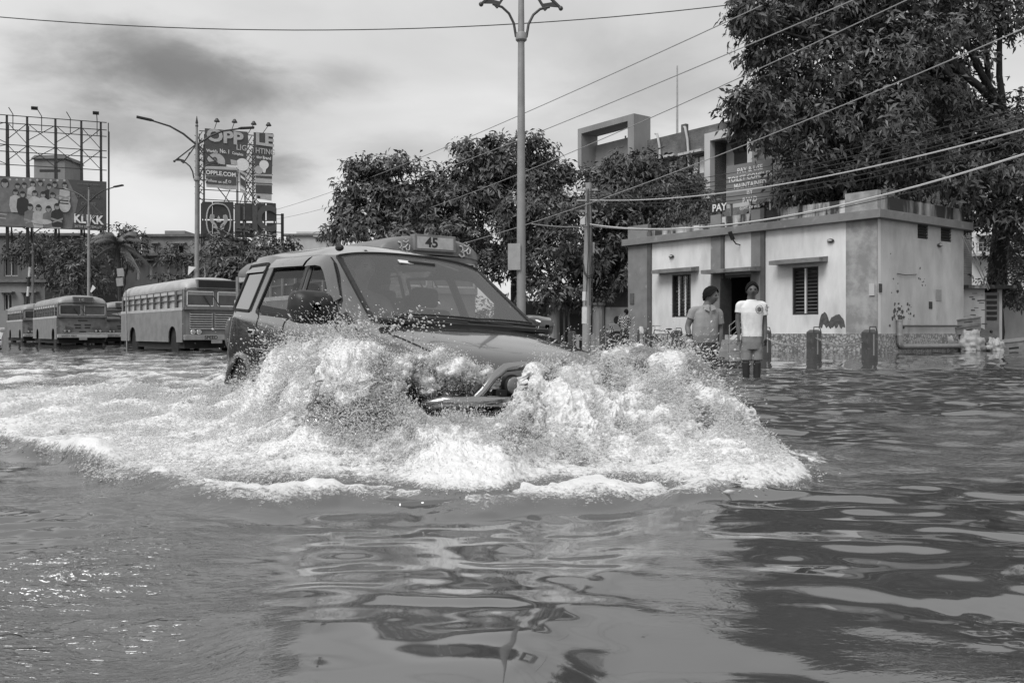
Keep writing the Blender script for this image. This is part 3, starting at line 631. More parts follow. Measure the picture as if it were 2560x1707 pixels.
    if style == 'A':
        b = MB(); b.box((.05, 0.1, 2.58+H), (.22, 1.7, .34)); d = b.build('route_box', paint, o)
        b = MB(); b.box((.162, .1, 2.58+H), (.01, 1.6, .27)); b.build('route_blind', m_void, d)
        for y0, y1 in ((-W+.2, -.12), (-.05, W-.1)):
            b = MB()
            for k in range(7): z = .86+.09*k; b.box((.03, (y0+y1)/2, z), (.05, y1-y0, .04), (0, R(-25), 0))
            b.bb(.0, .03, y0, y0+.03, .82, 1.47); b.bb(.0, .03, y1-.03, y1, .82, 1.47); g = b.build('grille', m_steel, o)
            b = MB(); b.bb(.001, .006, y0+.03, y1-.03, .84, 1.46); b.build('grille_back', m_black, g)
        b = MB(); b.text('SPEED', ((.142, -W*.18, .52), (0, 1, 0), (0, 0, 1)), .19, .003, bold=.02); b.build('lettering', m_black, o)
    else:
        H += .10 if style == 'C' else 0; bh = .36 if style == 'C' else .34; yo = .06 if style == 'C' else 0; d = MB(); d.box((.05, yo, 2.60+H), (.2, 1.08, bh)); d = d.build('route_box', paint, o, bevel=.01)
        b = MB(); b.box((.152, yo, 2.60+H), (.012, .94, bh-.10)); b.build('route_blind', m_flexy if style == 'C' else M('blind_dark', .10, rough=.5), d)
        b = MB(); b.text('45' if style == 'C' else '1 C', ((.160, yo-.1, 2.60+H), (0, 1, 0), (0, 0, 1)), .30 if style == 'C' else .18, .002, bold=.03, sx=1.1); b.build('lettering', m_black if style == 'C' else m_cream, d)
        b = MB()
        for z, w in ((1.38, .5), (1.12, .34), (.96, .3), (.74, .36)):
            if w in (.34, .3): b.bb(.001, .012, -.1-w, -.1, z, z+.07); b.bb(.001, .012, .1, .1+w, z, z+.07)
            else: b.bb(.001, .012, -w/2, w/2, z, z+.06)
        b.build('grille_slots', m_black, o)
        for sy in (-1, 1):
            b = MB(); b.prism([(sy*.45, .98), (sy*.9, 1.12), (sy*.92, .98), (sy*.62, .86)], ((-.02, 0, 0), (0, 1, 0), (0, 0, 1)), .03*(1)); b.build('painted_eye', m_dark, o)
        b = MB(); b.box((.02, 0, .68), (.06, 2*W-.1, .04)); b.build('trim', m_chrome, o)
        b = MB(); b.text('SAFETY  FIRST', ((.143, -W*.55, .52), (0, 1, 0), (0, 0, 1)), .13, .002, bold=.02); b.build('lettering', m_dark, o)
    for sy in (-1, 1):
        for k in range(2):
            y = sy*(W*.72-.23*k); b = MB(); b.lathe([(.1, -.02), (.1, .03), (.085, .045)], (.0, y, .74 if style == 'A' else .8), 14, (1, 0, 0)); h = b.build('headlight', m_chrome if style == 'A' else m_black, o, smooth=True)
            b = MB(); b.sphere((.035, y, .74 if style == 'A' else .8), 1, 12, 6, (.02, .08, .08)); b.build('lens', m_lens, h, smooth='all')
    if style == 'C':                     # painted om marks on either side of the route box
        for sy in (-1, 1):
            b = MB(); c = sy*.80+.10
            def st(pts, r): b.tube([(.072, c+u*.9, 2.58+v*.9) for u, v in pts], r, 6)
            st([(-.16, .12), (-.09, .10), (-.06, .02), (-.12, -.02), (-.05, -.05), (-.02, -.13), (-.10, -.16), (-.19, -.1)], .02)
            st([(-.06, -.02), (.04, .0), (.1, .08), (.16, .05), (.15, -.06), (.08, -.08), (.05, -.02)], .018)
            st([(-.02, .15), (.05, .11), (.13, .17)], .013); st([(.05, .19), (.06, .2)], .018)
            b.build('om_emblem', m_cream, o, smooth='all')
    if chevron:
        b = MB(); b.prism([(-.9, 2.0), (.9, 2.3), (.9, 2.14), (-.3, 1.97), (.9, 1.76), (.9, 1.6)], ((.04, .1, 0), (0, 1, 0), (0, 0, 1)), .01); b.build('chevron', m_cream, o)
    for x in ax:
        for sy in (-1, 1): wheel(o, x, sy*(W-.2), .16, .48, .28, sy)
    return o
def along(pxf, Yf, pxr, Yr): a, b = Vector((gx(pxf, Yf), Yf, 0)), Vector((gx(pxr, Yr), Yr, 0)); d = a-b; return a, b, math.atan2(d.y, d.x), d.length
def place_bus(label, pxf, Yf, pxr, Yr, W=1.2, **k):
    a, b, ang, L = along(pxf, Yf, pxr, Yr); left = Vector((-math.sin(ang), math.cos(ang), 0))
    return bus(label, a+left*W, ang, L=k.pop('L', L), W=W, **k)
place_bus('large grey bus with dark route box and slatted chrome grille lettered SPEED', 460, 33.5, 305, 40.8, style='A', nwin=8)
place_bus('grey bus with rounded front and split windscreen beside the large bus', 144, 50, 82, 58, style='B', paint=m_bus2, pane=m_sidedark, W=1.3, L=9.5)
place_bus('pale roofed bus half hidden behind the round fronted bus at far left', 58, 64, 12, 72, style='B', paint=m_bus2, pane=m_sidedark, L=8.5)
place_bus('bus with pale chevron across its front between the two grey buses', 262, 60, 215, 68, style='B', paint=M('bus_dark_paint', .16, .11, 2, .5), pane=m_sidedark, L=8, chevron=True)
place_bus('bus with route number 45 and painted om marks directly behind the car', 945, 19.0, 590, 26.2, W=1.3, style='C', nwin=9, pane=m_sidedark)
def small_car():
    o = thing('hatchback', 'pale small car cut off by the left edge beside the buses', 'car', (gx(-42, 37.2), 37.2, 0), R(-52)); P = M('pale_car_paint', .66, .55, 4, .3, coat=.6)
    st = [(-3.6, .75, .55, .9), (-3.5, .78, .95, 1.25), (-3.2, .62, 1.15, 1.33), (-1.6, .62, 1.2, 1.36), (-.9, .70, .85, .86), (-.15, .72, .7, .72), (0, .62, .45, .5)]
    rows = [[(x, -y, .05), (x, -y-.06, .3), (x, -y-.04, min(z1, .75)), (x, -y+.04, z1), (x, 0, z2), (x, y-.04, z1), (x, y+.04, min(z1, .75)), (x, y+.06, .3), (x, y, .05)] for x, y, z1, z2 in st]
    b = MB(); b.grid(rows); b.f = [f[::-1] for f in b.f]; b.build('body', P, o, smooth=True)
    b = MB(); b.add([(-1.55, -.56, 1.22), (-1.55, .56, 1.22), (-.95, .62, .9), (-.95, -.62, .9)], [(3, 2, 1, 0)]); b.build('windscreen', m_glassd, o)
    for sy in (-1, 1):
        b = MB(); b.prism([(-3.1, .84), (-1.1, .82), (-1.6, 1.15), (-2.9, 1.12)], ((0, sy*.72, 0), (1, 0, 0), (0, 0, 1)), -.02*sy); b.build('side_window', m_glassd, o)
        b = MB(); b.sphere((-.1, sy*.5, .52), 1, 10, 6, (.1, .17, .1)); b.build('headlight', m_lens, o, smooth='all')
        b = MB(); b.box((-1.1, sy*.86, .86), (.1, .2, .14)); b.build('mirror', P, o, bevel=.03)
        for x in (-.7, -2.9): wheel(o, x, sy*.66, .12, .3, .18, sy, 18)
    b = MB(); b.box((.0, 0, .25), (.2, 1.4, .22)); b.build('bumper', P, o, bevel=.05)
small_car()
# ================================================================== street lamps
def lamp_parts(o, arm_l=1.85, tall=True):
    zc, zj, zt = 7.55, 8.95, 10.1
    b = MB(); b.tube([(0, 0, -.4), (0, 0, 3), (0, 0, zc), (0, 0, zj)], [.11, .10, .075, .06], 12); b.tube([(0, 0, zj), (0, 0, zt-.25)], .05, 10); b.build('pole', m_pole, o, smooth=True)
    b = MB(); b.lathe([(.03, 0), (.07, .06), (.035, .14), (.06, .2), (.01, .5)], (0, 0, zt-.4), 10); b.build('finial', m_poledk, o, smooth=True)
    b = MB(); b.lathe([(.10, 0), (.13, .03), (.13, .16), (.1, .2)], (0, 0, zc-.2), 12); b.build('collar', m_pole, o, smooth=True)
    for s in (-1, 1):
        b = MB(); b.tube([(s*.02, 0, zj), (s*.55, 0, zj+.42), (s*1.1, 0, zj+.70), (s*arm_l, 0, zj+.88)], [.045, .045, .04, .035], 8); a = b.build('arm', m_poledk, o, smooth=True)
        b = MB(); b.box((s*(arm_l+.28), 0, zj+.93), (.62, .2, .09), (0, R(-8*s), 0)); b.box((s*(arm_l+.0), 0, zj+.89), (.2, .1, .08), (0, R(-10*s), 0)); b.build('lamp_head', m_black, a, bevel=.02)
        b = MB()                         # triangular lyre bracket hanging from the junction, with a ball tip
        b.beam((s*.04, 0, zj), (s*.90, 0, zj-.78), .06, .05); b.beam((s*.04, 0, zj-.02), (s*.56, 0, zj-.86), .05, .05); b.prism([(s*.90, zj-.78), (s*.78, zj-.66), (s*.5, zj-.72), (s*.56, zj-.88), (s*.66, zj-.77)], ((0, -.02, 0), (1, 0, 0), (0, 0, 1)), .04*-1)
        b.beam((s*.3, 0, zj-.36), (s*.38, 0, zj-.56), .03); b.sphere((s*.92, 0, zj-.80), .055, 8, 6); b.build('bracket', m_poledk, o)
        b = MB(); b.tube([(s*.12, 0, zc-.1), (s*.17, 0, zc+.2), (s*.28, 0, zc+.42), (s*.44, 0, zc+.56), (s*.66, 0, zc+.62)], .03, 8); b.build('scroll', m_poledk, o, smooth=True)
G = 'double arm street lamps along the road'
L0 = thing('street_lamp', 'tall lamp post rising beside car roof with only lower scrolls in view', 'street lamp', (gx(1303, 20.1), 20.1, 0), R(8), G); lamp_parts(L0)
def lampc(px, Y, rz, lab): return copy_tree(L0, (gx(px, Y), Y, 0), rz, lab)
lampc(492, 38.6, R(24), 'double arm street lamp standing directly in front of torn lighting hoarding')
lampc(222, 55.5, R(-12), 'pale double arm street lamp crossing right side of the film poster')
lampc(82, 73.6, R(4), 'pale double arm street lamp below the group portrait of the film poster')
lampc(-14, 86, R(4), 'far street lamp with one arm entering at left edge')
b = MB(); b.bb(-.22, .07, -.14, -.12, 2.75, 3.35); o = b.build('pole_notice', m_papg); o.location = (gx(1296, 20.1), 20.1, 0); o.rotation_euler = (0, 0, R(-10)); o.location.z = gz(610, 20.1)-3.35; tag(o, 'pale board tied to tall lamp post beside the car roof', 'notice')
b = MB(); b.prism([(0, 0), (.32, .05), (.36, -.36)], ((0, 0, 0), (-1, 0, 0), (0, 0, 1)), .02); o = b.build('flag', m_paper); o.location = at(490, 668, 38.4); tag(o, 'small triangular pennant on lamp post behind large bus roof', 'flag')
b = MB(); b.prism([(0, 0), (.15, .4), (.34, .2), (.05, -.1)], ((0, 0, 0), (1, 0, 0), (0, 0, 1)), .02); o = b.build('flag', m_paper); o.location = at(226, 728, 55.2); tag(o, 'small white flag on lamp post above round fronted bus', 'flag')
def utility_pole():
    o = thing('utility_pole', 'concrete utility pole with cable box left of the toilet building', 'utility pole', (gx(1468, 29), 29, 0)); zt = gz(458, 29)
    b = MB(); b.tube([(-.03, 0, -.4), (0, 0, 2.5), (.05, 0, zt)], [.15, .135, .10], 12); b.build('pole', m_conc, o, smooth=True)
    b = MB(); b.box((-.15, -.05, gz(553, 29)), (.16, .16, .28)); b.build('insulator_box', m_paper, o, bevel=.02)
    b = MB(); b.box((.19, -.02, gz(620, 29)), (.1, .1, .36)); b.build('cable_box', m_steel, o, bevel=.01)
    b = MB(); rg = random.Random(3)
    for k in range(5):
        z = gz(672, 29)+rg.uniform(-.1, .1); b.tube([(math.cos(a)*.17+.04, math.sin(a)*.17-.12, z+.28*math.sin(a)*1+rg.uniform(-.02, .02)) for a in np.linspace(0, 6.3, 15)], .012, 5)
    for k in range(3): x = rg.uniform(-.1, .14); b.tube([(x, -.13, zt-.2), (x+.05, -.16, 3.4), (x+rg.uniform(-.05, .05), -.17, 1.6)], .012, 5)
    b.build('cable_coil', m_wire, o)
    b = MB(); b.tube([(-.035, -.0, 1.0), (-.03, 0, 1.55)], .142, 12); b.tube([(-.03, 0, 1.75), (-.02, 0, 2.05)], .14, 12); b.build('paper_band', m_paper, o)
    for k in range(3): z = zt-.25-.35*k; b = MB(); b.bb(-.35, .35, -.03, .03, z, z+.06); b.build('crossarm', m_steel, o)
utility_pole()
# ---- wires
def wire(p, q, sag, r, mat, label, n=24, group='overhead wires', name='cable'):
    pts = [Vector(p).lerp(Vector(q), i/n)-Vector((0, 0, 4*sag*(i/n)*(1-i/n))) for i in range(n+1)]
    b = MB(); b.tube(pts, r, 5); o = b.build(name, mat); return tag(o, label, 'cable', group)
wire(at(-60, 38, 25), at(1850, 10, 25), .58, .014, m_wire, 'single thin wire crossing the sky near the top edge')
for i, (a, e, s, lab) in enumerate([((640, 537, 70), (1905, 14, 19), .5, 'upper of three slanting wires climbing from the hoardings to the big tree'), ((690, 548, 70), (2140, -2, 17), .6, 'middle of three slanting wires climbing from the hoardings to the big tree'), ((830, 590, 60), (2290, -10, 17), .6, 'lowest of three slanting wires climbing from hoardings to the big tree'), ((930, 660, 45), (2600, 55, 16), .6, 'long slanting wire passing in front of lower half of the big tree')]):
    wire(at(*a), at(*e), s, .013, m_wireg, lab)
PT = at(1472, 492, 29)
for i, (py, pe, Y, sag, r, mt, lab) in enumerate([(480, 262, 15, .25, .009, m_wire, 'topmost dark cable from pole to right edge'), (486, 282, 15, .3, .010, m_wire, 'second dark cable down from pole to right edge'), (492, 290, 15.5, .35, .010, m_wire, 'third dark cable down from pole to right edge'), (498, 300, 15, .4, .012, m_wire, 'fourth dark cable down from pole to right edge'), (500, 316, 15, .42, .016, M('cable_pale', .6, rough=.5), 'pale cable from pole passing above the roof parapet'), (507, 330, 15, .45, .011, m_wire, 'dark cable just beneath the pale cable'), (512, 342, 16, .5, .010, m_wire, 'lower dark cable from pole over the roof'),
     (560, 374, 14, .62, .020, M('cable_pale', .6), 'thick pale cable sagging across the parapet of toilet building'), (566, 396, 15, .55, .009, m_wire, 'thin dark cable beneath thick pale cable')]):
    wire(at(1470, py, 29), at(2640, pe-14, Y), sag, r, mt, lab, group='cables from the utility pole to the right')
for i, (py, a, pe, Y, r) in enumerate([(500, 1190, 706, 24, .010), (508, 1130, 712, 26, .012), (516, 1050, 735, 30, .010), (530, 1210, 700, 24, .012)]):
    wire(at(1470, py, 29), at(a, pe, Y), .25, r, m_wire, ['first', 'second', 'third', 'fourth'][i]+' dark cable falling left from pole behind tall lamp post', group='cables falling left from the utility pole')
wire(at(1330, 560, 26), at(1466, 566, 28.9), .05, .018, m_wireg, 'short pale cable left of pole top box'); wire(at(1472, 566, 28.9), at(1760, 575, 30), .06, .013, m_wireg, 'pale cable from pole box to the parapet')
for k, (a, e) in enumerate((((2405, 590, 34), (2470, 725, 35)), ((2422, 600, 34), (2474, 722, 35)))): wire(at(*a), at(*e), .0, .02, m_wireg, ['left', 'right'][k]+' pale stay wire slanting down to outhouse roof', group='stay wires')
# ---- bollards with chains
def bollard(o):
    b = MB(); s = .135; z = .72
    b.add([(x*s, y*s, zz) for zz in (-.4, z) for x, y in ((-1, -1), (1, -1), (1, 1), (-1, 1))]+[(x*s*.6, y*s*.6, z+.06) for x, y in ((-1, -1), (1, -1), (1, 1), (-1, 1))], [(0, 1, 5, 4), (1, 2, 6, 5), (2, 3, 7, 6), (3, 0, 4, 7), (4, 5, 9, 8), (5, 6, 10, 9), (6, 7, 11, 10), (7, 4, 8, 11), (8, 9, 10, 11), (3, 2, 1, 0)])
    b.build('post', M('bollard_paint', .10, .06, 5, .5, detail=8, dirt=(.2, 6, .6, .1)), o, bevel=.012)
    b = MB(); b.tube([(-.12, -.13, z-.02), (-.09, -.11, z+.13), (.09, -.11, z+.13), (.12, -.13, z-.02)], .013, 6); b.build('hoop', m_black, o)
    b = MB(); b.bb(-.02, .02, -.142, -.136, .15, z-.05); b.build('stripe', m_steel, o)
BP = [(2174, 21.5), (2035, 22.6), (1911, 24.6), (1692, 28), (1606, 30.5), (1510, 33.5), (1430, 36.5)]
BL = ['dark square bollard standing nearest the grimy corner of toilet building', 'dark square bollard before the peeled patch of white wall', 'dark bollard half hidden behind the man in white T-shirt', 'dark bollard beside the man in grey polo shirt', 'dark bollard just behind the silver topped post', 'bollard with pale hoop left of the checked shirt man', 'farthest bollard with pale hoop near utility pole foot']
B0 = thing('bollard', BL[0], 'bollard', (gx(2174, 21.5), 21.5, 0), R(20), 'chained bollards along the pavement'); bollard(B0)
for (px, Y), lb in zip(BP[1:], BL[1:]): copy_tree(B0, (gx(px, Y), Y, 0), R(20), lb)
CHL = ['chain between the two right-hand bollards', 'chain sagging left from bollard before the peeled patch', 'chain passing behind man in white T-shirt to the grey polo man', 'chain left of the man in grey polo shirt', 'chain sagging below the checked shirt man', 'farthest chain near utility pole foot']
def chain(p, q, lab, sag=.2):
    n = 46; b = MB()
    P = [Vector(p).lerp(Vector(q), i/n)-Vector((0, 0, 4*sag*(i/n)*(1-i/n))) for i in range(n+1)]
    for i in range(n):
        d = (P[i+1]-P[i]); side = d.cross(Vector((0, 0, 1))).normalized(); upv = side.cross(d).normalized(); wv = side if i % 2 else upv; m = (P[i]+P[i+1])/2; L = d.length*.62; t = d.normalized(); w = .022
        ring = [m+t*(L*math.cos(a))+wv*(w*math.sin(a)) for a in np.linspace(0, 2*math.pi, 8)]
        b.tube(ring, .008, 4, cap=False)
    o = b.build('chain', m_steel); tag(o, lab, 'chain', 'chains between the bollards')
for i in range(len(BP)-1): chain((gx(*BP[i]), BP[i][1]-.12, .58), (gx(*BP[i+1]), BP[i+1][1]-.12, .58), CHL[i])
o = thing('slim_post', 'leaning slim grey post with shiny silver cap in front of the splash', 'post', (gx(1606, 19.5), 19.5, 0), rot=(0, R(-2.5), 0)); b = MB(); b.tube([(0, 0, -.4), (0, 0, .72)], .04, 10); b.build('post', m_steel, o); b = MB(); b.lathe([(.06, 0), (.062, .1), (.05, .15), (.01, .17)], (0, 0, .68), 12); b.build('cap', m_chrome, o, smooth=True)
# ---- parked bicycle beside the bollards and another by the doorway
def bicycle(loc, rz, lab):
    o = thing('bicycle', lab, 'bicycle', loc, rz, 'parked bicycles')
    for x in (-.52, .52):
        b = MB(); b.tube([(x+.33*math.cos(a), 0, .34+.33*math.sin(a)) for a in np.linspace(0, 2*math.pi, 25)], .018, 6, cap=False)
        for a in np.linspace(0, math.pi, 7)[:-1]: b.tube([(x+.32*math.cos(a), 0, .34+.32*math.sin(a)), (x-.32*math.cos(a), 0, .34-.32*math.sin(a))], .003, 4)
        b.build('wheel', m_tyre, o)
    b = MB(); S = (-.18, 0, .86); H = (.38, 0, .9); BB = (-.08, 0, .32); RR = (-.52, 0, .34); FR = (.52, 0, .34)
    for a, c in ((S, BB), (S, H), (BB, (.4, 0, .8)), (BB, RR), (S, RR), (H, FR)): b.tube([a, c], .016, 6)
    b.build('frame', m_black, o); b = MB(); b.sphere((-.2, 0, .93), 1, 10, 6, (.14, .07, .035)); b.build('saddle', m_black, o, smooth='all')
    b = MB(); b.tube([(.36, 0, .9), (.36, 0, 1.02)], .014, 6); b.tube([(.26, .26, 1.04), (.38, .2, 1.05), (.38, -.2, 1.05), (.26, -.26, 1.04)], .014, 6); b.build('handlebar', m_steel, o)
bicycle((gx(1660, 31), 31, -.1), R(200), 'bicycle leaning beside the narrow window with handlebar above a bollard'); bicycle((gx(1530, 36), 36, 0), R(75), 'dark bicycle parked beside the checked shirt man')
# ---- fence posts behind the bollards (low concrete)
o = thing('rail_fence', 'low concrete rail fence behind bonnet of the car', 'fence', (gx(1450, 38), 38, 0)); c = o.location.x
for px in (1425, 1441, 1456, 1478, 1492):
    b = MB(); b.bb(gx(px, 38)-c, gx(px+7, 38)-c, 0, .12, -.4, gz(836, 38)); b.build('post', m_conc, o)
b = MB(); b.bb(gx(1420, 38)-c, gx(1500, 38)-c, .02, .1, .45, .53); b.build('rail', m_conc, o)
# ---- rubbish beside the toilet building
Y = 34.6
m_crate = M('old_crate_wood', .28, .18, 4, .8, streak=0, detail=8); m_sack = M('pale_plastic_sack', .46, .28, 5, .5, detail=8); m_sackd = M('dark_tarpaulin', .10, .06, 3, .6, detail=8)
def crate(loc, rz, lab, d=(1.15, .75, .26)):
    o = thing('crate', lab, 'crate', loc, rot=(R(5), R(-7), rz), group='old wooden crates')
    x, y, z = d; b = MB(); b.bb(-x/2, x/2, -y/2, -y/2+.03, 0, z); b.bb(-x/2, x/2, y/2-.03, y/2, 0, z); b.bb(-x/2, -x/2+.03, -y/2+.03, y/2-.03, 0, z); b.bb(x/2-.03, x/2, -y/2+.03, y/2-.03, 0, z); b.bb(-x/2+.03, x/2-.03, -y/2+.03, y/2-.03, 0, .03); b.build('box', m_crate, o)
    b = MB(); b.bb(-x/2-.03, x/2+.03, -y/2-.03, y/2+.03, z+.002, z+.035); b.build('lid', m_crate, o); b = MB(); b.bb(-.18, .18, -y/2-.004, -y/2-.001, z*.45, z*.6); b.build('slot', m_black, o)
cx = gx(2404, Y); crate((cx, Y, .72), R(14), 'lower of two flat wooden crates on the rubbish heap'); crate((cx+.05, Y, 1.03), R(6), 'upper of two flat wooden crates on the rubbish heap', (1.05, .7, .24)); crate((gx(2538, Y), Y+.3, -.12), R(-12), 'tilted crate lying in the water at right edge', (1.3, .8, .5))
def lump(name, lab, cat, c, r, sc, mat, seed, group=None, n=40, m=26, rough=.25):
    th = np.linspace(0, 2*np.pi, n, endpoint=False); ph = np.linspace(.02, np.pi-.02, m); T, P = np.meshgrid(th, ph); x, y, z = np.cos(T)*np.sin(P), np.sin(T)*np.sin(P), np.cos(P)
    q = 1+rough*(np.abs(fbm(x*2.2+seed, y*2.2, z*2.2+seed, 4)-.5)*4-.5); V = np.stack([x*q*r*sc[0], y*q*r*sc[1], z*q*r*sc[2]], -1).reshape(-1, 3)
    i = np.arange(m-1)[:, None]*n; j = np.arange(n)[None]; f = np.stack([i+j, i+n+j, i+n+(j+1) % n, i+(j+1) % n], -1).reshape(-1, 4)
    o = np_mesh(name, V, f, mat, smooth=True); o.location = c; return tag(o, lab, cat, group)
lump('tarpaulin', 'dark crumpled tarpaulin heap carrying the two flat crates', 'tarpaulin', (gx(2425, Y), Y+.2, .25), 1.0, (1.35, .65, .68), m_sackd, 3)
for i, (px, pz, r, sc, lab, mt) in enumerate([(2355, .25, .62, (.85, .6, .95), 'crumpled white sack at left end of the rubbish heap', m_sack), (2428, .22, .55, (.95, .6, .9), 'pale bulging sack in middle of the rubbish heap', m_sack), (2488, .14, .36, (.9, .7, 1), 'small white bag at right end of the rubbish heap', m_sack), (2345, .02, .34, (1.2, .7, .7), 'flat pale bag floating before left end of rubbish heap', m_sack)]):
    lump('rubbish_sack', lab, 'sack', (gx(px, Y-.5), Y-.5, pz), r, sc, mt, 11+i*7, 'rubbish sacks in the water', rough=.45)
b = MB(); b.bb(-.18, .18, -.02, .02, -.4, .5); b.bb(-.62, .62, -.03, .0, .5, 1.75)
o = thing('bus_stop_sign', 'pale double panel sign on thin post left of the large grey bus', 'sign', (gx(300, 39.5), 39.5, 0), R(10)); b = MB(); b.tube([(.3, 0, -.4), (.25, 0, 2.6)], .03, 6); b.build('post', m_steel, o)
for k in range(2): b = MB(); b.box((0+.03*k, -.05, gz(705-24*k, 39.5)), (.28, .03, .36), (0, R(-6), 0)); b.build('panel', m_papg, o)
o = thing('striped_post', 'black and white striped leaning pole near the far left buses', 'pole', (gx(60, 72), 72, 0), rot=(0, R(4.5), 0)); 
for k in range(9): b = MB(); b.tube([(0, 0, .8*k-.3), (0, 0, .8*k+.5)], .09, 8); b.build('band', m_white if k % 2 else m_black, o)
# ================================================================== hoardings
m_truss = M('truss_iron', .035, .02, 6, .6); m_poster = M('poster_dark', .075, .06, 1, .5); m_postl = M('poster_light', .52, .34, 2.2, .5, lo=.3, hi=.7); m_postm = M('poster_mid', .20, .13, 1.5, .5); m_skin = M('poster_skin', .30, .22, 5, .5); m_flexp = M('flex_grey', .085, .065, 1.2, .45); m_flexl = M('flex_pale', .50, .40, 2, .5)
def plane_fr(pxa, Ya, pxb, Yb):
    a, b = Vector((gx(pxa, Ya), Ya, 0)), Vector((gx(pxb, Yb), Yb, 0)); U = (b-a).normalized()
    def uv(px, py, off=0.0):
        k = (px-CX)/F; N_ = Vector((U.y, -U.x, 0)); o = a+N_*off; t = (o.x-k*o.y)/(-(U.x-k*U.y)); return t, gz(py, (o+U*t).y)
    return a, U, uv
def film_hoarding():
    a, U, uv = plane_fr(0, 70, 270, 72.7); ang = math.atan2(U.y, U.x); L = uv(266, 500)[0]; X0 = -7.0
    o = thing('hoarding', 'huge film poster hoarding lettered KLIKK below an empty steel truss', 'billboard', a, ang, 'hoardings on rooftops')
    zt = lambda x: uv(0, 285)[1]
    ztop, zb1, zp1, zp0 = uv(0, 285)[1], 0, uv(0, 440)[1], uv(0, 567)[1]
    b = MB(); b.bb(X0, L, .0, .12, zp0, zp1); b.build('poster', m_poster, o)
    posts = [15, 66, 137, 202, 251, 270]; xs = [X0, -3.4]+[uv(p, 400)[0] for p in posts]
    for x in xs: t = MB(); t.beam((x, .35, zp1-6 if x > -1 else zp1-6), (x, .35, ztop), .15 if x != xs[-1] else .07); t.beam((x, .95, zp1-6), (x, .95, ztop-.6), .1); t.build('upright', m_truss, o)
    b = MB()
    for z in (ztop, ztop-.62, ztop-1.15, ztop-2.35, ztop-2.9, ztop-3.95): b.beam((X0, .28, z), (L, .28, z), .06); 
    b.build('rails', m_truss, o); b = MB()
    for i in range(len(xs)-2):
        x, y = xs[i], xs[i+1]
        for z0, z1 in ((ztop-.5, ztop-2.2), (ztop-2.3, ztop-3.9)): b.beam((x, .42, z0), (y, .42, z1), .055); b.beam((x, .47, z1+.3), (y, .47, z0), .05)
    b.build('bracing', m_truss, o); b = MB()
    for x in xs[:-1]: b.beam((x, .35, zp1), (x+.1, 2.4, zp0-1), .07); b.beam((x, .95, ztop-1.5), (x, 2.4, zp0-1), .06)
    b.build('struts', m_truss, o)
    for px, kind in ((103, 1), (175, 0), (242, 1), (31, 0)):
        x = uv(px, 300)[0]; f = MB(); f.tube([(x, .2, ztop-1.1), (x, .2, ztop+.1), (x-.25 if px != 242 else x, -.1, ztop+.55)], .035, 5); q = f.build('floodlight', m_truss, o)
        if kind: h = MB(); h.box((x-.45 if px != 242 else x-.05, -.2, ztop+.62), (.45, .35, .25), (R(20), 0, 0)); h.build('lamp_head', m_black, q)
    # the picture: rows of posing figures drawn flat, a crest and lettering
    b = MB(); rg = random.Random(21); P = lambda px, py: (uv(px, py)[0], uv(px, py)[1])
    fr = ((0, -.004, 0), (1, 0, 0), (0, 0, 1)); lay = [0.0]
    def poly(pts, m): b.cur = m; lay[0] += .0015; pts = [(max(p[0], X0), min(max(p[1], zp0+.05-.012*p[0]), zp1)) for p in pts]; b.prism(pts, ((0, -.003-lay[0], 0), (1, 0, 0), (0, 0, 1)), .001)
    def ell(c, rx, rz, m, n=14): poly([(c[0]+rx*math.cos(w), c[1]+rz*math.sin(w)) for w in np.linspace(0, 2*math.pi, n+1)[:-1]], m)
    def figure(px, py, s, top, arms=0, seated=False):
        x, z = P(px, py); ell((x, z+.02*s), .20*s, .27*s, 3, 10); ell((x, z), .155*s, .21*s, 2); ell((x, z+.15*s), .17*s, .1*s, 3, 10)
        w = .36*s; poly([(x-.12*s, z-.2*s), (x-w, z-.36*s), (x-w*1.15, z-1.0*s), (x-w*.8, z-1.5*s), (x+w*.8, z-1.5*s), (x+w*1.15, z-1.0*s), (x+w, z-.36*s), (x+.12*s, z-.2*s)], top)
        if arms: poly([(x-w*1.1, z-.8*s), (x+w*.9, z-1.02*s), (x+w*.95, z-1.14*s), (x-w*1.1, z-.95*s)], 2); poly([(x+w*1.1, z-.78*s), (x-w*.8, z-1.1*s), (x-w*.8, z-1.2*s), (x+w*1.1, z-.92*s)], 2)
        if seated: poly([(x-w*.8, z-1.5*s), (x-w*1.8, z-1.75*s), (x-w*1.2, z-2.1*s), (x+w*.6, z-1.8*s), (x+w*.8, z-1.5*s)], rg.choice((0, 1)))
    poly([P(-30, 570), P(60, 566), P(180, 572), P(195, 500), P(170, 446), P(40, 442), P(-30, 445)], 1)
    for k in range(9): ell(P(25+17*k, 449+.3*k), .09, .09, 0, 8)
    for px in (-20, 12): figure(px, 460, 1.5, 1)
    for px, py, t in ((44, 466, 1), (61, 465, 1), (82, 461, 0), (101, 459, 1), (123, 468, 3), (137, 462, 1), (162, 464, 0)): figure(px, py, 1.0, t, rg.random() > .5)
    for px, py, t in ((39, 482, 0), (57, 487, 3), (87, 485, 0), (108, 488, 0), (132, 490, 0)): figure(px, py, 1.05, t, rg.random() > .6)
    for px, py, t in ((76, 519, 1), (97, 521, 0), (122, 524, 1), (143, 518, 3)): figure(px, py, 1.1, t, 1, True)
    ell(P(105, 555), .75, .22, 0); ell(P(163, 515), .42, .55, 0)
    poly([P(150, 500), P(172, 502), P(172, 505), P(150, 503)], 3); poly([P(150, 507), P(172, 509), P(172, 512), P(150, 510)], 3)
    poly([P(-6, 534), P(18, 536), P(18, 538), P(-6, 536)], 0); poly([P(-6, 544), P(16, 546), P(16, 548), P(-6, 546)], 0); poly([P(-6, 528), P(1, 528), P(1, 531), P(-6, 531)], 0)
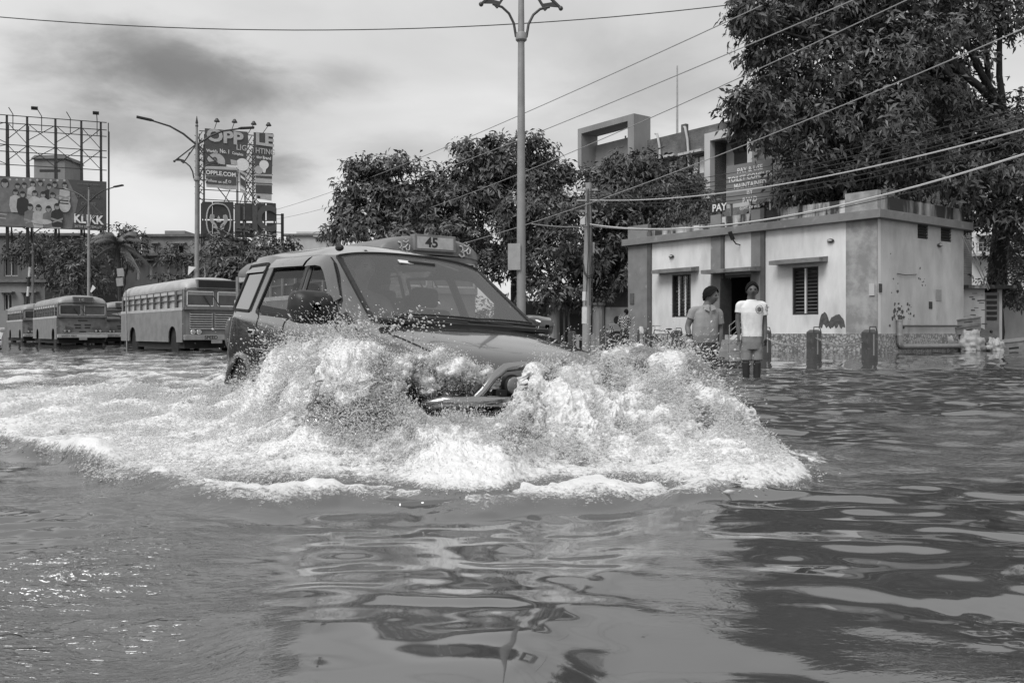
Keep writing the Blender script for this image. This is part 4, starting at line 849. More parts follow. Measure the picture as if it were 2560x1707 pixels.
    # crest outline
    cx, cz = P(221, 498)
    def ring(pts, w): 
        b.cur = 1; lay[0] += .0015
        for i in range(len(pts)): b.beam((pts[i][0], -.006-lay[0], pts[i][1]), (pts[(i+1) % len(pts)][0], -.006-lay[0], pts[(i+1) % len(pts)][1]), w, .004)
    ring([(cx+1.05*math.cos(w)*(1+.13*math.cos(4*w)), cz+.82*math.sin(w)*(1+.14*math.cos(6*w))) for w in np.linspace(0, 2*math.pi, 40)[:-1]], .05)
    ring([(cx+.95*math.cos(w), cz+.35+.22*math.sin(w)) for w in np.linspace(.2, math.pi-.2, 12)]+[(cx+.9*math.cos(w), cz+.3+.15*math.sin(w)) for w in np.linspace(math.pi-.3, .3, 12)], .03)
    b.cur = 1; fx = lambda z_: ((cx, -.06, z_), (1, 0, 0), (0, 0, 1))
    b.text('GOBBINS', fx(cz+.22), .42, .003, bold=.015); b.text('club', fx(cz-.08), .26, .003, bold=.01); b.text('CORPS', fx(cz-.4), .36, .003, bold=.015)
    c2 = P(221, 461); b.text('klikk original series', ((c2[0], -.06, c2[1]), (1, 0, 0), (0, 0, 1)), .22, .003)
    c3 = P(218, 550); b.cur = 4; b.text('KLIKK', ((c3[0]+.1, -.07, c3[1]+.02), (1, 0, -.035), (0, 0, 1)), .98, .004, bold=.035, sx=.82); c4 = P(218, 566); b.cur = 0; b.text('20TH SEPTEMBER', ((c4[0]+.1, -.07, c4[1]-.05), (1, 0, -.02), (0, 0, 1)), .27, .003, bold=.015)
    b.build('picture', [m_postl, m_postm, m_skin, m_black, m_white], o)
film_hoarding()
def tank():
    Y = 78; o = thing('roof_tank', 'boxy dark rooftop stair room seen through the empty truss', 'roof room', (gx(125, Y), Y, gz(440, Y)-3)); c = o.location
    x0, x1, z0, z1 = gx(85, Y)-c.x, gx(162, Y)-c.x, 0, gz(398, Y)-c.z
    b = MB(); b.bb(x0, x1, 0, 3, z0, z1); b.build('wall', m_old2, o); b = MB(); b.add([(x0-.2, -.2, z1), (x1+.2, -.2, z1), (x1+.2, 3.2, z1), (x0-.2, 3.2, z1), (x0+.05, 0, z1+.35), (x1-.05, 0, z1+.35), (x1, 3, z1+.35), (x0, 3, z1+.35)], [(0, 1, 5, 4), (1, 2, 6, 5), (2, 3, 7, 6), (3, 0, 4, 7), (4, 5, 6, 7), (3, 2, 1, 0)]); b.build('roof', m_old, o)
    b = MB(); b.bb(x0+.5, x1-.4, -.02, -.002, gz(430, Y)-c.z, gz(424, Y)-c.z); b.build('slot', m_black, o)
tank()
def lighting_hoarding():
    a, U, uv = plane_fr(512, 62, 683, 63.9); ang = math.atan2(U.y, U.x); W = uv(683, 400)[0]
    o = thing('hoarding', 'torn lighting advertisement hoarding lettered OPPLE on a steel frame', 'billboard', a, ang, 'hoardings on rooftops')
    P = lambda px, py: uv(px, py); zt = uv(512, 319)[1]; zb = uv(512, 500)[1]-.3
    def sheet(name, pts, mat, off=0.0, label=None): b = MB(); b.prism([P(*p) for p in pts], ((0, off, 0), (1, 0, 0), (0, 0, 1)), -.03); return b.build(name, mat, o, label=label)
    sheet('sheet', [(512, 321), (619, 330), (621, 350), (617, 380), (616, 420), (614, 440), (616, 432), (596, 424), (596, 418), (512, 416)], m_flexp); sheet('sheet', [(634, 331), (683, 334), (680, 436), (638, 434), (636, 380)], m_flexp)
    sheet('sheet', [(638, 434.5), (680, 436.5), (679, 502), (639, 496)], m_flexl)
    sheet('loose_flap', [(512, 417), (594, 421), (593, 474), (570, 475), (545, 470), (516, 468)], m_flexl, -.05, 'loose torn lower flap of the sheet'); sheet('loose_flap', [(596, 425), (616, 434), (613, 474), (616, 484), (600, 482)], m_flexl, -.08)
    # printed matter
    b = MB(); lay = [0.0]
    def rect(p, m, pts=None): b.cur = m; lay[0] += .001; b.prism([P(*q) for q in p], ((0, -.012-lay[0], 0), (1, 0, 0), (0, 0, 1)), .001)
    off = -.075
    def rect2(p, m): b.cur = m; lay[0] += .001; b.prism([P(*q) for q in p], ((0, -.09-lay[0], 0), (1, 0, 0), (0, 0, 1)), .001)
    rect2([(513, 423), (592, 426), (592, 441), (513, 438)], 1); rect2([(514, 441), (590, 444), (590, 463), (514, 459)], 1)
    rect2([(599, 431), (613, 440), (613, 470), (601, 462)], 1); rect2([(601, 438), (612, 447), (612, 452), (601, 444)], 0); rect2([(600, 466), (612, 474), (612, 478), (600, 472)], 0)
    rect([(639, 439), (680, 441), (680, 447), (639, 444)], 1); rect([(639, 462), (680, 464), (680, 485), (639, 483)], 1); rect([(639, 457), (680, 459), (680, 461), (639, 459)], 1); rect([(643, 489), (650, 490), (650, 497), (643, 496)], 2)
    def circ(px, py, r, m, fn=rect, a0=0, a1=2*math.pi): c = P(px, py); b.cur = m; lay[0] += .001; b.prism([(c[0]+r*math.cos(w), c[1]+r*math.sin(w)) for w in np.linspace(a0, a1, 22)[:-1]], ((0, -.012-lay[0], 0), (1, 0, 0), (0, 0, 1)), .001)
    circ(540, 405, .62, 3, a0=-.25, a1=math.pi+.25); circ(606, 412, .45, 0); circ(647, 425, .3, 3); circ(660, 412, .33, 0); rect([(655, 419), (666, 420), (663, 433), (658, 432)], 0); rect([(566, 412), (597, 415), (597, 420), (566, 417)], 0); rect([(576, 399), (592, 402), (594, 414), (578, 412)], 3)
    def tx(s, px, py, sz, m=0, bold=.02, sx=1, al='CENTER', dz=-.04, o2=-.06): c = P(px, py); b.cur = m; b.text(s, ((c[0], o2, c[1]), (1, 0, dz), (0, 0, 1)), sz, .002, al, bold, sx)
    tx('OPP', 516, 338, 1.2, 3, .04, 1.12, 'LEFT', -.05); tx('LE', 638, 348, 1.2, 3, .04, 1.1, 'LEFT', -.05)
    tx('LIG', 617, 372, .56, 3, .015, .9, 'RIGHT'); tx('HTING', 638, 377, .56, 3, .015, .80, 'LEFT')
    tx("World's", 516, 377, .29, 0, .02, .78, 'LEFT'); tx('No. 1', 549, 378, .40, 0, .02, .74, 'LEFT'); tx('Complete', 580, 383, .27, 0, .015, .70, 'LEFT', -.1); tx('ting Brand', 641, 393, .3, 0, .02, .82, 'LEFT')
    tx('2', 538, 402, .6, 1, .03); tx('OPPLE.COM', 514, 431.5, .40, 0, .03, .95, 'LEFT', -.03, -.1-lay[0]); tx('Follow us on:', 515, 451, .28, 0, .01, .95, 'LEFT', -.06, -.1-lay[0]); tx('f', 565, 454, .34, 0, .02, 1, 'CENTER', 0, -.1-lay[0]); tx('o', 574, 454, .4, 0, .0, 1, 'CENTER', 0, -.1-lay[0])
    b.build('print', [m_white, m_flexp, m_black, m_flexl], o)
    xs = [-.35, uv(512, 400)[0], uv(596, 400)[0], uv(616, 400)[0], uv(636, 400)[0], W-.05]; zl = uv(560, 500)[1]; zf = 7.0
    for x in xs[:5]: t = MB(); t.beam((x, .3, zf), (x, .3, zt-.4), .06); t.beam((x, 1.0, zf), (x, 1.0, zt-1.0), .06); t.build('upright', m_truss, o)
    b = MB()
    for z in np.linspace(zl, zt-.2, 8): b.beam((xs[0], .28, z), (W, .28, z), .05)
    for z in np.linspace(zl-.1, zt-1, 10):
        for x in (xs[1]-.6, xs[3], xs[4]): b.beam((x, .3, z), (x+.5, 1.0, z+.9), .04); b.beam((x+.5, .3, z), (x, 1.0, z+.6), .04)
    b.beam((xs[1], .3, zl+2), (xs[3], .3, zl-1.5), .06); b.beam((xs[3], .3, zl+1.5), (xs[4]+.3, .3, zl-.5), .06); b.beam((xs[2], .3, zl-.5), (xs[3], .3, zl+1.0), .05); b.beam((xs[1]+1, .3, zl-.8), (xs[2]-.5, .3, zl+.9), .05)
    b.build('bracing', m_truss, o)
    for px, py, dx in ((542, 304, .1), (586, 306, .15), (634, 311, .3), (671, 314, .4)):
        x = uv(px, 320)[0]; f = MB(); f.tube([(x-dx-.1, .1, zt-.2), (x, -.1, uv(px, py)[1])], .025, 5); q = f.build('floodlight', m_truss, o); h = MB(); h.lathe([(.07, .2), (.2, 0), (.2, -.05)], (x, -.1, uv(px, py)[1]), 8); h.build('lamp_head', m_black, q)
lighting_hoarding()
def emblem_hoarding():
    a, U, uv = plane_fr(505, 61, 690, 63.2); ang = math.atan2(U.y, U.x); P = lambda px, py: uv(px, py)
    o = thing('hoarding', 'dark hoarding with pale hands and lamp emblem below the torn one', 'billboard', a, ang, 'hoardings on rooftops')
    m_led = M('led_board', .055, .04, 2, .6)
    def panel(pxs, y0, y1): b = MB(); p = [P(pxs[0], y0), P(pxs[1], y0+.6), P(pxs[1], y1), P(pxs[0], y1-1)]; b.prism(p[::-1], ((0, 0, 0), (1, 0, 0), (0, 0, 1)), .12); b.move(Matrix.Translation((0, .12, 0))); b.build('board', m_led, o)
    for x0, x1 in ((505, 530), (532, 583.5)): panel((x0, x1), 504, 548); panel((x0, x1), 551, 592)
    for x0, x1 in ((587, 609), (613, 634), (642, 663), (667, 690)): panel((x0, x1), 508, 553); panel((x0, x1), 557, 594 if x0 != 642 else 590)
    c = P(546.5, 552); rx, rz = .80, 1.17
    pts = [(c[0]+rx*math.copysign(abs(math.cos(w))**.72, math.cos(w)), c[1]+rz*math.copysign(abs(math.sin(w))**.85, math.sin(w))) for w in np.linspace(0, 2*math.pi, 41)]
    b = MB(); b.tube([(x, -.05, z) for x, z in pts], .05, 6); b.build('emblem_ring', m_flexl, o)
    for s in (-1, 1):
        hand = [(.02, -.58), (.34, -.58), (.40, -.30), (.58, -.02), (.62, .18), (.56, .42), (.49, .44), (.47, .47), (.40, .46), (.38, .43), (.30, .42), (.28, .22), (.36, .1), (.30, -.08), (.16, -.25)]
        b = MB(); b.prism([(c[0]+s*x, c[1]+z-.02) for x, z in hand], ((0, -.02, 0), (1, 0, 0), (0, 0, 1)), .06); b.build('emblem_hand', m_flexl, o)
        b = MB()
        for k in range(3): b.beam((c[0]+s*(.37+.07*k), -.085, c[1]+.12), (c[0]+s*(.35+.07*k), -.085, c[1]+.40), .012, .004)
        b.build('finger_lines', m_led, o)
    b = MB(); b.prism([(c[0]-.2, c[1]+.02), (c[0]-.12, c[1]-.12), (c[0]+.12, c[1]-.12), (c[0]+.2, c[1]+.02)], ((0, -.02, 0), (1, 0, 0), (0, 0, 1)), .05); b.prism([(c[0]-.07, c[1]+.1), (c[0], c[1]+.06), (c[0]+.07, c[1]+.1), (c[0]+.08, c[1]+.2), (c[0], c[1]+.36), (c[0]-.08, c[1]+.2)], ((0, -.02, 0), (1, 0, 0), (0, 0, 1)), .05); b.build('emblem_lamp', m_flexl, o)
    m_let = M('led_letter', .095, .08, 4, .5)
    for ch, px in (('L', 603), ('I', 637), ('C', 666)): q = P(px, 550); b = MB(); b.text(ch, ((q[0], -.06, q[1]), (1, 0, -.02), (0, 0, 1)), 2.5, .04, bold=.035, sx=.82); b.build('letter', m_let, o)
    b = MB(); 
    for px in (506, 531, 585, 611, 638, 665, 689): q = P(px, 550); b.beam((q[0], .5, 5), (q[0], .5, P(px, 506)[1]), .09)
    for py in (512, 550, 588, 600): b.beam((P(505, py)[0], .55, P(505, py)[1]), (P(690, py)[0], .55, P(690, py)[1]), .05)
    b.build('frame', m_truss, o)
    # open ladder frame at the right end
    q0, q1 = P(696, 540)[0], P(708, 540)[0]; b = MB(); z0, z1 = 4.5, P(706, 533)[1]; b.beam((q1, .3, z0), (q1, .3, z1), .18)
    b.beam((q0-.1, .3, z0), (q0-.1, .3, z1-.1), .05)
    for py in (536, 558, 580, 602): b.beam((q0-.5, .3, P(700, py)[1]), (q1+.1, .3, P(700, py)[1]), .06)
    b.build('ladder_frame', m_truss, o)
emblem_hoarding()
# ================================================================== trees
def leaf_mat(name, c1, c2, rough=.42):
    m = M(name, c1, c2, 1.6, rough, spec=.45, detail=3, lo=.3, hi=.7); b = m.node_tree.nodes['Principled BSDF']; return m
m_leaf = leaf_mat('leaf_green_dark', .055, .125); m_leaf2 = leaf_mat('leaf_green_mid', .055, .13); m_leafp = leaf_mat('palm_leaf', .07, .15); m_bark = M('bark', .055, .03, 3, .9, bump=.5, bscale=14, streak=3)
def sprays(clumps, per_m2, leaf, k=7, seed=1, droop=.55, gap=.36, gsc=.9, shell=(.50, 1.14)):
    rg = np.random.default_rng(seed); PP, DD = [], []
    for c, r in clumps:
        r = np.array(r if isinstance(r, (tuple, list)) else (r, r, r)); n = int(per_m2*4*math.pi*(r[0]*r[1]+r[0]*r[2]+r[1]*r[2])/3)
        d = rg.normal(size=(n, 3)); d /= np.linalg.norm(d, axis=1)[:, None]
        q = rg.uniform(shell[0]**2, shell[1]**2, n)**.5*(.60+.85*vnoise(d[:, 0]*2.3+c[0], d[:, 1]*2.3+c[2], d[:, 2]*2.3+seed)); p = np.array(c)+d*r*q[:, None]
        PP.append(p); DD.append(d)
    P, D = np.concatenate(PP), np.concatenate(DD); g = fbm(P[:, 0]*gsc+seed, P[:, 1]*gsc, P[:, 2]*gsc, 2); ok = g > gap; P, D = P[ok], D[ok]; n = len(P)
    D = D*.8+rg.normal(size=(n, 3))*.35; D[:, 2] += .15; D /= np.linalg.norm(D, axis=1)[:, None]
    a = np.cross(D, np.array([.1, .2, 1.0])); a /= np.linalg.norm(a, axis=1)[:, None]; b = np.cross(D, a)
    V = []; 
    for j in range(k):
        w = 2*math.pi*(j+rg.uniform(-.3, .3, n))/k; o = (np.cos(w)[:, None]*a+np.sin(w)[:, None]*b); t = D*rg.uniform(.1, .7, (n, 1))+o*.9; t[:, 2] -= droop*rg.uniform(.5, 1.2, n); t /= np.linalg.norm(t, axis=1)[:, None]
        L = leaf*rg.uniform(.45, 1.35, (n, 1)); s = np.cross(t, D+rg.normal(size=(n, 3))*.25); s /= (np.linalg.norm(s, axis=1)[:, None]+1e-6); nn = np.cross(s, t); p0 = P+rg.normal(size=(n, 3))*leaf*.35; wd = L*.17
        mid = p0+t*L*.48; tip = p0+t*L; tip[:, 2] -= (L*.16)[:, 0]
        V.append(np.stack([p0, mid+s*wd+nn*wd*.35, tip, mid-s*wd+nn*wd*.35], 1))
    V = np.concatenate(V).reshape(-1, 3); i = np.arange(len(V)//4)[:, None]*4
    T = np.concatenate([i+np.array([[0, 1, 2]]), i+np.array([[0, 2, 3]])]); return V, T
def limb(b, pts, r0, r1, seed=0, wob=.25):
    rg = random.Random(seed); P = []; n = 9
    for i in range(n+1):
        t = i/n*(len(pts)-1); j = min(int(t), len(pts)-2); p = Vector(pts[j]).lerp(Vector(pts[j+1]), t-j); P.append(p+Vector((rg.uniform(-1, 1), rg.uniform(-1, 1), rg.uniform(-.5, .5)))*wob*(0 if i in (0,) else 1)*.4)
    b.tube(P, [r0+(r1-r0)*i/n for i in range(n+1)], 8)
def tree(label, base, cl, per, leaf, seed, trunk_r=.25, fork=None, mat=None, k=7, group=None, gap=.36, gsc=.9, shell=(.55, 1.04), nl=99, droop=.55):
    shell = (.50, 1.14)
    o = thing('tree', label, 'tree', base, 0, group); off = np.array(base); cl = [((c[0]-off[0], c[1]-off[1], c[2]-off[2]), r) for c, r in cl]
    fork = Vector(fork)-Vector(base) if fork is not None else Vector((0, 0, np.mean([c[2] for c, r in cl])*.45)); b = MB(); limb(b, [(0, 0, -.4), tuple(fork)], trunk_r, trunk_r*.75, seed); b.build('trunk', m_bark, o, smooth='all')
    b = MB()
    for i, (c, r) in enumerate(cl[:nl]): limb(b, [tuple(fork*(.75+.25*(i % 3)/2)), tuple(fork.lerp(Vector(c), .5)+Vector((0, 0, .25))), c], trunk_r*.42, .03, seed+i)
    b.build('limbs', m_bark, o, smooth='all')
    V, T = sprays(cl, per, leaf, k, seed, gap=gap, gsc=gsc, shell=shell, droop=droop); np_mesh('crown', V, T, mat or m_leaf, o); return o
def C(px, py, rp, Y, ry=None): r = rp/F*Y; return (tuple(at(px, py, Y)), (r, ry or r, r*.95))
def spread(cl, seed, n=2, flat=.62):
    rg = random.Random(seed); o = []
    for c, r in cl:
        o.append((c, (r[0]*.95, r[1]*.9, r[2]*flat)))
        for _ in range(n): k = rg.uniform(.42, .62); o.append(((c[0]+rg.uniform(-.85, .85)*r[0], c[1]+rg.uniform(-.6, .6)*r[1], c[2]+rg.uniform(-.6, .55)*r[2]), (r[0]*k*1.15, r[1]*k, r[2]*k*.62)))
    return o
# the big tree over the toilet building
cl = [C(1925, 50, 95, 33), C(1880, 25, 60, 32), C(2060, 40, 140, 34), C(2230, 10, 160, 35), C(2400, -20, 130, 36), C(2140, -70, 140, 34), C(1960, -50, 120, 34), C(2590, -10, 130, 36), C(1960, 165, 85, 33), C(2080, 170, 135, 34), C(2230, 150, 130, 33), C(2390, 130, 110, 37), C(2560, 330, 120, 36), C(1872, 262, 66, 32), C(1905, 330, 60, 32.5), C(1900, 120, 55, 33), C(1945, 285, 100, 33), C(2070, 300, 130, 34), C(2210, 300, 125, 33), C(2350, 280, 110, 35), C(2460, 330, 100, 36),
      C(2020, 400, 85, 33.5), C(2120, 420, 105, 34.5), C(1985, 475, 50, 34), C(2060, 500, 62, 35), C(2150, 470, 60, 35), C(2250, 420, 105, 34), C(2370, 430, 110, 34.5), C(2490, 450, 110, 35), C(2600, 470, 100, 35), C(2440, 535, 70, 35.5), C(2540, 545, 75, 35)]
tree('huge spreading leafy tree overhanging the toilet building on the right', (gx(2478, 37.6), 37.6, 0), spread(cl, 3, 2, .85), 12.0, .29, 5, .42, at(2520, 300, 37), k=7, gap=.435, gsc=1.5, nl=20)
# the trees behind the car
cl = [C(845, 575, 36, 44), C(885, 480, 42, 44), C(868, 548, 34, 44), C(905, 420, 34, 44), C(925, 450, 60, 44), C(880, 520, 50, 44), C(985, 425, 75, 44), C(960, 500, 95, 44), C(1060, 460, 95, 45), C(1050, 545, 105, 44), C(930, 575, 75, 43), C(1140, 450, 70, 45), C(1150, 500, 80, 44), C(1130, 540, 90, 44), C(1120, 600, 90, 43), C(1000, 610, 70, 42)]
tree('spreading dark leafy tree standing above roof of the route 45 bus', (gx(1040, 45), 45, 0), spread(cl, 4), 9.5, .31, 17, .3, at(1045, 640, 45), group='dark leafy trees behind the car', gap=.42, gsc=1.2)
cl = [C(1190, 395, 62, 45), C(1175, 370, 40, 45), C(1270, 400, 85, 45), C(1355, 375, 52, 45), C(1230, 470, 100, 45), C(1330, 460, 95, 45), C(1390, 430, 52, 46), C(1250, 560, 100, 44), C(1350, 550, 100, 44), C(1240, 650, 70, 43), C(1330, 650, 95, 43), C(1390, 715, 60, 42), C(1300, 720, 40, 42)]
tree('tallest dark leafy tree directly behind the tall lamp post', (gx(1290, 45), 45, 0), spread(cl, 5), 9.5, .31, 23, .3, at(1290, 640, 45), group='dark leafy trees behind the car', gap=.42, gsc=1.2)
cl = [C(1500, 440, 55, 45), C(1570, 420, 68, 45), C(1640, 425, 70, 45), C(1540, 490, 90, 44.5), C(1640, 490, 80, 45), C(1710, 470, 56, 45.5), C(1745, 500, 45, 45), C(1440, 530, 80, 44), C(1520, 560, 90, 44), C(1600, 560, 70, 45.5), C(1470, 640, 85, 43.5), C(1530, 670, 70, 43.5), C(1420, 660, 65, 43), C(1480, 735, 55, 43), C(1555, 720, 50, 44), C(1420, 735, 50, 43)]
tree('dark drooping tree between utility pole and toilet building', (gx(1530, 45), 45, 0), spread(cl, 6), 9.5, .31, 31, .28, at(1530, 640, 45), group='dark leafy trees behind the car', gap=.42, gsc=1.2)
V, T = sprays([C(1690, 525, 34, 40), C(1760, 540, 32, 39.5), C(1660, 545, 26, 40), C(1900, 535, 24, 36.6), C(1925, 510, 30, 36.4), C(1880, 552, 18, 36.8)], 22, .2, 6, 41, gap=.3); o = np_mesh('creeper', V, T, m_leaf2); tag(o, 'trailing creeper spilling over parapet around the small PAY sign', 'creeper')
V, T = sprays([C(2520, 655, 62, 36.8), C(2560, 700, 60, 36.8), C(2490, 690, 40, 37), C(2590, 620, 60, 37), C(2530, 735, 42, 37)], 16, .2, 6, 43, gap=.3); o = np_mesh('bush', V, T, m_leaf2); tag(o, 'dense leafy bush above the boundary wall at right edge', 'bush')
# far trees on the left
FT = [('rounded grey green tree between the office block and palm', 215, 66, [C(205, 650, 55, 66), C(190, 700, 50, 65), C(240, 690, 45, 66), C(180, 640, 35, 67)], 3.2), ('tall dark tree rising behind the palm', 300, 72, [C(290, 590, 32, 72), C(315, 600, 30, 72), C(275, 620, 40, 72), C(330, 630, 45, 72), C(345, 600, 25, 73)], 3.2),
      ('feathery tree beside lamp post behind large bus', 455, 66, [C(440, 650, 42, 66), C(470, 680, 40, 66), C(420, 690, 30, 66), C(500, 640, 36, 67)], 2.6), ('dark tree clump under the emblem hoarding', 590, 58, [C(560, 620, 45, 58), C(600, 650, 55, 58), C(540, 660, 50, 57), C(620, 610, 38, 58), C(575, 690, 40, 56)], 4.0), ('grey leafy tree right of the emblem hoarding', 690, 54, [C(660, 620, 42, 54), C(710, 625, 36, 55), C(690, 660, 50, 54), C(640, 665, 40, 53)], 4.0),
      ('light airy tree with sparse leaves left of dark trees', 840, 60, [C(835, 575, 24, 60), C(855, 590, 30, 60), C(870, 560, 18, 60), C(820, 610, 30, 60), C(780, 630, 34, 60)], 2.4), ('dark tree under the film poster hoarding', 120, 80, [C(100, 620, 40, 80), C(140, 650, 40, 80), C(60, 630, 40, 80), C(120, 690, 35, 79)], 2.6)]
for i, (lab, px, Y, cl, per) in enumerate(FT): tree(lab, (gx(px, Y), Y, 0), cl, per*2.2, .36, 51+i, .2, mat=m_leaf2 if i % 2 == 0 else m_leaf, k=6, group='trees beyond the buses', gap=.33 if i != 5 else .5)
def palm():
    Y = 62; base = Vector((gx(292, Y), Y, 0)); o = thing('palm_tree', 'coconut palm with drooping grey fronds behind the bus stop sign', 'palm', base); top = Vector((.1, 0, gz(612, Y)))
    b = MB(); b.tube([(0, 0, -.4), (.25, 0, 2.5), top], [.2, .15, .13], 8); b.build('trunk', m_bark, o); rg = random.Random(5)
    for k in range(15):
        a = k*2.399+rg.uniform(-.2, .2); el = rg.uniform(-.2, 1.0) if k > 4 else rg.uniform(.6, 1.3); L = rg.uniform(2.3, 3.2); sp = []; n = 14
        for i in range(n+1): t = i/n; sp.append(top+Vector((math.cos(a)*math.cos(el)*L*t, math.sin(a)*math.cos(el)*L*t, math.sin(el)*L*t-1.5*L*.45*t*t)))
        b = MB(); b.tube(sp, [.035-.03*i/n for i in range(n+1)], 4)
        for i in range(1, n):
            for q in (0, .5):
                p = sp[i].lerp(sp[i+1], q); d = (sp[i+1]-sp[i]).normalized(); sd = d.cross(Vector((0, 0, 1))).normalized(); ll = .75*math.sin(math.pi*(.15+.8*i/n))
                for s in (-1, 1): e = p+sd*s*ll*.62+d*ll*.45-Vector((0, 0, ll*.55)); w = d*.05; b.add([p-w, p+w, e], [(0, 1, 2)])
        b.build('frond', m_leafp, o)
palm()
V, T = sprays([((x, 120+20*math.sin(x*.7), 1.5+1.5*vnoise(np.array([x*.13]), np.array([0.]))[0]), (5, 3, 3.2)) for x in np.arange(-95, 60, 5.0)]+[((-46*math.sin(R(a)), 46*math.cos(R(a)), 2.2+1.6*vnoise(np.array([a*.21]), np.array([3.]))[0]), (4.5, 4.5, 3.0)) for a in range(40, 125, 5)], 1.6, .8, 5, 77, gap=.2); o = np_mesh('treeline_and_added_arc', V, T, m_leaf, None); tag(o, kind='stuff')  # second, left arc is out of view, added to darken the car side's reflections
# ================================================================== the car ploughing through the water
CAR_LOC = Vector((0.215, 5.408, -0.355)); CAR_H, CAR_P, CAR_R = -0.975, 0.024, -0.049
CAR_ROT = (Matrix.Rotation(CAR_H, 3, 'Z') @ Matrix.Rotation(CAR_P, 3, 'Y') @ Matrix.Rotation(CAR_R, 3, 'X'))
CAR_M = Matrix.Translation(CAR_LOC) @ CAR_ROT.to_4x4()
def paint():
    m = M('silver_grey_paint', .10, .085, 3, .12, metal=.5, coat=1.0, spec=.5, detail=4); return m
m_car = paint(); m_rubber = M('black_rubber', .012, .02, 9, .6); m_carglass = glass('car_window_glass', .03, .02, .30, .8); m_ws = glass('car_windscreen_glass', .20, .03, .40, .8); m_cabin = M('cabin_trim', .03, .045, 4, .8); m_seat = M('seat_fabric', .06, .04, 10, .9); m_plast = M('black_plastic', .018, .012, 20, .45, bump=.1, bscale=200); m_carchrome = M('chrome', .8, rough=.08, metal=1); m_mirrorglass = glass('boosted_mirror_glass', .40, .02, .92, .8); m_mirrorglass.node_tree.nodes['Principled BSDF'].inputs['Metallic'].default_value = .95; m_hclear = M('headlamp_glass', .10, .06, 20, .06, spec=.9)  # quarter window glass made metallic to strengthen its sky reflection; no real film
car = thing('car', 'silver grey people carrier ploughing nose first through floodwater in a burst of spray', 'car', CAR_LOC, rot=CAR_ROT.to_euler())
def car_body():
    pass
    # columns rear -> front, rows sill -> roof centre; each entry (x, y, z), right side has y < 0
    def col(xb, xt, zwb, zwt, rx=None, zk=0):
        rx = xt if rx is None else rx
        return [(xb, .77, .30), (xb, .850, .45), (xb, .868, .66), (xb, .850, .90), (xb, .828, zwb-.06), (xb, .805, zwb), (xt, .648, zwt), (rx, .618, zwt+.075), (rx, .52, zwt+.135+zk), (rx, .27, zwt+.165+zk), (rx, 0, zwt+.172+zk)]
    c0 = [(-4.02, .70, .34), (-4.07, .77, .45), (-4.09, .80, .66), (-4.09, .80, .90), (-4.10, .785, 1.06), (-4.085, .76, 1.13), (-4.04, .615, 1.53), (-4.02, .585, 1.60), (-4.00, .50, 1.645), (-3.99, .26, 1.665), (-3.985, 0, 1.67)]
    cols = [c0, col(-3.96, -3.985, 1.135, 1.565, zk=-.03), col(-3.475, -3.47, 1.12, 1.575, zk=-.02), col(-3.30, -3.31, 1.11, 1.53, zk=.02), col(-2.375, -2.50, 1.075, 1.52, zk=.03), col(-2.31, -2.43, 1.07, 1.515, zk=.035),
        [(-1.36, .77, .30), (-1.36, .845, .45), (-1.36, .862, .66), (-1.37, .862, .90), (-1.41, .845, .985), (-1.43, .812, 1.045), (-2.10, .655, 1.495), (-1.99, .622, 1.575), (-1.955, .50, 1.605), (-1.93, .27, 1.625), (-1.92, 0, 1.63)],
        [(-1.08, .77, .30), (-1.08, .845, .45), (-1.08, .862, .66), (-1.08, .862, .88), (-1.12, .845, .97), (-1.13, .812, 1.035), (-1.17, .765, 1.062), (-1.13, .70, 1.068), (-1.06, .47, 1.07), (-1.01, .25, 1.075), (-1.0, 0, 1.076)],
        [(-.98, .77, .30), (-.98, .845, .45), (-.98, .862, .66), (-.98, .862, .86), (-1.0, .845, .95), (-1.0, .80, 1.00), (-1.02, .72, 1.025), (-1.0, .63, 1.04), (-.95, .45, 1.055), (-.92, .25, 1.065), (-.91, 0, 1.068)],
        [(-.60, .77, .30), (-.60, .845, .45), (-.60, .86, .66), (-.60, .855, .80), (-.60, .83, .885), (-.60, .77, .94), (-.60, .70, .955), (-.60, .60, .965), (-.58, .43, 1.00), (-.57, .22, 1.01), (-.57, 0, 1.012)],
        [(-.28, .77, .32), (-.28, .83, .45), (-.28, .84, .62), (-.28, .83, .74), (-.27, .80, .81), (-.26, .74, .86), (-.25, .66, .875), (-.24, .56, .885), (-.22, .42, .925), (-.21, .22, .935), (-.21, 0, .938)],
        [(-.10, .72, .34), (-.08, .77, .45), (-.08, .78, .58), (-.08, .76, .68), (-.08, .73, .75), (-.07, .67, .79), (-.06, .60, .80), (-.05, .5, .81), (-.03, .40, .84), (-.02, .2, .85), (-.02, 0, .85)],
        [(-.04, .66, .36), (-.01, .70, .45), (.0, .70, .55), (.0, .69, .61), (.0, .67, .66), (.0, .62, .68), (.0, .56, .69), (.0, .47, .69), (.02, .38, .70), (.02, .2, .71), (.02, 0, .71)]]
    bm = bmesh.new(); vcr = bm.verts.layers.float.new('crease_vert'); crease = bm.edges.layers.float.new('crease_edge'); nc, nr = len(cols), 11; V = {}
    for i in range(nc):
        for j in range(nr):
            x, y, z = cols[i][j]
            V[i, j, -1] = bm.verts.new((x, -y, z)); V[i, j, 1] = V[i, j, -1] if j == nr-1 else bm.verts.new((x, y, z))
    BODY, ROOF, BON, FD, RD, FG, RG, QG, WS, BG = range(10)
    def kind(i, j):
        if j == 5: return {1: QG, 3: RG, 5: FG}.get(i, BODY)
        if i == 6 and j >= 7: return WS
        if i <= 5 and j >= 7: return ROOF
        if i >= 8 and j >= 6: return BON
        if i == 3 and 1 <= j <= 4: return RD
        if i in (4, 5) and 1 <= j <= 4: return FD
        return BODY
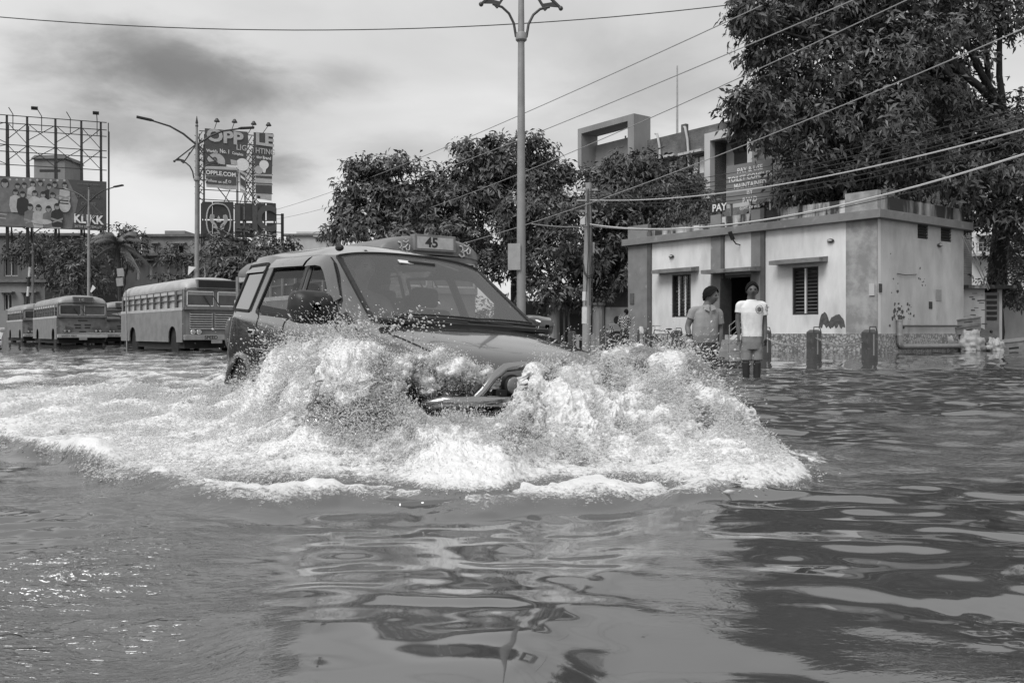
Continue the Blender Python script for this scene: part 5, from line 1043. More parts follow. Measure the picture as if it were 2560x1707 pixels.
    for i in range(nc-1):
        for j in range(nr-1):
            for s in (-1, 1):
                q = [V[i, j, s], V[i+1, j, s], V[i+1, j+1, s], V[i, j+1, s]]
                f = bm.faces.new(q if s < 0 else q[::-1]); f.material_index = kind(i, j)
    for j in range(nr-2):                # tail
        f = bm.faces.new([V[0, j, 1], V[0, j, -1], V[0, j+1, -1], V[0, j+1, 1]]); f.material_index = BG if j == 5 else BODY
    f = bm.faces.new([V[0, nr-2, 1], V[0, nr-2, -1], V[0, nr-1, 1]])
    for j in range(nr-2): bm.faces.new([V[nc-1, j, -1], V[nc-1, j, 1], V[nc-1, j+1, 1], V[nc-1, j+1, -1]])
    bm.faces.new([V[nc-1, nr-2, -1], V[nc-1, nr-2, 1], V[nc-1, nr-1, 1]])
    bm.edges.ensure_lookup_table()
    for e in bm.edges:
        ks = {f.material_index for f in e.link_faces}
        if len(ks) > 1 and (ks & {FG, RG, QG, WS, BG}): e[crease] = .75
    for i, j in [(i, j) for i in (1, 2, 3, 4, 5) for j in (5, 6)]+[(6, 5), (6, 6), (6, 7), (7, 7)]:
        for s in (-1, 1): V[i, j, s][vcr] = .62 if i in (1, 2) else .8
    def cr(i0, j0, i1, j1, v):
        for s in (-1, 1):
            e = bm.edges.get((V[i0, j0, s], V[i1, j1, s]))
            if e: e[crease] = max(e[crease], v)
    for i in range(nc-1): cr(i, 4, i+1, 4, .45); cr(i, 1, i+1, 1, .3)
    for i in range(6): cr(i, 7, i+1, 7, .6)
    for i in range(8, nc-1): cr(i, 5, i+1, 5, .4)
    me = bpy.data.meshes.new('cage'); bm.to_mesh(me); bm.free(); tmp = bpy.data.objects.new('cage', me); COL.objects.link(tmp)
    for _ in range(10): me.materials.append(m_car)
    sm = tmp.modifiers.new('s', 'SUBSURF'); sm.levels = 4; sm.render_levels = 4
    dg = bpy.context.evaluated_depsgraph_get(); dg.update(); ev = tmp.evaluated_get(dg).to_mesh()
    nv = len(ev.vertices); VV = np.empty(nv*3, np.float32); ev.vertices.foreach_get('co', VV); VV = VV.reshape(-1, 3)
    Q = [tuple(p.vertices) for p in ev.polygons]; MI = np.array([p.material_index for p in ev.polygons]); Q = np.array([q if len(q) == 4 else (q[0], q[1], q[2], q[2]) for q in Q], np.int32)
    tmp.evaluated_get(dg).to_mesh_clear(); bpy.data.objects.remove(tmp)
    ctr = VV[Q].mean(1); arch = np.zeros(len(Q), bool)
    for ax in (-3.48, -.74): arch |= ((ctr[:, 0]-ax)**2+(ctr[:, 2]-.34)**2 < .385**2) & (np.abs(ctr[:, 1]) > .6)
    arch |= (ctr[:, 2] < .5) & (((ctr[:, 0]+3.48)**2 < .385**2) | ((ctr[:, 0]+.74)**2 < .385**2)) & (np.abs(ctr[:, 1]) > .6) & (ctr[:, 2] < .34)
    def sub(mask, name, mat, parent, split=0, smooth=True, thick=0):
        q = Q[mask & ~arch]
        if split: c = VV[q].mean(1); q = q[c[:, 1]*split > 0]
        u, inv = np.unique(q, return_inverse=True); o = np_mesh(name, VV[u], inv.reshape(-1, 4), mat, parent, smooth); o.data.validate()
        if thick: sdf = o.modifiers.new('t', 'SOLIDIFY'); sdf.thickness = thick; sdf.offset = -1
        return o
    sub(MI == BODY, 'body', m_car, car); sub(MI == ROOF, 'roof', m_car, car, thick=.03); sub(MI == BON, 'bonnet', m_car, car)
    sub(MI == WS, 'windscreen', m_ws, car); sub(MI == BG, 'rear_window', m_carglass, car); doors = {}
    for s in (-1, 1):
        doors['f', s] = sub(MI == FD, 'door', m_car, car, s); doors['r', s] = sub(MI == RD, 'door', m_car, car, s)
        sub(MI == FG, 'window', m_carglass, doors['f', s], s); sub(MI == RG, 'window', m_carglass, doors['r', s], s); sub(MI == QG, 'quarter_window', m_mirrorglass, car, s)
    # rubber round the glass, dark gaps round doors and bonnet
    E = {}
    for k, q in enumerate(Q):
        if arch[k]: continue
        for a in range(4):
            x, y = int(q[a]), int(q[(a+1) % 4])
            if x != y: E.setdefault((min(x, y), max(x, y)), []).append(int(MI[k]))
    gs, sm_ = {}, MB(); G = {FG, RG, QG, WS, BG}
    for (x, y), ks in E.items():
        ks = set(ks)
        if len(ks) < 2: continue
        a, b = Vector(VV[x]), Vector(VV[y]); ext = (b-a)*.12
        if ks & G: gs.setdefault((min(ks & G), 0 if ks & {WS, BG} else (1 if a.y > 0 else -1)), MB()).beam(a-ext, b+ext, .030 if WS in ks else .024, .024)
        else:
            if ROOF in ks or (BON in ks and a.x < -.02 and abs(a.y) < .1): continue
            sm_.beam(a-ext, b+ext, .009, .009)
    for q in gs.values(): q.build('window_seal', m_rubber, car)
    sm_.build('panel_gap', m_rubber, car)
    # black band inside windscreen edge
    # ------- rain visors over the side windows
    for s in (-1, 1):
        for x0, x1, z0, z1, sl, nm in ((-2.46, -2.06, 1.485, 1.565, -.0, 'f'), (-3.34, -2.50, 1.50, 1.585, 0, 'r')):
            b = MB(); n = 10; up = []; lo_ = []
            P = [(x0+(x1-x0)*i/n, 0) for i in range(n+1)]
            if nm == 'f': P = [(-2.47, 1.50), (-2.25, 1.50), (-2.12, 1.485), (-2.02, 1.44), (-1.88, 1.35), (-1.74, 1.255), (-1.62, 1.18)]; H = [.085, .085, .085, .08, .075, .07, .06]; O = [(0, 1)]*3+[(.35, .94)]*1+[(.55, .83)]*3
            else: P = [(-3.36, 1.515), (-3.1, 1.515), (-2.8, 1.51), (-2.52, 1.505)]; H = [.085]*4; O = [(0, 1)]*4
            yy = lambda z: .805-(z-1.06)*.342
            rows = [[], [], []]
            for (x, z), h, (ox, oz) in zip(P, H, O):
                zt = z+h*oz; xt = x+h*ox; rows[0].append((xt, s*(yy(zt)+.006), zt)); rows[1].append((x+h*ox*.45, s*(yy(z+h*oz*.45)+.036), z+h*oz*.45)); rows[2].append((x, s*(yy(z)+.045), z))
            b.grid(rows); b.grid([[(p[0], p[1]-s*.006, p[2]-.002) for p in r] for r in rows[::-1]]); b.build('rain_visor', m_car, car, smooth=True)
        b = MB(); rows = [[(x, s*(.805-(1.585-1.06)*.342+.006), 1.59+.01) for x in (-3.98, -3.5)], [(x, s*.66+.0, 1.545) for x in (-4.0, -3.48)], [(x, s*.695, 1.49) for x in (-4.01, -3.50)]]
        b.grid(rows); b.grid([[(p[0], p[1]-s*.008, p[2]-.003) for p in r] for r in rows[::-1]]); b.build('rain_visor', m_car, car, smooth=True)
        # handles, cladding, arch lips, mirror, lamps
        for x, z, d in ((-3.17, .945, 'r'), (-2.20, .912, 'f')):
            b = MB(); b.box((x, s*.874, z), (.13, .03, .05)); b.build('handle', m_carchrome, doors[d, s], bevel=.012); b = MB(); b.box((x, s*.864, z-.045), (.12, .012, .05)); b.build('handle_recess', m_rubber, doors[d, s], bevel=.01)
        b = MB(); b.box((-2.11, s*.868, .535), (2.0, .03, .15)); b.build('side_cladding', M('cladding_grey', .16, .12, 5, .4), car, bevel=.012)
        b = MB(); b.box((-2.35, s*.868, .80), (1.75, .014, .022)); b.build('rubbing_strip', m_carchrome, car, bevel=.004)
        for ax in (-3.48, -.74):
            b = MB(); b.tube([(ax+.395*math.cos(a), s*.855, .34+.395*math.sin(a)) for a in np.linspace(-.35, math.pi+.35, 26)], .028, 8); b.build('arch_lip', m_car, car, smooth=True)
            wheel(car, ax, s*.72, .33, .33, .2, s, 28)
            b = MB(); b.lathe([(.02, -.02), (.42, -.02), (.42, .25), (.02, .25)], (ax, s*.58, .34), 20, (0, s, 0)); b.f = b.f; b.build('wheel_well', m_void, car)
        b = MB(); b.tube([(-1.50, s*.80, 1.10), (-1.50, s*.90, 1.11)], .035, 8); mi = b.build('mirror', m_plast, car, smooth=True)
        rows = []
        for x, k in ((-1.60, .96), (-1.585, 1.0), (-1.54, 1.0), (-1.48, .9), (-1.44, .62), (-1.43, .2)):
            ring = []
            for t in np.linspace(0, 2*math.pi, 25):
                c_, s_ = math.cos(t), math.sin(t); ring.append((x, s*(.985+(.155 if s < 0 else .11)*k*math.copysign(abs(c_)**.5, c_)), (1.15 if s < 0 else 1.12)+(.118 if s < 0 else .085)*k*math.copysign(abs(s_)**.55, s_)))
            rows.append(ring)
        b = MB(); b.grid(rows); b.f = b.f if s > 0 else [f[::-1] for f in b.f]; b.add(rows[0][:-1], [tuple(range(24))]); b.build('housing', m_plast if s < 0 else m_car, mi, smooth=True)
        b = MB(); b.prism([(s*.975+.11*math.copysign(abs(math.cos(t))**.5, math.cos(t)), 1.135+.078*math.copysign(abs(math.sin(t))**.5, math.sin(t))) for t in np.linspace(0, 2*math.pi, 25)[:-1]], ((-1.602, 0, 0), (0, 1, 0), (0, 0, 1)), -.004); b.build('mirror_glass', m_carchrome, mi)
        b = MB(); b.sphere((-.07, s*.60, .70), 1, 16, 8, (.06, .13, .06)); b.build('headlight', m_hclear, car, smooth='all')
        b = MB(); b.sphere((-4.08, s*.78, .92), 1, 12, 8, (.04, .06, .16)); b.build('tail_light', M('tail_lens', .10, rough=.1), car, smooth='all')
        b = MB(); b.lathe([(.035, -.05), (.062, -.01), (.064, .02), (.056, .032), (.03, .042)], (.06, s*.36, .735), 18, (1, 0, 0)); fl = b.build('spot_lamp', m_plast, car, smooth=True); b = MB(); b.sphere((.098, s*.36, .735), 1, 14, 8, (.012, .05, .05)); b.build('lens', M('amber_lens', .26, .18, 30, .15, spec=.8), fl, smooth='all')
    # front: bumper, bull bar, grille
    b = MB(); b.box((.0, 0, .48), (.2, 1.5, .2)); b.build('bumper', M('bumper_grey', .13, .10, 6, .4), car, bevel=.05)
    b = MB(); b.tube([(-.06, -.86, .60), (.05, -.80, .632), (.10, -.6, .64), (.12, 0, .64), (.10, .6, .64), (.05, .80, .632), (-.06, .86, .60)], .035, 12); m_guard = M('guard_steel', .38, rough=.16, metal=1); bb_ = b.build('bull_bar', m_guard, car, smooth=True)
    b = MB(); b.tube([(.09, -.63, .645), (.09, -.57, .70), (.085, -.50, .78), (.08, -.42, .835), (.08, -.30, .85), (.08, 0, .85), (.08, .30, .85), (.08, .42, .835), (.085, .50, .78), (.09, .57, .70), (.09, .63, .645)], .026, 12); b.build('hoop', m_guard, bb_, smooth=True)
    for s in (-1, 1): b = MB(); b.box((.07, s*.44, .55), (.05, .08, .32)); b.build('bracket', m_plast, bb_, bevel=.008)
    b = MB()
    for k in range(5): b.box((.012, 0, .60+.03*k), (.03, .8, .012))
    b.build('grille', m_plast, car)
    # scuttle, wipers, antenna base, sticker
    for y0, y1, yp in ((-.58, .12, -.05), (-.02, .62, .35)):
        b = MB()
        f = lambda y, k: Vector((-1.085+.10*(1-(y/.7)**2)-.16*k, y, 1.088+.115*k+.015))
        b.tube([f(yp, -.06), f((y0+yp)/2, .04), f((y0*.75+y1*.25), .10)], .012, 6); b.tube([f(y0+(y1-y0)*t, .06+.05*t*(1-t)*4) for t in np.linspace(0, 1, 9)], .011, 6); b.tube([f(y0+(y1-y0)*t, .085+.08*t*(1-t)*4)+Vector((0, 0, .016)) for t in np.linspace(.08, .92, 9)], .008, 5)
        b.build('wiper', m_rubber, car)
    b = MB(); b.tube([Vector((-1.045+.07*(1-(y/.7)**2), y, 1.078)) for y in np.linspace(-.7, .7, 15)], .022, 6); b.build('scuttle_trim', m_rubber, car)
    b = MB(); b.sphere((-1.98, -.615, 1.628), 1, 12, 8, (.055, .028, .026)); an = b.build('antenna_base', m_rubber, car, smooth='all'); b = MB(); b.tube([(-1.98, -.61, 1.64), (-2.30, -.5, 1.74)], .008, 5); b.build('antenna', m_rubber, an)
    b = MB(); b.box((-1.795, -.14, 1.556), (.006, .13, .042), (0, R(-57), R(8))); b.build('sticker', m_white, car)
    # fuel flap
    b = MB()
    for p, q in (((-3.86, .62), (-3.86, .76)), ((-3.86, .76), (-3.74, .76)), ((-3.74, .76), (-3.74, .62))): b.beam((p[0], -.845, p[1]), (q[0], -.845, q[1]), .01)
    b.build('fuel_flap', m_rubber, car)
    b = MB(); b.beam((-4.12, -.70, .58), (-4.12, .70, .58), .1, .16); b.build('rear_bumper', m_car, car, bevel=.03)
    # cabin
    b = MB(); b.bb(-3.9, -1.2, -.70, .70, .40, .46); b.bb(-1.55, -1.16, -.72, .72, .46, 1.03); b.build('cabin_floor', m_cabin, car, bevel=.03)
    for x, ys in ((-2.25, (-.36, .36)), (-3.1, (-.38, .0, .38))):
        for y in ys:
            w = .46 if len(ys) == 2 else .36
            b = MB(); b.box((x+.25, y, .64), (.5, w, .16)); b.box((x-.04, y, .95), (.13, w, .56), (0, R(-14), 0)); st = b.build('seat', m_seat, car, bevel=.05)
            b = MB(); b.box((x-.13, y, 1.32), (.09, .25, .17), (0, R(-10), 0)); b.build('headrest', m_seat, st, bevel=.04)
    b = MB(); b.tube([Vector((-1.62, -.36, .98))+Vector((math.sin(a)*.19*math.sin(.5), math.cos(a)*.19, math.sin(a)*.19*math.cos(.5))) for a in np.linspace(0, 2*math.pi, 21)], .016, 6, cap=False); b.tube([(-1.4, -.36, .9), (-1.62, -.36, .98)], .03, 6); b.tube([(-1.62, -.53, .98), (-1.62, -.19, .98)], .014, 5); b.build('steering_wheel', m_plast, car)
    b = MB(); b.box((-1.80, 0, 1.535), (.03, .24, .07)); b.build('rear_view_mirror', m_plast, car, bevel=.01)
car_body()
# ================================================================== people
m_skin1 = M('skin_brown', .14, .18, 9, .5, spec=.4); m_skin2 = M('skin_dark_brown', .095, .125, 9, .5, spec=.4); m_hair = M('black_hair', .006, .012, 60, .75, spec=.15, bump=.5, bscale=120)
m_polo = M('grey_polo_cotton', .30, .25, 7, .9, bump=.25, bscale=20); m_tee = M('white_tee_cotton', .80, .70, 6, .9, bump=.25, bscale=18); m_short = M('khaki_shorts', .25, .19, 8, .9, bump=.3, bscale=22); m_trous = M('dark_trousers', .05, .035, 8, .85, bump=.3, bscale=20); m_blackc = M('black_cloth', .02, .03, 9, .85)
def check_mat():
    m = bpy.data.materials.new('checked_shirt'); m.use_nodes = True; N = m.node_tree.nodes; L = m.node_tree.links; b = N['Principled BSDF']; tc = N.new('ShaderNodeTexCoord'); c = N.new('ShaderNodeTexChecker'); c.inputs['Scale'].default_value = 17
    c.inputs['Color1'].default_value = (.02, .02, .02, 1); c.inputs['Color2'].default_value = (.4, .4, .4, 1); L.new(tc.outputs['Object'], c.inputs[0]); L.new(c.outputs[0], b.inputs['Base Color']); b.inputs['Roughness'].default_value = .9; return m
def ring_loft(b, rings, n=22, pw=2.4):
    """rings: (centre, half width, half depth, yaw)"""
    rows = []
    for c, w, d, yaw in rings:
        r = []
        for k in range(n):
            t = 2*math.pi*k/n; ct, st = math.cos(t), math.sin(t); x = w*math.copysign(abs(ct)**(2/pw), ct); y = d*math.copysign(abs(st)**(2/pw), st); r.append((c[0]+x*math.cos(yaw)-y*math.sin(yaw), c[1]+x*math.sin(yaw)+y*math.cos(yaw), c[2]))
        rows.append(r)
    vs = [p for r in rows for p in r]; m = len(rows); fs = [(i*n+j, i*n+(j+1) % n, (i+1)*n+(j+1) % n, (i+1)*n+j) for i in range(m-1) for j in range(n)]; fs += [tuple(range(n-1, -1, -1)), tuple(range((m-1)*n, m*n))]
    b.add(vs, fs)
def smooth_path(pts, k=6):
    P = [Vector(p) for p in pts]; o = []
    for i in range(len(P)-1):
        a, p, q, c = P[max(i-1, 0)], P[i], P[i+1], P[min(i+2, len(P)-1)]
        for t in range(k): t /= k; o.append(.5*((2*p)+(q-a)*t+(2*a-5*p+4*q-c)*t*t+(3*p-a-3*q+c)*t**3))
    return o+[P[-1]]
def limb_tube(b, pts, rs, n=14):
    P = smooth_path(pts); k = len(P); R_ = []
    for i in range(k):
        t = i/(k-1)*(len(rs)-1); j = min(int(t), len(rs)-2); f = t-j; f = f*f*(3-2*f); R_.append(rs[j]+(rs[j+1]-rs[j])*f)
    b.tube(P, R_, n); b.sphere(P[0], R_[0]*.98, 12, 8); b.sphere(P[-1], R_[-1]*.98, 12, 8)
def remeshed(b, name, mat, parent, voxel=.007, smooth=5):
    o = b.build('tmp', mat); r = o.modifiers.new('r', 'REMESH'); r.mode = 'VOXEL'; r.voxel_size = voxel; s = o.modifiers.new('s', 'SMOOTH'); s.iterations = smooth; s.factor = .5
    dg = bpy.context.evaluated_depsgraph_get(); dg.update(); me = bpy.data.meshes.new_from_object(o.evaluated_get(dg)); bpy.data.objects.remove(o)
    me.name = name; me.polygons.foreach_set('use_smooth', [True]*len(me.polygons))
    if not me.materials: me.materials.append(mat)
    q = bpy.data.objects.new(name, me); COL.objects.link(q); q.parent = parent; return q
def head_mesh(b, c, h, yaw, tilt=0.0, roll=0.0):
    """a head of height h centred on c, facing -Y turned by yaw; returns its matrix"""
    n, m = 40, 30; Mx = Matrix.Translation(c) @ Matrix.Rotation(yaw, 4, 'Z') @ Matrix.Rotation(tilt, 4, 'X') @ Matrix.Rotation(roll, 4, 'Y') @ Matrix.Scale(h, 4); vs = []
    for i in range(m+1):
        ph = math.pi*i/m; z = -math.cos(ph)*.5
        for j in range(n):
            th = 2*math.pi*j/n; x = math.sin(ph)*math.cos(th)*.345; y = math.sin(ph)*math.sin(th)*.42; zz = z
            if z < -.05: k = (-z-.05)/.45; x *= 1-.34*k; y = y*(1-.28*k)-.05*k*(1 if y < 0 else .4); 
            if z > .1: x *= 1.04; y = y*1.04+.02
            if y < 0:
                f = max(0, -y/.42)*math.exp(-(x/.17)**2)
                y -= .105*math.exp(-((x)/.045)**2)*max(0, 1-abs(z+.06)/.13)**.7*(1.0 if z < .0 else .55)        # nose
                y += .035*(math.exp(-((abs(x)-.13)/.07)**2))*math.exp(-((z-.02)/.045)**2)                          # eye sockets
                y -= .022*f*math.exp(-((z-.09)/.04)**2)                                                          # brow
                y -= .028*math.exp(-(x/.1)**2)*(math.exp(-((z+.235)/.022)**2)+math.exp(-((z+.285)/.025)**2)); y += .02*math.exp(-(x/.1)**2)*math.exp(-((z+.26)/.008)**2)   # lips
                y -= .03*math.exp(-(x/.09)**2)*math.exp(-((z+.42)/.06)**2)                                       # chin
            vs.append((x, y, zz))
    o = len(b.v); fs = [(i*n+j, i*n+(j+1) % n, (i+1)*n+(j+1) % n, (i+1)*n+j) for i in range(m) for j in range(n)]; b.add([Mx @ Vector(p) for p in vs], fs)
    for s in (-1, 1):
        q = MB(); q.sphere((s*.355, .03, -.03), 1, 10, 8, (.035, .075, .12)); b.add([Mx @ Vector(p) for p in q.v], q.f)
    return Mx
def head_parts(Mx, parent, hairf, beard=False):
    q = MB()
    for s in (-1, 1): q.sphere((s*.13, -.365, .02), 1, 10, 6, (.055, .03, .02))
    q.move(Mx); q.build('eyes', M('eye_shading', .015, rough=.9, spec=.1), parent, smooth='all'); q = MB()  # whole eyes coloured near-black to mimic the shading on the face
    for s in (-1, 1): q.sphere((s*.13, -.376, .02), 1, 8, 6, (.018, .008, .014)); q.box((s*.13, -.392, .085), (.15, .03, .026), (0, R(s*6), 0))
    q.move(Mx); q.build('brows', m_hair, parent, smooth='all')
    q = MB(); q.box((0, -.385, -.262), (.18, .03, .022)); q.box((0, -.38, -.20), (.2, .03, .02)); q.move(Mx); q.build('mouth', M('lip_line', .03, rough=.5), parent)
    # hair: a shell over the skull with a ragged fringe
    n, m = 44, 22; vs = []; rg = np.random.default_rng(4)
    jit = fbm(np.cos(np.linspace(0, 6.28, n, endpoint=False))*3+9, np.sin(np.linspace(0, 6.28, n, endpoint=False))*3, 0, 3)
    for i in range(m+1):
        for j in range(n):
            th = 2*math.pi*j/n; front = max(0, -math.sin(th)); zl = min(.42, hairf(th)+(jit[j]-.5)*.12); ph = max(.02, math.acos(zl/.5)*i/m)
            k = 1.13+.10*vnoise(np.array([th*4]), np.array([i*.7]))[0]+.05*front*(i/m); vs.append((math.sin(ph)*math.cos(th)*.35*k, math.sin(ph)*math.sin(th)*.43*k+.02, math.cos(ph)*.5*(k-.02)+.01))
    fs = [(i*n+(j+1) % n, i*n+j, (i+1)*n+j, (i+1)*n+(j+1) % n) for i in range(m) for j in range(n)]
    q = MB(); q.add([Mx @ Vector(p) for p in vs], fs); h = q.build('hair', m_hair, parent, smooth='all'); sd = h.modifiers.new('t', 'SOLIDIFY'); sd.thickness = .02; sd.offset = -1
    return h
def hand(b, w, d, side, L=.18, curl=.5, out=Vector((0, -1, 0))):
    """wrist point w, direction d, side vector towards the thumb"""
    d = Vector(d).normalized(); sd = (Vector(side)-d*Vector(side).dot(d)).normalized(); nrm = d.cross(sd); w = Vector(w)
    ring_rows = []
    for t, wd, th in ((0, .028, .021), (.25, .038, .019), (.55, .041, .016)):
        p = w+d*L*t
        ring_rows.append([p+sd*(wd*math.copysign(abs(math.cos(a))**.8, math.cos(a)))+nrm*(th*math.sin(a)) for a in np.linspace(0, 2*math.pi, 13)[:-1]])
    n = 12; vs = [p for r in ring_rows for p in r]; fs = [(i*n+j, i*n+(j+1) % n, (i+1)*n+(j+1) % n, (i+1)*n+j) for i in range(2) for j in range(n)]+[tuple(range(n-1, -1, -1)), tuple(range(2*n, 3*n))]; b.add(vs, fs)
    for k, (off, ln) in enumerate(((.031, .40), (.0105, .45), (-.0105, .42), (-.031, .33))):
        p = w+d*L*.5+sd*off; pts = [p]; dr = d+sd*off*1.5
        for q in range(3): ang = curl*(.35+.45*q); dd = (dr*math.cos(ang)+nrm*math.sin(ang)*(1)); pts.append(pts[-1]+dd.normalized()*L*ln/2.6)
        b.tube(pts, [.0095, .009, .0085, .0065], 8)
    p = w+d*L*.12+sd*.024; b.tube([p, p+d*L*.16+sd*.026+nrm*.008, p+d*L*.32+sd*.03+nrm*.018, p+d*L*.44+sd*.026+nrm*.026], [.013, .0115, .010, .008], 8)
def man(name_label, loc, rz, spec, skin, group=None):
    t = thing('person', name_label, 'person', loc, rz, group); S = spec; b = MB()
    Mx = head_mesh(b, Vector(S['head']), S['hh'], S['yaw'], S.get('tilt', 0), S.get('roll', 0)); nb = Vector(S['neck'])
    limb_tube(b, [nb+Vector((0, .02, -.06)), nb+Vector((0, .01, .01)), Vector(S['head'])+Vector((0, .02, -.05))], [S['nr']*1.6, S['nr']*1.05, S['nr']], 14)
    ring_loft(b, [(c, w*.93, d*.93, y) for c, w, d, y in S['torso']])
    for s in (0, 1):
        sh, el, wr = S['arm'][s]; limb_tube(b, [sh, Vector(sh).lerp(Vector(el), .5), el, Vector(el).lerp(Vector(wr), .45), wr], [S['ar']*1.12, S['ar'], S['ar']*.82, S['ar']*.80, S['ar']*.55])
        hd, sd, L, cu = S['hand'][s]; hand(b, wr, hd, sd, L, cu)
        hp, kn, an = S['leg'][s]; limb_tube(b, [hp, Vector(hp).lerp(Vector(kn), .5), kn, Vector(kn).lerp(Vector(an), .4), an], [S['lr']*1.1, S['lr'], S['lr']*.66, S['lr']*.66, S['lr']*.42])
        if S.get('feet', 1): a = Vector(an); b.sphere(a+Vector((0, -.07, -.035)), 1, 12, 8, (.045, .13, .04))
    body = remeshed(b, 'body', skin, t, .0065, 4)
    head_parts(Mx, t, S['hairf'])
    # shirt
    b = MB(); ring_loft(b, S['torso'], 26, 2.5)
    for s in (0, 1):
        sh, el, wr = S['arm'][s]; k = S['sleeve'][s]; e = Vector(sh).lerp(Vector(el), k); b.tube(smooth_path([Vector(sh).lerp(nb, .55)+Vector((0, 0, -.03)), Vector(sh)+Vector((0, 0, -.004)), Vector(sh).lerp(e, .55), e]), [S['ar']*(1.22+.2*i/18) for i in range(19)], 16)
        b.sphere(Vector(sh)+Vector((0, 0, -.004)), S['ar']*1.24, 14, 10)
    sm = remeshed(b, 'shirt', S['shirt'], t, .007, 7)
    v = np.empty(len(sm.data.vertices)*3, np.float32); sm.data.vertices.foreach_get('co', v); v = v.reshape(-1, 3); zz = v[:, 2]
    fold = (fbm(v[:, 0]*14+3, v[:, 2]*5+v[:, 0]*9, v[:, 1]*10, 3)-.5)*.030*sstep(S['torso'][-1][0][2], S['torso'][0][0][2]+.1, zz); v[:, 1] += fold; v[:, 0] += fold*.5; sm.data.vertices.foreach_set('co', v.ravel()); sm.data.update()
    # lower garment
    b = MB(); ring_loft(b, S['hips'], 24, 2.5)
    for s in (0, 1):
        hp, kn, an = S['leg'][s]; k = S['short'][s]; e = Vector(hp).lerp(Vector(kn), min(k, 1)) if k <= 1 else Vector(kn).lerp(Vector(an), k-1); P = [hp, Vector(hp).lerp(e, .5), e] if k <= 1 else [hp, kn, e]
        b.tube(smooth_path(P), [S['lr']*1.2]*6+[S['lr']*(1.13 if k <= 1 else 1.0)]*6+[S['lr']*(1.08 if k <= 1 else .8)], 18)
    g = remeshed(b, 'shorts' if max(S['short']) <= 1 else 'trousers', S['pants'], t, .008, 6)
    return t, Mx
WD = -.24
hair_short = lambda th: -.06-.26*max(0, math.sin(th))+.37*max(0, -math.sin(th))**1.4
# man in the white T-shirt
sB = dict(head=(.005, -.01, 1.368), hh=.25, yaw=R(-6), roll=R(2), neck=(0, .015, 1.215), nr=.062, ar=.047, lr=.076, torso=[((-.0, 0, .635), .160, .115, 0), ((-.0, 0, .76), .158, .112, 0), ((0, 0, .88), .166, .112, 0), ((0, .0, 1.02), .178, .115, 0), ((0, .01, 1.10), .186, .105, 0), ((0, .015, 1.16), .150, .09, 0), ((0, .015, 1.205), .095, .07, 0), ((0, .015, 1.225), .066, .062, 0)],
    arm=[((-.178, .02, 1.145), (-.212, .03, .885), (-.205, -.01, .665)), ((.185, .02, 1.14), (.216, .03, .865), (.205, -.02, .64))], hand=[((-.02, -.1, -1), (.25, -1, 0), .17, .5), ((.0, -.15, -1), (-.3, -1, 0), .17, .75)],
    hips=[((-.005, .0, .44), .150, .115, 0), ((-.005, 0, .56), .162, .118, 0), ((-.0, 0, .66), .152, .108, 0)], leg=[((-.085, 0, .52), (-.095, -.02, .22), (-.082, .01, WD+.06)), ((.08, 0, .52), (.082, -.02, .22), (.08, .01, WD+.06))], sleeve=(.50, .60), short=(.86, .86), shirt=m_tee, pants=m_short, hairf=hair_short)
tB, MxB = man('man in white T-shirt and knee length shorts standing in the flood facing the camera', (gx(1879, 13.9), 13.9, 0), R(0), sB, m_skin2)
b = MB()                                   # printed roundel on the chest and the sleeve print
for k in range(26):
    a0, a1 = 2*math.pi*k/26, 2*math.pi*(k+1)/26; f = lambda a, r: Vector((.095+r*math.cos(a), -.119+.05*((.095+r*math.cos(a))/.17)**2, 1.07+r*math.sin(a)))
    b.beam(f(a0, .062), f(a1, .062), .007, .006)
    if k % 2 == 0: b.beam(f(a0, .045), f(a0+.5, .012), .006, .006)
rg = random.Random(8)
for _ in range(16): a = rg.uniform(-1.5, .5); z = rg.uniform(1.03, 1.14); p = Vector((.198+.066*math.cos(a), .02+.066*math.sin(a)-.004, z)); b.beam(p, p+Vector((rg.uniform(-.02, .02), 0, rg.uniform(-.025, .025))), .008, .006)
b.build('shirt_print', m_dark, tB)
for s in (0, 1):
    hp, kn, an = sB['leg'][s]; b = MB(); kn2 = Vector(kn).lerp(Vector(hp), .04); b.tube([kn2, Vector(kn).lerp(Vector(an), .4), an], [.058, .057, .042], 14); b.build('legging', m_blackc, tB, smooth=True)
b = MB(); b.box((.20, -.075, .545), (.035, .02, .10), (R(15), 0, R(10))); o = b.build('phone', m_black, None, bevel=.004); o.location = (gx(1879, 13.9), 13.9, 0); tag(o, 'dark phone held in the lowered hand of the man in white T-shirt', 'phone')
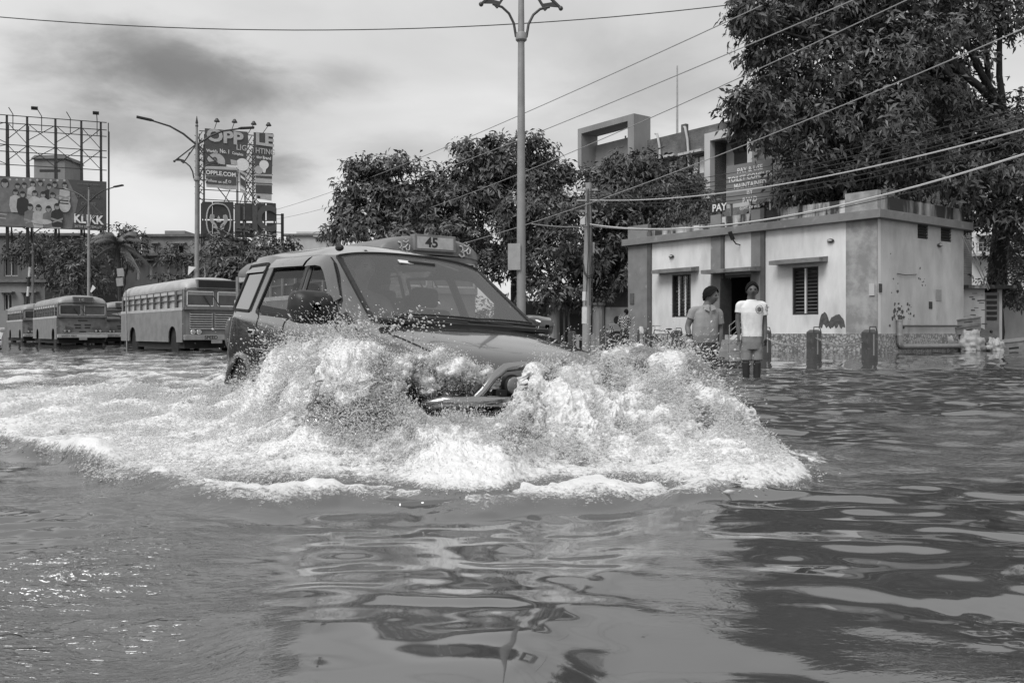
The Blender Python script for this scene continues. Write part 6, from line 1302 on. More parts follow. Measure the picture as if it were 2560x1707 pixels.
# man in the grey polo shirt
sA = dict(head=(.062, -.03, 1.298), hh=.275, yaw=R(52), tilt=R(6), neck=(.015, .0, 1.135), nr=.072, ar=.056, lr=.092, torso=[((-.035, 0, .535), .205, .15, R(8)), ((-.035, -.01, .66), .212, .165, R(8)), ((-.03, -.01, .80), .208, .160, R(10)), ((-.015, 0, .94), .205, .145, R(12)), ((-.005, .01, 1.03), .205, .125, R(12)), ((.0, .01, 1.085), .155, .105, R(12)), ((.01, .0, 1.125), .11, .085, R(12)), ((.015, .0, 1.15), .082, .076, R(12))],
    arm=[((-.215, -.0, 1.055), (-.305, .02, .81), (-.300, -.05, .63)), ((.195, .04, 1.03), (.232, .06, .76), (.212, .0, .57))], hand=[((.35, -.25, -1), (.2, -1, 0), .17, .9), ((0, -.1, -1), (-.3, -1, 0), .17, .55)],
    hips=[((-.03, .0, .36), .19, .145, R(8)), ((-.035, 0, .46), .208, .155, R(8)), ((-.035, 0, .57), .195, .145, R(8))], leg=[((-.13, 0, .42), (-.14, -.02, .12), (-.12, .02, WD+.06)), ((.065, 0, .42), (.09, -.02, .12), (.08, .02, WD+.06))], sleeve=(.52, .70), short=(.97, .97), shirt=m_polo, pants=m_trous, hairf=hair_short)
tA, MxA = man('heavily built man in grey polo shirt turning his head to his companion', (gx(1767, 14.3), 14.3, 0), R(0), sA, m_skin1)
b = MB()
for s, pts in ((-1, [(.005, -.118, 1.155), (-.085, -.105, 1.135), (-.06, -.15, 1.075), (.01, -.165, 1.045)]), (1, [(.05, -.10, 1.155), (.115, -.08, 1.135), (.12, -.13, 1.085), (.035, -.16, 1.05)])): b.add([Vector(p) for p in pts]+[Vector(p)+Vector((0, .012, .004)) for p in pts], [(0, 1, 2, 3), (7, 6, 5, 4), (0, 4, 5, 1), (1, 5, 6, 2), (2, 6, 7, 3), (3, 7, 4, 0)])
b.tube([(.02, -.168, 1.05), (.015, -.178, .98)], .006, 5); b.build('collar', m_polo, tA)
b = MB(); b.tube([(-.345, -.045, .665), (-.30, -.10, .66), (-.255, -.045, .665)], .012, 6); b.build('wristband', m_black, tA)
# man in the checked shirt seen from behind
sC = dict(head=(-.06, -.10, 1.56), hh=.235, yaw=R(40), tilt=R(-25), neck=(0, .0, 1.42), nr=.055, ar=.048, lr=.085, torso=[((0, 0, .80), .165, .12, 0), ((0, 0, .95), .175, .125, 0), ((0, 0, 1.15), .19, .13, 0), ((0, .01, 1.29), .195, .115, 0), ((0, .01, 1.36), .17, .095, 0), ((0, .0, 1.41), .09, .07, 0)],
    arm=[((-.19, .0, 1.32), (-.24, -.05, 1.05), (-.2, -.2, .90)), ((.19, .0, 1.32), (.25, -.05, 1.05), (.2, -.2, .90))], hand=[((.2, -1, -.4), (.5, 0, 1), .17, .5), ((-.2, -1, -.4), (-.5, 0, 1), .17, .5)],
    hips=[((0, 0, .66), .16, .12, 0), ((0, 0, .76), .17, .125, 0), ((0, 0, .86), .16, .115, 0)], leg=[((-.09, 0, .74), (-.1, -.03, .42), (-.1, .02, .03)), ((.09, 0, .74), (.1, -.03, .42), (.1, .02, .03))], sleeve=(.98, .98), short=(1.9, 1.9), shirt=check_mat(), pants=m_trous, hairf=hair_short)
man('man in checked shirt standing with back turned by the eye poster', (gx(1561, 38.5), 38.5, .05), R(165), sC, m_skin2)
# the driver, built in the car's own axes (facing +X) and placed in his seat
sD = dict(head=(0, -.05, .80), hh=.235, yaw=0, neck=(0, .0, .64), nr=.055, ar=.048, lr=.08, torso=[((0, .02, .05), .17, .12, 0), ((0, .0, .2), .17, .12, 0), ((0, -.0, .38), .185, .12, 0), ((0, 0, .5), .19, .11, 0), ((0, .01, .58), .165, .09, 0), ((0, .0, .63), .085, .065, 0)],
    arm=[((-.19, .0, .54), (-.24, -.18, .32), (-.15, -.40, .36)), ((.19, .0, .54), (.24, -.18, .32), (.15, -.40, .36))], hand=[((.4, -.8, .5), (.5, 0, 1), .16, 1.1), ((-.4, -.8, .5), (-.5, 0, 1), .16, 1.1)],
    hips=[((0, 0, -.05), .17, .13, 0), ((0, 0, .03), .17, .13, 0), ((0, .01, .12), .16, .12, 0)], leg=[((-.1, -.03, .02), (-.12, -.46, .08), (-.12, -.52, -.30)), ((.1, -.03, .02), (.12, -.46, .08), (.12, -.52, -.30))], sleeve=(.55, .55), short=(1.8, 1.8), shirt=M('driver_shirt', .10, .07, 8, .9), pants=m_trous, hairf=hair_short)
tD, _ = man('driver in dark shirt sitting at the wheel of the silver grey car', (0, 0, 0), 0, sD, m_skin2)
Wm = CAR_M @ Matrix.Translation((-2.12, -.36, .70)) @ Matrix.Rotation(R(90), 4, 'Z'); tD.location = Wm.translation; tD.rotation_euler = Wm.to_euler()
# ================================================================== flood water
def water_mat(name, foam_gain=1.0):
    m = bpy.data.materials.new(name); m.use_nodes = True; nt = m.node_tree; N = nt.nodes; L = nt.links; b = N['Principled BSDF']
    at_ = N.new('ShaderNodeAttribute'); at_.attribute_name = 'foam'; tc = N.new('ShaderNodeTexCoord')
    def noise(sc, det, z=1.0):
        mp = N.new('ShaderNodeMapping'); mp.inputs['Scale'].default_value = (1, 1, z); L.new(tc.outputs['Object'], mp.inputs[0])
        n = N.new('ShaderNodeTexNoise'); n.inputs['Scale'].default_value = sc; n.inputs['Detail'].default_value = det; n.inputs['Roughness'].default_value = .65; L.new(mp.outputs[0], n.inputs['Vector']); return n.outputs['Fac']
    def mth(op, a, b_=None, c=None, cl=False):
        n = N.new('ShaderNodeMath'); n.operation = op; n.use_clamp = cl
        for i, v in enumerate((a, b_, c)):
            if v is None: continue
            if isinstance(v, (int, float)): n.inputs[i].default_value = v
            else: L.new(v, n.inputs[i])
        return n.outputs[0]
    n1 = noise(16, 6); n2 = noise(60, 5)
    f = mth('ADD', at_.outputs['Fac'], mth('ADD', mth('MULTIPLY_ADD', n1, 1.0, -.5), mth('MULTIPLY_ADD', n2, 1.1, -.55)))
    mr = N.new('ShaderNodeMapRange'); mr.interpolation_type = 'SMOOTHSTEP'; L.new(f, mr.inputs['Value']); mr.inputs['From Min'].default_value = .30; mr.inputs['From Max'].default_value = .85
    zero = N.new('ShaderNodeMapRange'); L.new(at_.outputs['Fac'], zero.inputs['Value']); zero.inputs['From Min'].default_value = .0; zero.inputs['From Max'].default_value = .12
    k = mth('MULTIPLY', mr.outputs[0], zero.outputs[0], None, True)
    mx = N.new('ShaderNodeMix'); mx.data_type = 'RGBA'; L.new(k, mx.inputs['Factor']); mx.inputs['A'].default_value = (.062, .062, .062, 1); mx.inputs['B'].default_value = (.76, .76, .76, 1); L.new(mx.outputs['Result'], b.inputs['Base Color'])
    rg = mth('MULTIPLY_ADD', k, .40, .045); L.new(rg, b.inputs['Roughness']); b.inputs['IOR'].default_value = 2.4
    ra = N.new('ShaderNodeAttribute'); ra.attribute_name = 'rip'; rp = N.new('ShaderNodeMapping'); rp.inputs['Scale'].default_value = (1, 1.9, 1); L.new(tc.outputs['Object'], rp.inputs[0]); rn = N.new('ShaderNodeTexNoise'); rn.inputs['Scale'].default_value = 24; rn.inputs['Detail'].default_value = 3; rn.inputs['Distortion'].default_value = .6; L.new(rp.outputs[0], rn.inputs['Vector'])
    b0 = N.new('ShaderNodeBump'); b0.inputs['Strength'].default_value = 1; b0.inputs['Distance'].default_value = .014; L.new(mth('MULTIPLY', rn.outputs['Fac'], ra.outputs['Fac']), b0.inputs['Height'])
    bp = N.new('ShaderNodeBump'); L.new(b0.outputs[0], bp.inputs['Normal']); bp.inputs['Strength'].default_value = .5; bp.inputs['Distance'].default_value = .02; L.new(mth('MULTIPLY', mth('ADD', n1, n2), k), bp.inputs['Height']); L.new(bp.outputs[0], b.inputs['Normal'])
    return m
m_water = water_mat('flood_water')
_fe = np.array([(-200, 1105), (0, 1130), (150, 1165), (300, 1215), (500, 1252), (700, 1270), (850, 1260), (1000, 1276), (1200, 1268), (1350, 1260), (1500, 1252), (1700, 1256), (1850, 1238), (2000, 1222), (2090, 1203), (2140, 1150), (2300, 1040), (2560, 1000)], float)
FE_U, FE_Y = (_fe[:, 0]-CX)/F, CH*F/(_fe[:, 1]-CY)
def front_Y(u): return np.interp(u, FE_U, FE_Y)
def swell(X, Y):
    # the water dips in a shallow trough just ahead of the bow wave
    px = CX+F*X/Y; yy = Y+.40*(fbm(X*1.3+2, Y*.8, 4, 3)-.5); r = np.clip((yy-1.45)/(3.4-1.45), 0, 1.0); r = r*r*(3-2*r)*.6+r*.4
    return (.055-.105*r)*sstep(420, 800, px)*sstep(1800, 1500, px+140*(3.4-Y))*sstep(5.2, 4.0, Y)*sstep(.9, 1.5, Y)
def waves(X, Y, k):
    """sum of ripples, k = (n, lmin, lmax, slope, dir centre, dir spread, seed)"""
    n, l0, l1, sl, dc, ds, sd = k; rg = np.random.default_rng(sd); h = 0
    wx = X+.18*(vnoise(X*.9+sd, Y*.9)-.5); wy = Y+.18*(vnoise(X*.9, Y*.9+sd)-.5)
    for i in range(n):
        lam = l0*(l1/l0)**rg.random(); th = dc+ds*rg.normal(); kk = 2*math.pi/lam; amp = sl/kk/math.sqrt(n)*1.6
        ph = kk*(wx*math.cos(th)+wy*math.sin(th))+rg.random()*6.28; h = h+amp*(np.sin(ph)+.22*np.sin(2*ph+.6))
    return h
def water():
    nu = 1000; u = np.linspace(-1.25, 1.25, nu); Yn = .75*(17/.75)**np.linspace(0, 1, 1050); Yf = 17*(700/17)**np.linspace(0, 1, 150)[1:]; Yv = np.concatenate([Yn, Yf])
    U, Y = np.meshgrid(u, Yv); X = U*Y*(1+.0*Y); X = X+np.sign(U)*np.maximum(0, np.abs(U)-.7)*2.5
    px = CX+F*U
    fy = front_Y(U); d = Y-fy
    calm = np.exp(-((px-1250)/560)**2)*sstep(4.2, 3.3, Y)                          # smooth patch in front of the bow wave
    leftw = sstep(800, 250, px)*sstep(5.4, 4.4, Y)                               # wind ripples low on the left
    right = sstep(1500, 1950, px)
    far = sstep(5, 9, Y)
    h = waves(X, Y, (18, .28, 1.1, .052, R(80), .7, 1))*(1-.45*calm)+waves(X, Y, (14, .14, .40, .030, R(80), .9, 9))*calm*sstep(1.5, 2.4, Y)+swell(X, Y)
    h += waves(X, Y, (22, .16, .6, .085, R(75), .45, 2))*(.12+.88*right*(.35+.65*sstep(2.0, 4.5, Y))+.5*far*(1-right))*(1-.8*calm)
    h += waves(X, Y, (30, .06, .20, .16, R(100), .35, 3))*leftw*sstep(7, 3, Y)*(.15+1.3*sstep(.35, .65, fbm(X*1.2+4, Y*1.2, 0, 3)))
    h += waves(X, Y, (16, .06, .2, .06, R(80), .7, 4))*right*sstep(.50, .68, fbm(X*.7+8, Y*.45, 0, 3))*sstep(9, 4, Y)
    h += waves(X, Y, (14, .35, 1.1, .10, R(85), .5, 6))*far*sstep(60, 12, Y)*.6
    # turbulent wake: left half, behind the front edge
    dn = d+.5*(fbm(X*1.6, Y*1.6, 0, 3)-.5); wl = sstep(2150, 1900, px)
    inside = sstep(-.05, .35, dn)*wl; inside = inside*(1-.9*sstep(1720, 1900, px)*sstep(4.6, 5.4, Y)); wake = inside*sstep(48, 15, Y)*(1-sstep(1100, 1700, px)*sstep(6.5, 8, Y))
    t1 = fbm(X*2.2+3, Y*1.7, 0, 5, .55); t2 = np.abs(fbm(X*5+1, Y*4, 1.3, 4)-.5)*2
    h += wake*((t1-.45)*.20*(.45+.55*sstep(20, 6, Y))+.05*(1-t2)-.02)
    h += .05*np.exp(-((dn-.25)/.22)**2)*wl*sstep(8, 5, Y)
    foam = wake*(.20+.85*(t1-.3)*1.6)+.45*inside*np.exp(-((dn-.2)/.4)**2)*sstep(7, 4, Y)*(.80+.20*sstep(17, 6, Y))
    foam += sstep(.62, .74, fbm(X*1.1+20, Y*.55+5, 0, 5, .6))*.4*right*sstep(6.5, 10, Y)*sstep(30, 14, Y)
    foam += sstep(.68, .78, fbm(X*3+2, Y*1.2, 0, 5, .6))*.32*right*sstep(9, 5, Y)*sstep(3.2, 4.2, Y)
    h -= .06*sstep(.35, .8, d-.02*fy)*sstep(420, 620, px)*sstep(2020, 1850, px)*sstep(5.6, 5.0, Y)
    foam = np.clip(foam, 0, 1.1); h *= sstep(400, 60, Y)
    rip = 1.35*leftw*(.35+.65*sstep(3.8, 2.6, Y))*sstep(.3, .6, fbm(X*1.6+4, Y*1.6, 0, 3))+.5*right*sstep(.40, .62, fbm(X*.9+8, Y*.6, 0, 3))*sstep(12, 6, Y)
    V = np.stack([X, Y, h], -1).reshape(-1, 3); nr = len(Yv); i = np.arange(nr-1)[:, None]*nu; j = np.arange(nu-1)[None]
    f = np.stack([i+j, i+j+1, i+nu+j+1, i+nu+j], -1).reshape(-1, 4)
    o = np_mesh('water', V, f, m_water, None, True, {'foam': foam.ravel(), 'rip': rip.ravel()}); o['kind'] = 'structure'
    b = MB(); b.add([(-420, -60, -.45), (420, -60, -.45), (420, 720, -.45), (-420, 720, -.45)], [(0, 1, 2, 3)]); q = b.build('road', M('asphalt', .05, .04, 3, .9)); q['kind'] = 'structure'
water()
# ================================================================== the bow wave and its spray
_rd = np.array([  # column, row of the crest, its distance, fall width towards the camera
 (-60, 985, 8.4, .9), (200, 975, 8.2, .9), (360, 972, 7.9, .8), (440, 985, 7.5, .75), (520, 982, 7.1, .7), (600, 978, 6.75, .65), (640, 955, 6.45, .62), (690, 905, 6.1, .62), (740, 880, 5.8, .60), (790, 872, 5.6, .58), (850, 874, 5.42, .55), (905, 884, 5.28, .50), (960, 902, 5.14, .46), (1000, 930, 5.05, .46), (1030, 990, 4.85, .45), (1060, 1028, 4.72, .5), (1135, 1036, 4.7, .5), (1197, 1036, 4.7, .5), (1240, 1036, 4.7, .5), (1268, 1026, 4.75, .5), (1296, 1000, 4.85, .4), (1320, 955, 5.06, .36), (1360, 928, 5.18, .34), (1420, 918, 5.30, .42), (1500, 918, 5.42, .46), (1560, 908, 5.50, .5), (1620, 902, 5.52, .52), (1690, 898, 5.45, .52), (1740, 925, 5.38, .5), (1790, 970, 5.28, .5), (1850, 1045, 5.10, .5), (1930, 1110, 4.85, .45), (2010, 1160, 4.6, .4), (2080, 1198, 4.35, .3), (2140, 1228, 4.2, .25)], float)
RU, RY = (_rd[:, 0]-CX)/F, _rd[:, 2]; RZ = CH+(CY-_rd[:, 1])/F*_rd[:, 2]; RW = _rd[:, 3]
def mound(U, Y):
    X = U*Y; px = CX+F*U
    wob = (fbm(X*3.1+2, Y*1.3+7, 0, 3)-.5); zr = np.interp(U, RU, RZ)*(1+.30*wob+.22*(fbm(X*9, Y*3, 4, 2)-.5)); yr = np.interp(U, RU, RY)+.25*(fbm(X*2.3+11, 0*Y, 2, 2)-.5); w = np.interp(U, RU, RW); fy = front_Y(U)*np.interp(px, [200, 600, 1500, 1900], [.98, 1.02, 1.02, .97])
    d = yr-Y; t = np.clip((Y-fy)/np.maximum(yr-fy, .2), 0, 1.3)
    plat = (.03+.20*t**1.1)*sstep(2160, 1950, px)*(.75+.25*sstep(300, 800, px))
    mid = np.exp(-((px-1155)/105)**4)
    front = plat+(zr-plat)*np.exp(-(np.maximum(d, 0)/w)**2)*(d > 0)+(zr-plat)*(d <= 0)
    front = front+swell(X, Y)*.95
    front = np.where(d > 0, front, np.maximum(zr, .03)*np.exp(-(d/.34)**2)+.02)
    front = front*(1-.22*mid*sstep(4.6, 4.85, Y))
    return front*sstep(-.02, .22, Y-fy+.22*(fbm(X*4+3, Y*4, 0, 3)-.5))*sstep(2170, 1840, px+260*(fbm(X*2.2+3, Y*2.2, 8, 3)-.5))**.7, t, d, mid
def splash():
    nu, ny = 1150, 760; u = np.linspace(-.62, .40, nu); Yv = 3.25*(8.9/3.25)**np.linspace(0, 1, ny); U, Y = np.meshgrid(u, Yv); X = U*Y; px = CX+F*U
    H, t, d, mid = mound(U, Y)
    P0 = np.stack([X, Y, H], -1); du = np.gradient(P0, axis=1); dy = np.gradient(P0, axis=0); NN = np.cross(du, dy); NN /= np.linalg.norm(NN, axis=-1, keepdims=True)+1e-9
    ang = np.interp(px, [300, 900, 1250, 1500, 2000], [R(215), R(232), R(300), R(325), R(345)]); ca, sa = np.cos(ang), np.sin(ang)
    wx = .10*(fbm(X*5, Y*5, H*5, 3)-.5); qx, qy, qz = X+wx, Y+.10*(fbm(X*5+9, Y*5, H*5+4, 3)-.5), H*1.25+wx; a = qx; b = qy
    big = fbm(qx*3.2+5, qy*3.2, qz*3.2, 4, .55); bil = np.abs(fbm(qx*9+1, qy*9+3, qz*9, 4, .6)-.5)*2; fine = np.abs(fbm(qx*26+1, qy*26+3, qz*26, 3, .6)-.5)*2
    amp = np.clip(H/.25, .0, 1)*(1-.55*mid*sstep(4.45, 4.75, Y)); dsp = amp*((big-.52)*.22+(.40-bil)*.085+(.40-fine)*.05)-.008*sstep(.03, .1, H)
    Pd = P0+NN*dsp[..., None]; X2, Y2, H2 = Pd[..., 0], Pd[..., 1], Pd[..., 2]; H2 = H2-.22*sstep(.030, .0, H-np.minimum(swell(X, Y), 0)*.95*sstep(-.02, .22, Y-np.interp(px, [200, 600, 1500, 1900], [.98, 1.02, 1.02, .97])*front_Y(U)))
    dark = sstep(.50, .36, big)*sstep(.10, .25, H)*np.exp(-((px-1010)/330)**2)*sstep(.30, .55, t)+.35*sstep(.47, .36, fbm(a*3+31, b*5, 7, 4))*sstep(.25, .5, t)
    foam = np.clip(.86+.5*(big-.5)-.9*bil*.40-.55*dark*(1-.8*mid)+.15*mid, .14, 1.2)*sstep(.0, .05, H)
    V = np.stack([X2, Y2, H2], -1).reshape(-1, 3); i = np.arange(ny-1)[:, None]*nu; j = np.arange(nu-1)[None]; f = np.stack([i+j, i+j+1, i+nu+j+1, i+nu+j], -1)
    keep = (np.maximum(np.maximum(H2[:-1, :-1], H2[1:, :-1]), np.maximum(H2[:-1, 1:], H2[1:, 1:])) > -.19)
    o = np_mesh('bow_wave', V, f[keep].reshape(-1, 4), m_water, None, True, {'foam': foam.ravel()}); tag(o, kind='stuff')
    # ---- billowing lumps of broken water riding on the wave
    rg = np.random.default_rng(9); bm = bmesh.new(); bmesh.ops.create_icosphere(bm, subdivisions=4, radius=1.0); bv = np.array([v.co[:] for v in bm.verts]); bf = np.array([[v.index for v in f.verts] for f in bm.faces]); bm.free()
    bm = bmesh.new(); bmesh.ops.create_icosphere(bm, subdivisions=3, radius=1.0); bv3 = np.array([v.co[:] for v in bm.verts]); bf3 = np.array([[v.index for v in f.verts] for f in bm.faces]); bm.free()
    VV, FF, AA, off = [], [], [], 0
    def blob(c, r, an, el, fo, hi=False, asp=(1.5, 1.0, .85)):
        nonlocal off
        b0, f0 = (bv, bf) if hi else (bv3, bf3); d1 = np.array([math.cos(an)*math.cos(el), math.sin(an)*math.cos(el), math.sin(el)]); d2 = np.cross(d1, [0, 0, 1.]); d2 /= np.linalg.norm(d2); d3 = np.cross(d2, d1)
        M3 = np.stack([d1*asp[0], d2*asp[1], d3*asp[2]]); p = b0@M3*r; q = p+np.array(c); s = 1.0/r
        k = .45+.75*fbm(q[:, 0]*s*1.1, q[:, 1]*s*1.1, q[:, 2]*s*1.1, 3)+.55*np.abs(fbm(q[:, 0]*38, q[:, 1]*38, q[:, 2]*38+5, 3, .6)-.5)+.30*(fbm(q[:, 0]*85, q[:, 1]*85, q[:, 2]*85+9, 2)-.5)
        VV.append(np.array(c)+p*k[:, None]); FF.append(f0+off); AA.append(np.clip(fo+.9*(fbm(q[:, 0]*14+3, q[:, 1]*14, q[:, 2]*14, 3)-.5), 0, 1.2)); off += len(b0)
    POCK = [(1060, 935, 5.06, .07), (1095, 905, 5.10, .075), (1125, 940, 5.10, .085), (1165, 960, 5.13, .08), (1145, 920, 5.03, .06), (1165, 935, 5.06, .06), (1150, 925, 5.16, .07), (1200, 960, 5.16, .065), (1215, 940, 5.2, .05), (1075, 970, 5.04, .05), (1235, 965, 5.2, .04), (1040, 905, 5.04, .06), (1010, 920, 5.0, .07), (1560, 915, 5.75, .11), (1610, 930, 5.75, .12), (1540, 950, 5.7, .1), (1655, 915, 5.8, .1), (1590, 895, 5.85, .08)]
    for px_, py_, Y_, r in POCK:
        for q in range(9): blob(np.array(at(px_, py_, Y_))+rg.normal(size=3)*r*.42, r*rg.uniform(.38, .6), rg.uniform(0, 6.3), rg.uniform(-1, 1), 1.1, False, (1.3, 1.0, .9))
    o = np_mesh('broken_water', np.concatenate(VV), np.concatenate(FF), m_water, None, True, {'foam': np.concatenate(AA)}); tag(o, kind='stuff')
    # ---- torn ribbons of water flung outwards along curved paths
    rg = np.random.default_rng(15); N = 150000; uu = rg.uniform(-.60, .385, N); yy = 3.42+5.0*rg.random(N); h, tt, dd, md = mound(uu, yy); pp = CX+F*uu; Xw = uu*yy
    wgt = sstep(.05, .30, h)*(.25+sstep(.40, .60, fbm(Xw*3+3, yy*3, 1, 3)))*np.where(dd < -.15, .08, 1)*(1-.97*((pp > 1025) & (pp < 1285) & (yy > 4.70)))*(.35+1.2*sstep(.1, .45, h)); sel = np.nonzero(rg.random(N) < wgt*.06)[0]; K = len(sel); uu, yy, h, tt, dd, pp, Xw = (q[sel] for q in (uu, yy, h, tt, dd, pp, Xw))
    an = np.interp(pp, [300, 900, 1250, 1500, 2000], [R(215), R(232), R(300), R(325), R(345)])+2.2*(fbm(Xw*3.5+1, yy*3.5, 5, 2)-.5)+rg.normal(size=K)*.22
    el = -.35+1.1*sstep(.45, 1.0, tt)*sstep(.1, .4, h)+1.3*(fbm(Xw*4+9, yy*4, 7, 2)-.5)+rg.normal(size=K)*.2; Ls = (.02+.09*rg.random(K)**2)*(.5+sstep(.1, .5, h))*(1-.4*sstep(1750, 1850, pp))
    d = np.stack([np.cos(an)*np.cos(el), np.sin(an)*np.cos(el), np.sin(el)], 1); p0 = np.stack([Xw, yy, h-.02], 1)+rg.normal(size=(K, 3))*.012; m_, n_ = 7, 5; rr = (.0022+.0050*rg.random(K)**2)*(.7+.6*sstep(.1, .4, h)); sd = np.cross(d, [0, 0, 1.]); sd /= np.linalg.norm(sd, axis=1)[:, None]; up = np.cross(sd, d); rows = []
    wb = rg.random(K)*6.28
    for i in range(m_):
        s_ = i/(m_-1); c = p0+d*(Ls*s_)[:, None]; c[:, 2] -= Ls*.55*s_*s_; c += sd*(.010*np.sin(wb+s_*7))[:, None]*1.0; rad = rr*(max(.06, math.sin(math.pi*min(.97, .12+.86*s_))**.7))*(.75+.5*np.sin(wb*3+i*1.9)**2)
        rows.append(np.stack([c+(sd*math.cos(w)*1.5+up*math.sin(w))*rad[:, None] for w in np.linspace(0, 2*math.pi, n_+1)[:-1]], 1))
    Vr = np.stack(rows, 1).reshape(-1, 3); base = (np.arange(K)*m_*n_)[:, None, None]; q = np.array([[i*n_+j, i*n_+(j+1) % n_, (i+1)*n_+(j+1) % n_, (i+1)*n_+j] for i in range(m_-1) for j in range(n_)])[None]; Tr = (base+q).reshape(-1, 4)
    g = fbm(Xw*2.6+7, yy*2.6, 3, 2); fo = np.clip(.95-1.2*np.clip(.47-g, 0, 1)/.2*np.where((pp > 640) & (pp < 1500), 1, .4), .2, 1)
    o = np_mesh('water_ribbons', Vr, Tr, m_water, None, True, {'foam': np.repeat(fo, m_*n_)}); tag(o, kind='stuff')
    # ---- spray: drops and torn ribbons leaving the wave
    rg = np.random.default_rng(5)
    m_spray = M('spray_white', .86, rough=.2, spec=.6); nt = m_spray.node_tree; tr = nt.nodes.new('ShaderNodeBsdfTranslucent'); tr.inputs[0].default_value = (.85, .85, .85, 1); ms = nt.nodes.new('ShaderNodeMixShader'); ms.inputs[0].default_value = .5
    nt.links.new(nt.nodes['Principled BSDF'].outputs[0], ms.inputs[1]); nt.links.new(tr.outputs[0], ms.inputs[2]); nt.links.new(ms.outputs[0], nt.nodes['Material Output'].inputs[0])
    def drops(n, name, ymin, size, stretch, lift, out, pick, jit=.02):
        uu = rg.uniform(-.60, .39, n*6); yy = 3.4+5*rg.random(n*6)**1.0; h, tt, dd, md = mound(uu, yy); p_ = CX+F*uu
        w = pick(p_, h, tt, dd, uu*yy, yy); s = rg.random(n*6) < w/np.max(w); uu, yy, h, tt, p_ = (q[s][:n] for q in (uu, yy, h, tt, p_)); k = len(uu)
        an = np.interp(p_, [300, 900, 1250, 1500, 2000], [R(215), R(232), R(300), R(325), R(345)])+rg.normal(size=k)*.25
        v = np.stack([np.cos(an), np.sin(an), .55+.5*rg.normal(size=k)-.9*(1-np.clip(tt, 0, 1))], 1); v /= np.linalg.norm(v, axis=1)[:, None]
        P = np.stack([uu*yy, yy, h], 1)+v*(rg.exponential(out, k)*np.clip(h/.3, .15, 1.2))[:, None]; P[:, 2] += rg.exponential(lift, k)*np.clip(h/.3, .15, 1.3)*(1-.75*sstep(1700, 1800, p_)); P += rg.normal(size=(k, 3))*jit
        r = size*np.exp(rg.normal(size=k)*.45); st = 1+stretch*rg.random(k)
        return P, v, r, st
    def build(name, P, v, r, st, mat):
        k = len(P); a = np.cross(v, [0, 0, 1.]); a /= np.linalg.norm(a, axis=1)[:, None]+1e-9; b_ = np.cross(v, a)
        V = np.stack([P+v*(r*st)[:, None], P-v*(r*st)[:, None], P+a*r[:, None], P-a*r[:, None], P+b_*r[:, None], P-b_*r[:, None]], 1).reshape(-1, 3)
        T = np.array([[0, 2, 4], [0, 4, 3], [0, 3, 5], [0, 5, 2], [1, 4, 2], [1, 3, 4], [1, 5, 3], [1, 2, 5]]); T = (np.arange(k)[:, None, None]*6+T[None]).reshape(-1, 3)
        o = np_mesh(name, V, T, mat, None, True); tag(o, kind='stuff')
    cl = lambda X, Y, s=3.0: sstep(.42, .62, fbm(X*s+3, Y*s*.8, 2.2, 3))
    fl = lambda X, Y, h: sstep(.40, .60, fbm(X*7+3, Y*7, h*9, 3))*.8+sstep(.42, .6, fbm(X*2.6+3, Y*2.6, h*3, 2))*.6+.08
    keepb = lambda p, Y, h: 1-.97*((p > 1015) & (p < 1318) & (Y > 4.78))
    sets = [drops(280000, 'a', 0, .0015, 5.0, .016, .024, lambda p, h, t, d, X, Y: sstep(.03, .2, h)*fl(X, Y, h)*keepb(p, Y, h), .012),
            drops(100000, 'b', 0, .0015, 5.0, .040, .055, lambda p, h, t, d, X, Y: sstep(.18, .5, h)*fl(X, Y, h)*np.exp(-(d/.40)**2)*keepb(p, Y, h)*(1-.8*sstep(1680, 1800, p)), .02),
            drops(60000, 'c', 0, .0018, 3.0, .014, .05, lambda p, h, t, d, X, Y: (h > .01)*np.exp(-(t/.30)**2)*(.2+cl(X, Y, 4)), .015),
            drops(9000, 'd', 0, .0040, 1.6, .035, .04, lambda p, h, t, d, X, Y: sstep(.1, .3, h)*fl(X, Y, h)*keepb(p, Y, h), .015)]
    for px_, py_, Y_, r_ in POCK:
        k_ = 2600; c_ = rg.normal(size=(k_, 3))*r_*.55; v_ = rg.normal(size=(k_, 3)); v_ /= np.linalg.norm(v_, axis=1)[:, None]; sets.append((np.array(at(px_, py_, Y_))+c_, v_, .0022*np.exp(rg.normal(size=k_)*.4), 1+1.5*rg.random(k_)))
    P = np.concatenate([s[0] for s in sets]); v = np.concatenate([s[1] for s in sets]); r = np.concatenate([s[2] for s in sets]); st = np.concatenate([s[3] for s in sets])
    # fine drops thrown against the flank, mirror and windscreen of the car, and ahead of the men
    def cloud(n, pts, sig, size):
        c = np.array([pts[i] for i in rg.integers(0, len(pts), n)]); q = c+rg.normal(size=(n, 3))*sig; vv = np.tile(np.array([[-.75, -.5, .25]]), (n, 1))+rg.normal(size=(n, 3))*.4; vv /= np.linalg.norm(vv, axis=1)[:, None]; return q, vv, size*np.exp(rg.normal(size=n)*.5), 1+1.2*rg.random(n)
    ex = [cloud(700, [tuple(at(px, py, 5.5)) for px, py in ((980, 830), (1030, 795), (1045, 815), (940, 800), (900, 840), (860, 830), (1000, 860))], (.09, .2, .045), .0032), cloud(500, [tuple(at(px, py, 6.3)) for px, py in ((640, 880), (700, 840), (730, 880), (660, 920), (690, 860))], (.12, .25, .06), .0026), cloud(120, [tuple(at(px, py, 5.6)) for px, py in ((840, 800), (870, 815))], (.08, .1, .05), .003),
          cloud(900, [tuple(at(px, py, 6.2)) for px, py in ((1560, 890), (1650, 885), (1720, 885))], (.12, .3, .035), .004)]
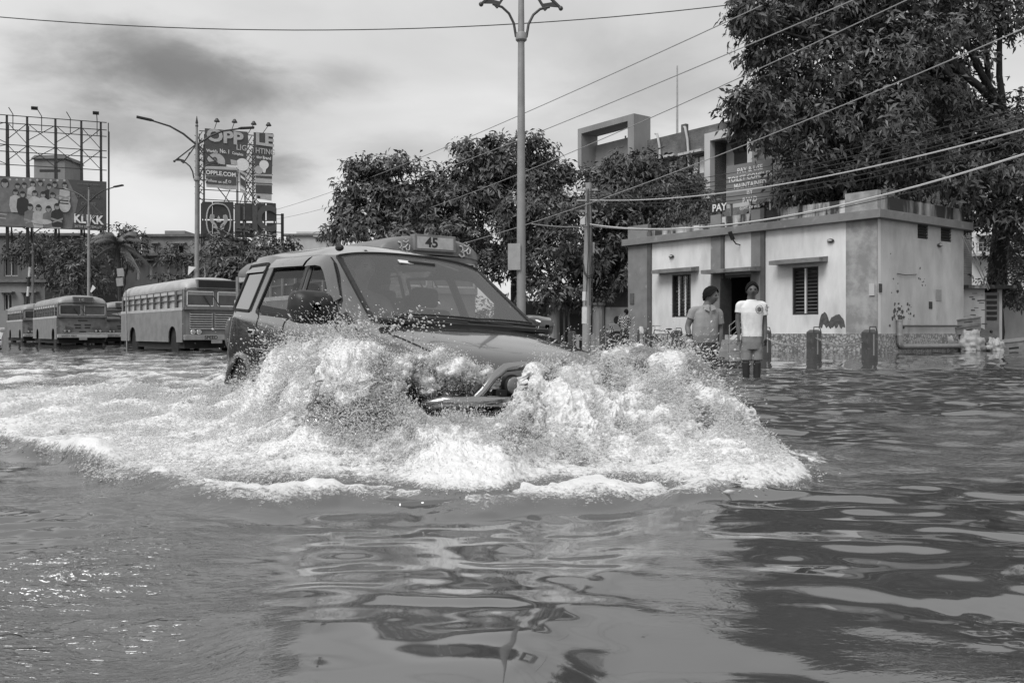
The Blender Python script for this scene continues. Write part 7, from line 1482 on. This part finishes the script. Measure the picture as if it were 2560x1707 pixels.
    P = np.concatenate([P]+[e[0] for e in ex]); v = np.concatenate([v]+[e[1] for e in ex]); r = np.concatenate([r]+[e[2] for e in ex]); st = np.concatenate([st]+[e[3] for e in ex])
    build('spray', P, v, r, st, m_spray)
    # ---- fine mist hanging over the crest: a closed shell holding an uneven cloud of droplets
    us = np.interp(np.linspace(0, 1, 90), [0, 1], [(470-CX)/F, (2020-CX)/F]); px = CX+F*us; yr = np.interp(us, RU, RY); zr = np.interp(us, RU, RZ); w = np.interp(us, RU, RW); rows = []
    for i, u_ in enumerate(us):
        e = min(1, i/10, (89-i)/14); hh = max(zr[i]+.07*e+.03*math.sin(i*.7)*e, .06); lift_ = -.14; k_ = math.exp(-((px[i]-1150)/150)**4); hh *= 1-.75*k_; dd = (.30+.9*w[i])*max(e, .15)*(1-.6*k_)
        prof = [(-.16*e, lift_), (-.20*e, hh*.55), (-.10*e, hh*.93), (0.02, hh), (dd*.22, hh*.93), (dd*.5, hh*.66), (dd*.8, hh*.38), (dd, lift_), (dd*.5, lift_)]
        rows.append([((yr[i]-d_)*u_, yr[i]-d_, z_) for d_, z_ in prof])
    b = MB(); n_ = len(rows[0]); vs_ = [p for r_ in rows for p in r_]; fs_ = [(i*n_+j, (i+1)*n_+j, (i+1)*n_+(j+1) % n_, i*n_+(j+1) % n_) for i in range(len(rows)-1) for j in range(n_)]+[tuple(range(n_)), tuple(range((len(rows)-1)*n_, len(rows)*n_))[::-1]]
    b.add(vs_, fs_); m = bpy.data.materials.new('spray_mist'); m.use_nodes = True; nt = m.node_tree; nt.nodes.remove(nt.nodes['Principled BSDF']); pv = nt.nodes.new('ShaderNodeVolumePrincipled'); pv.inputs['Color'].default_value = (.97, .97, .97, 1); pv.inputs['Anisotropy'].default_value = .2
    tc = nt.nodes.new('ShaderNodeTexCoord'); nz = nt.nodes.new('ShaderNodeTexNoise'); nz.inputs['Scale'].default_value = 5.5; nz.inputs['Detail'].default_value = 5; nz.inputs['Roughness'].default_value = .62; nt.links.new(tc.outputs['Object'], nz.inputs['Vector'])
    mr = nt.nodes.new('ShaderNodeMapRange'); nt.links.new(nz.outputs['Fac'], mr.inputs['Value']); mr.inputs['From Min'].default_value = .40; mr.inputs['From Max'].default_value = .68; mr.inputs['To Max'].default_value = 20.0; nt.links.new(mr.outputs[0], pv.inputs['Density']); nt.links.new(pv.outputs[0], nt.nodes['Material Output'].inputs['Volume'])
    o = b.build('mist', m); tag(o, kind='stuff')
splash()
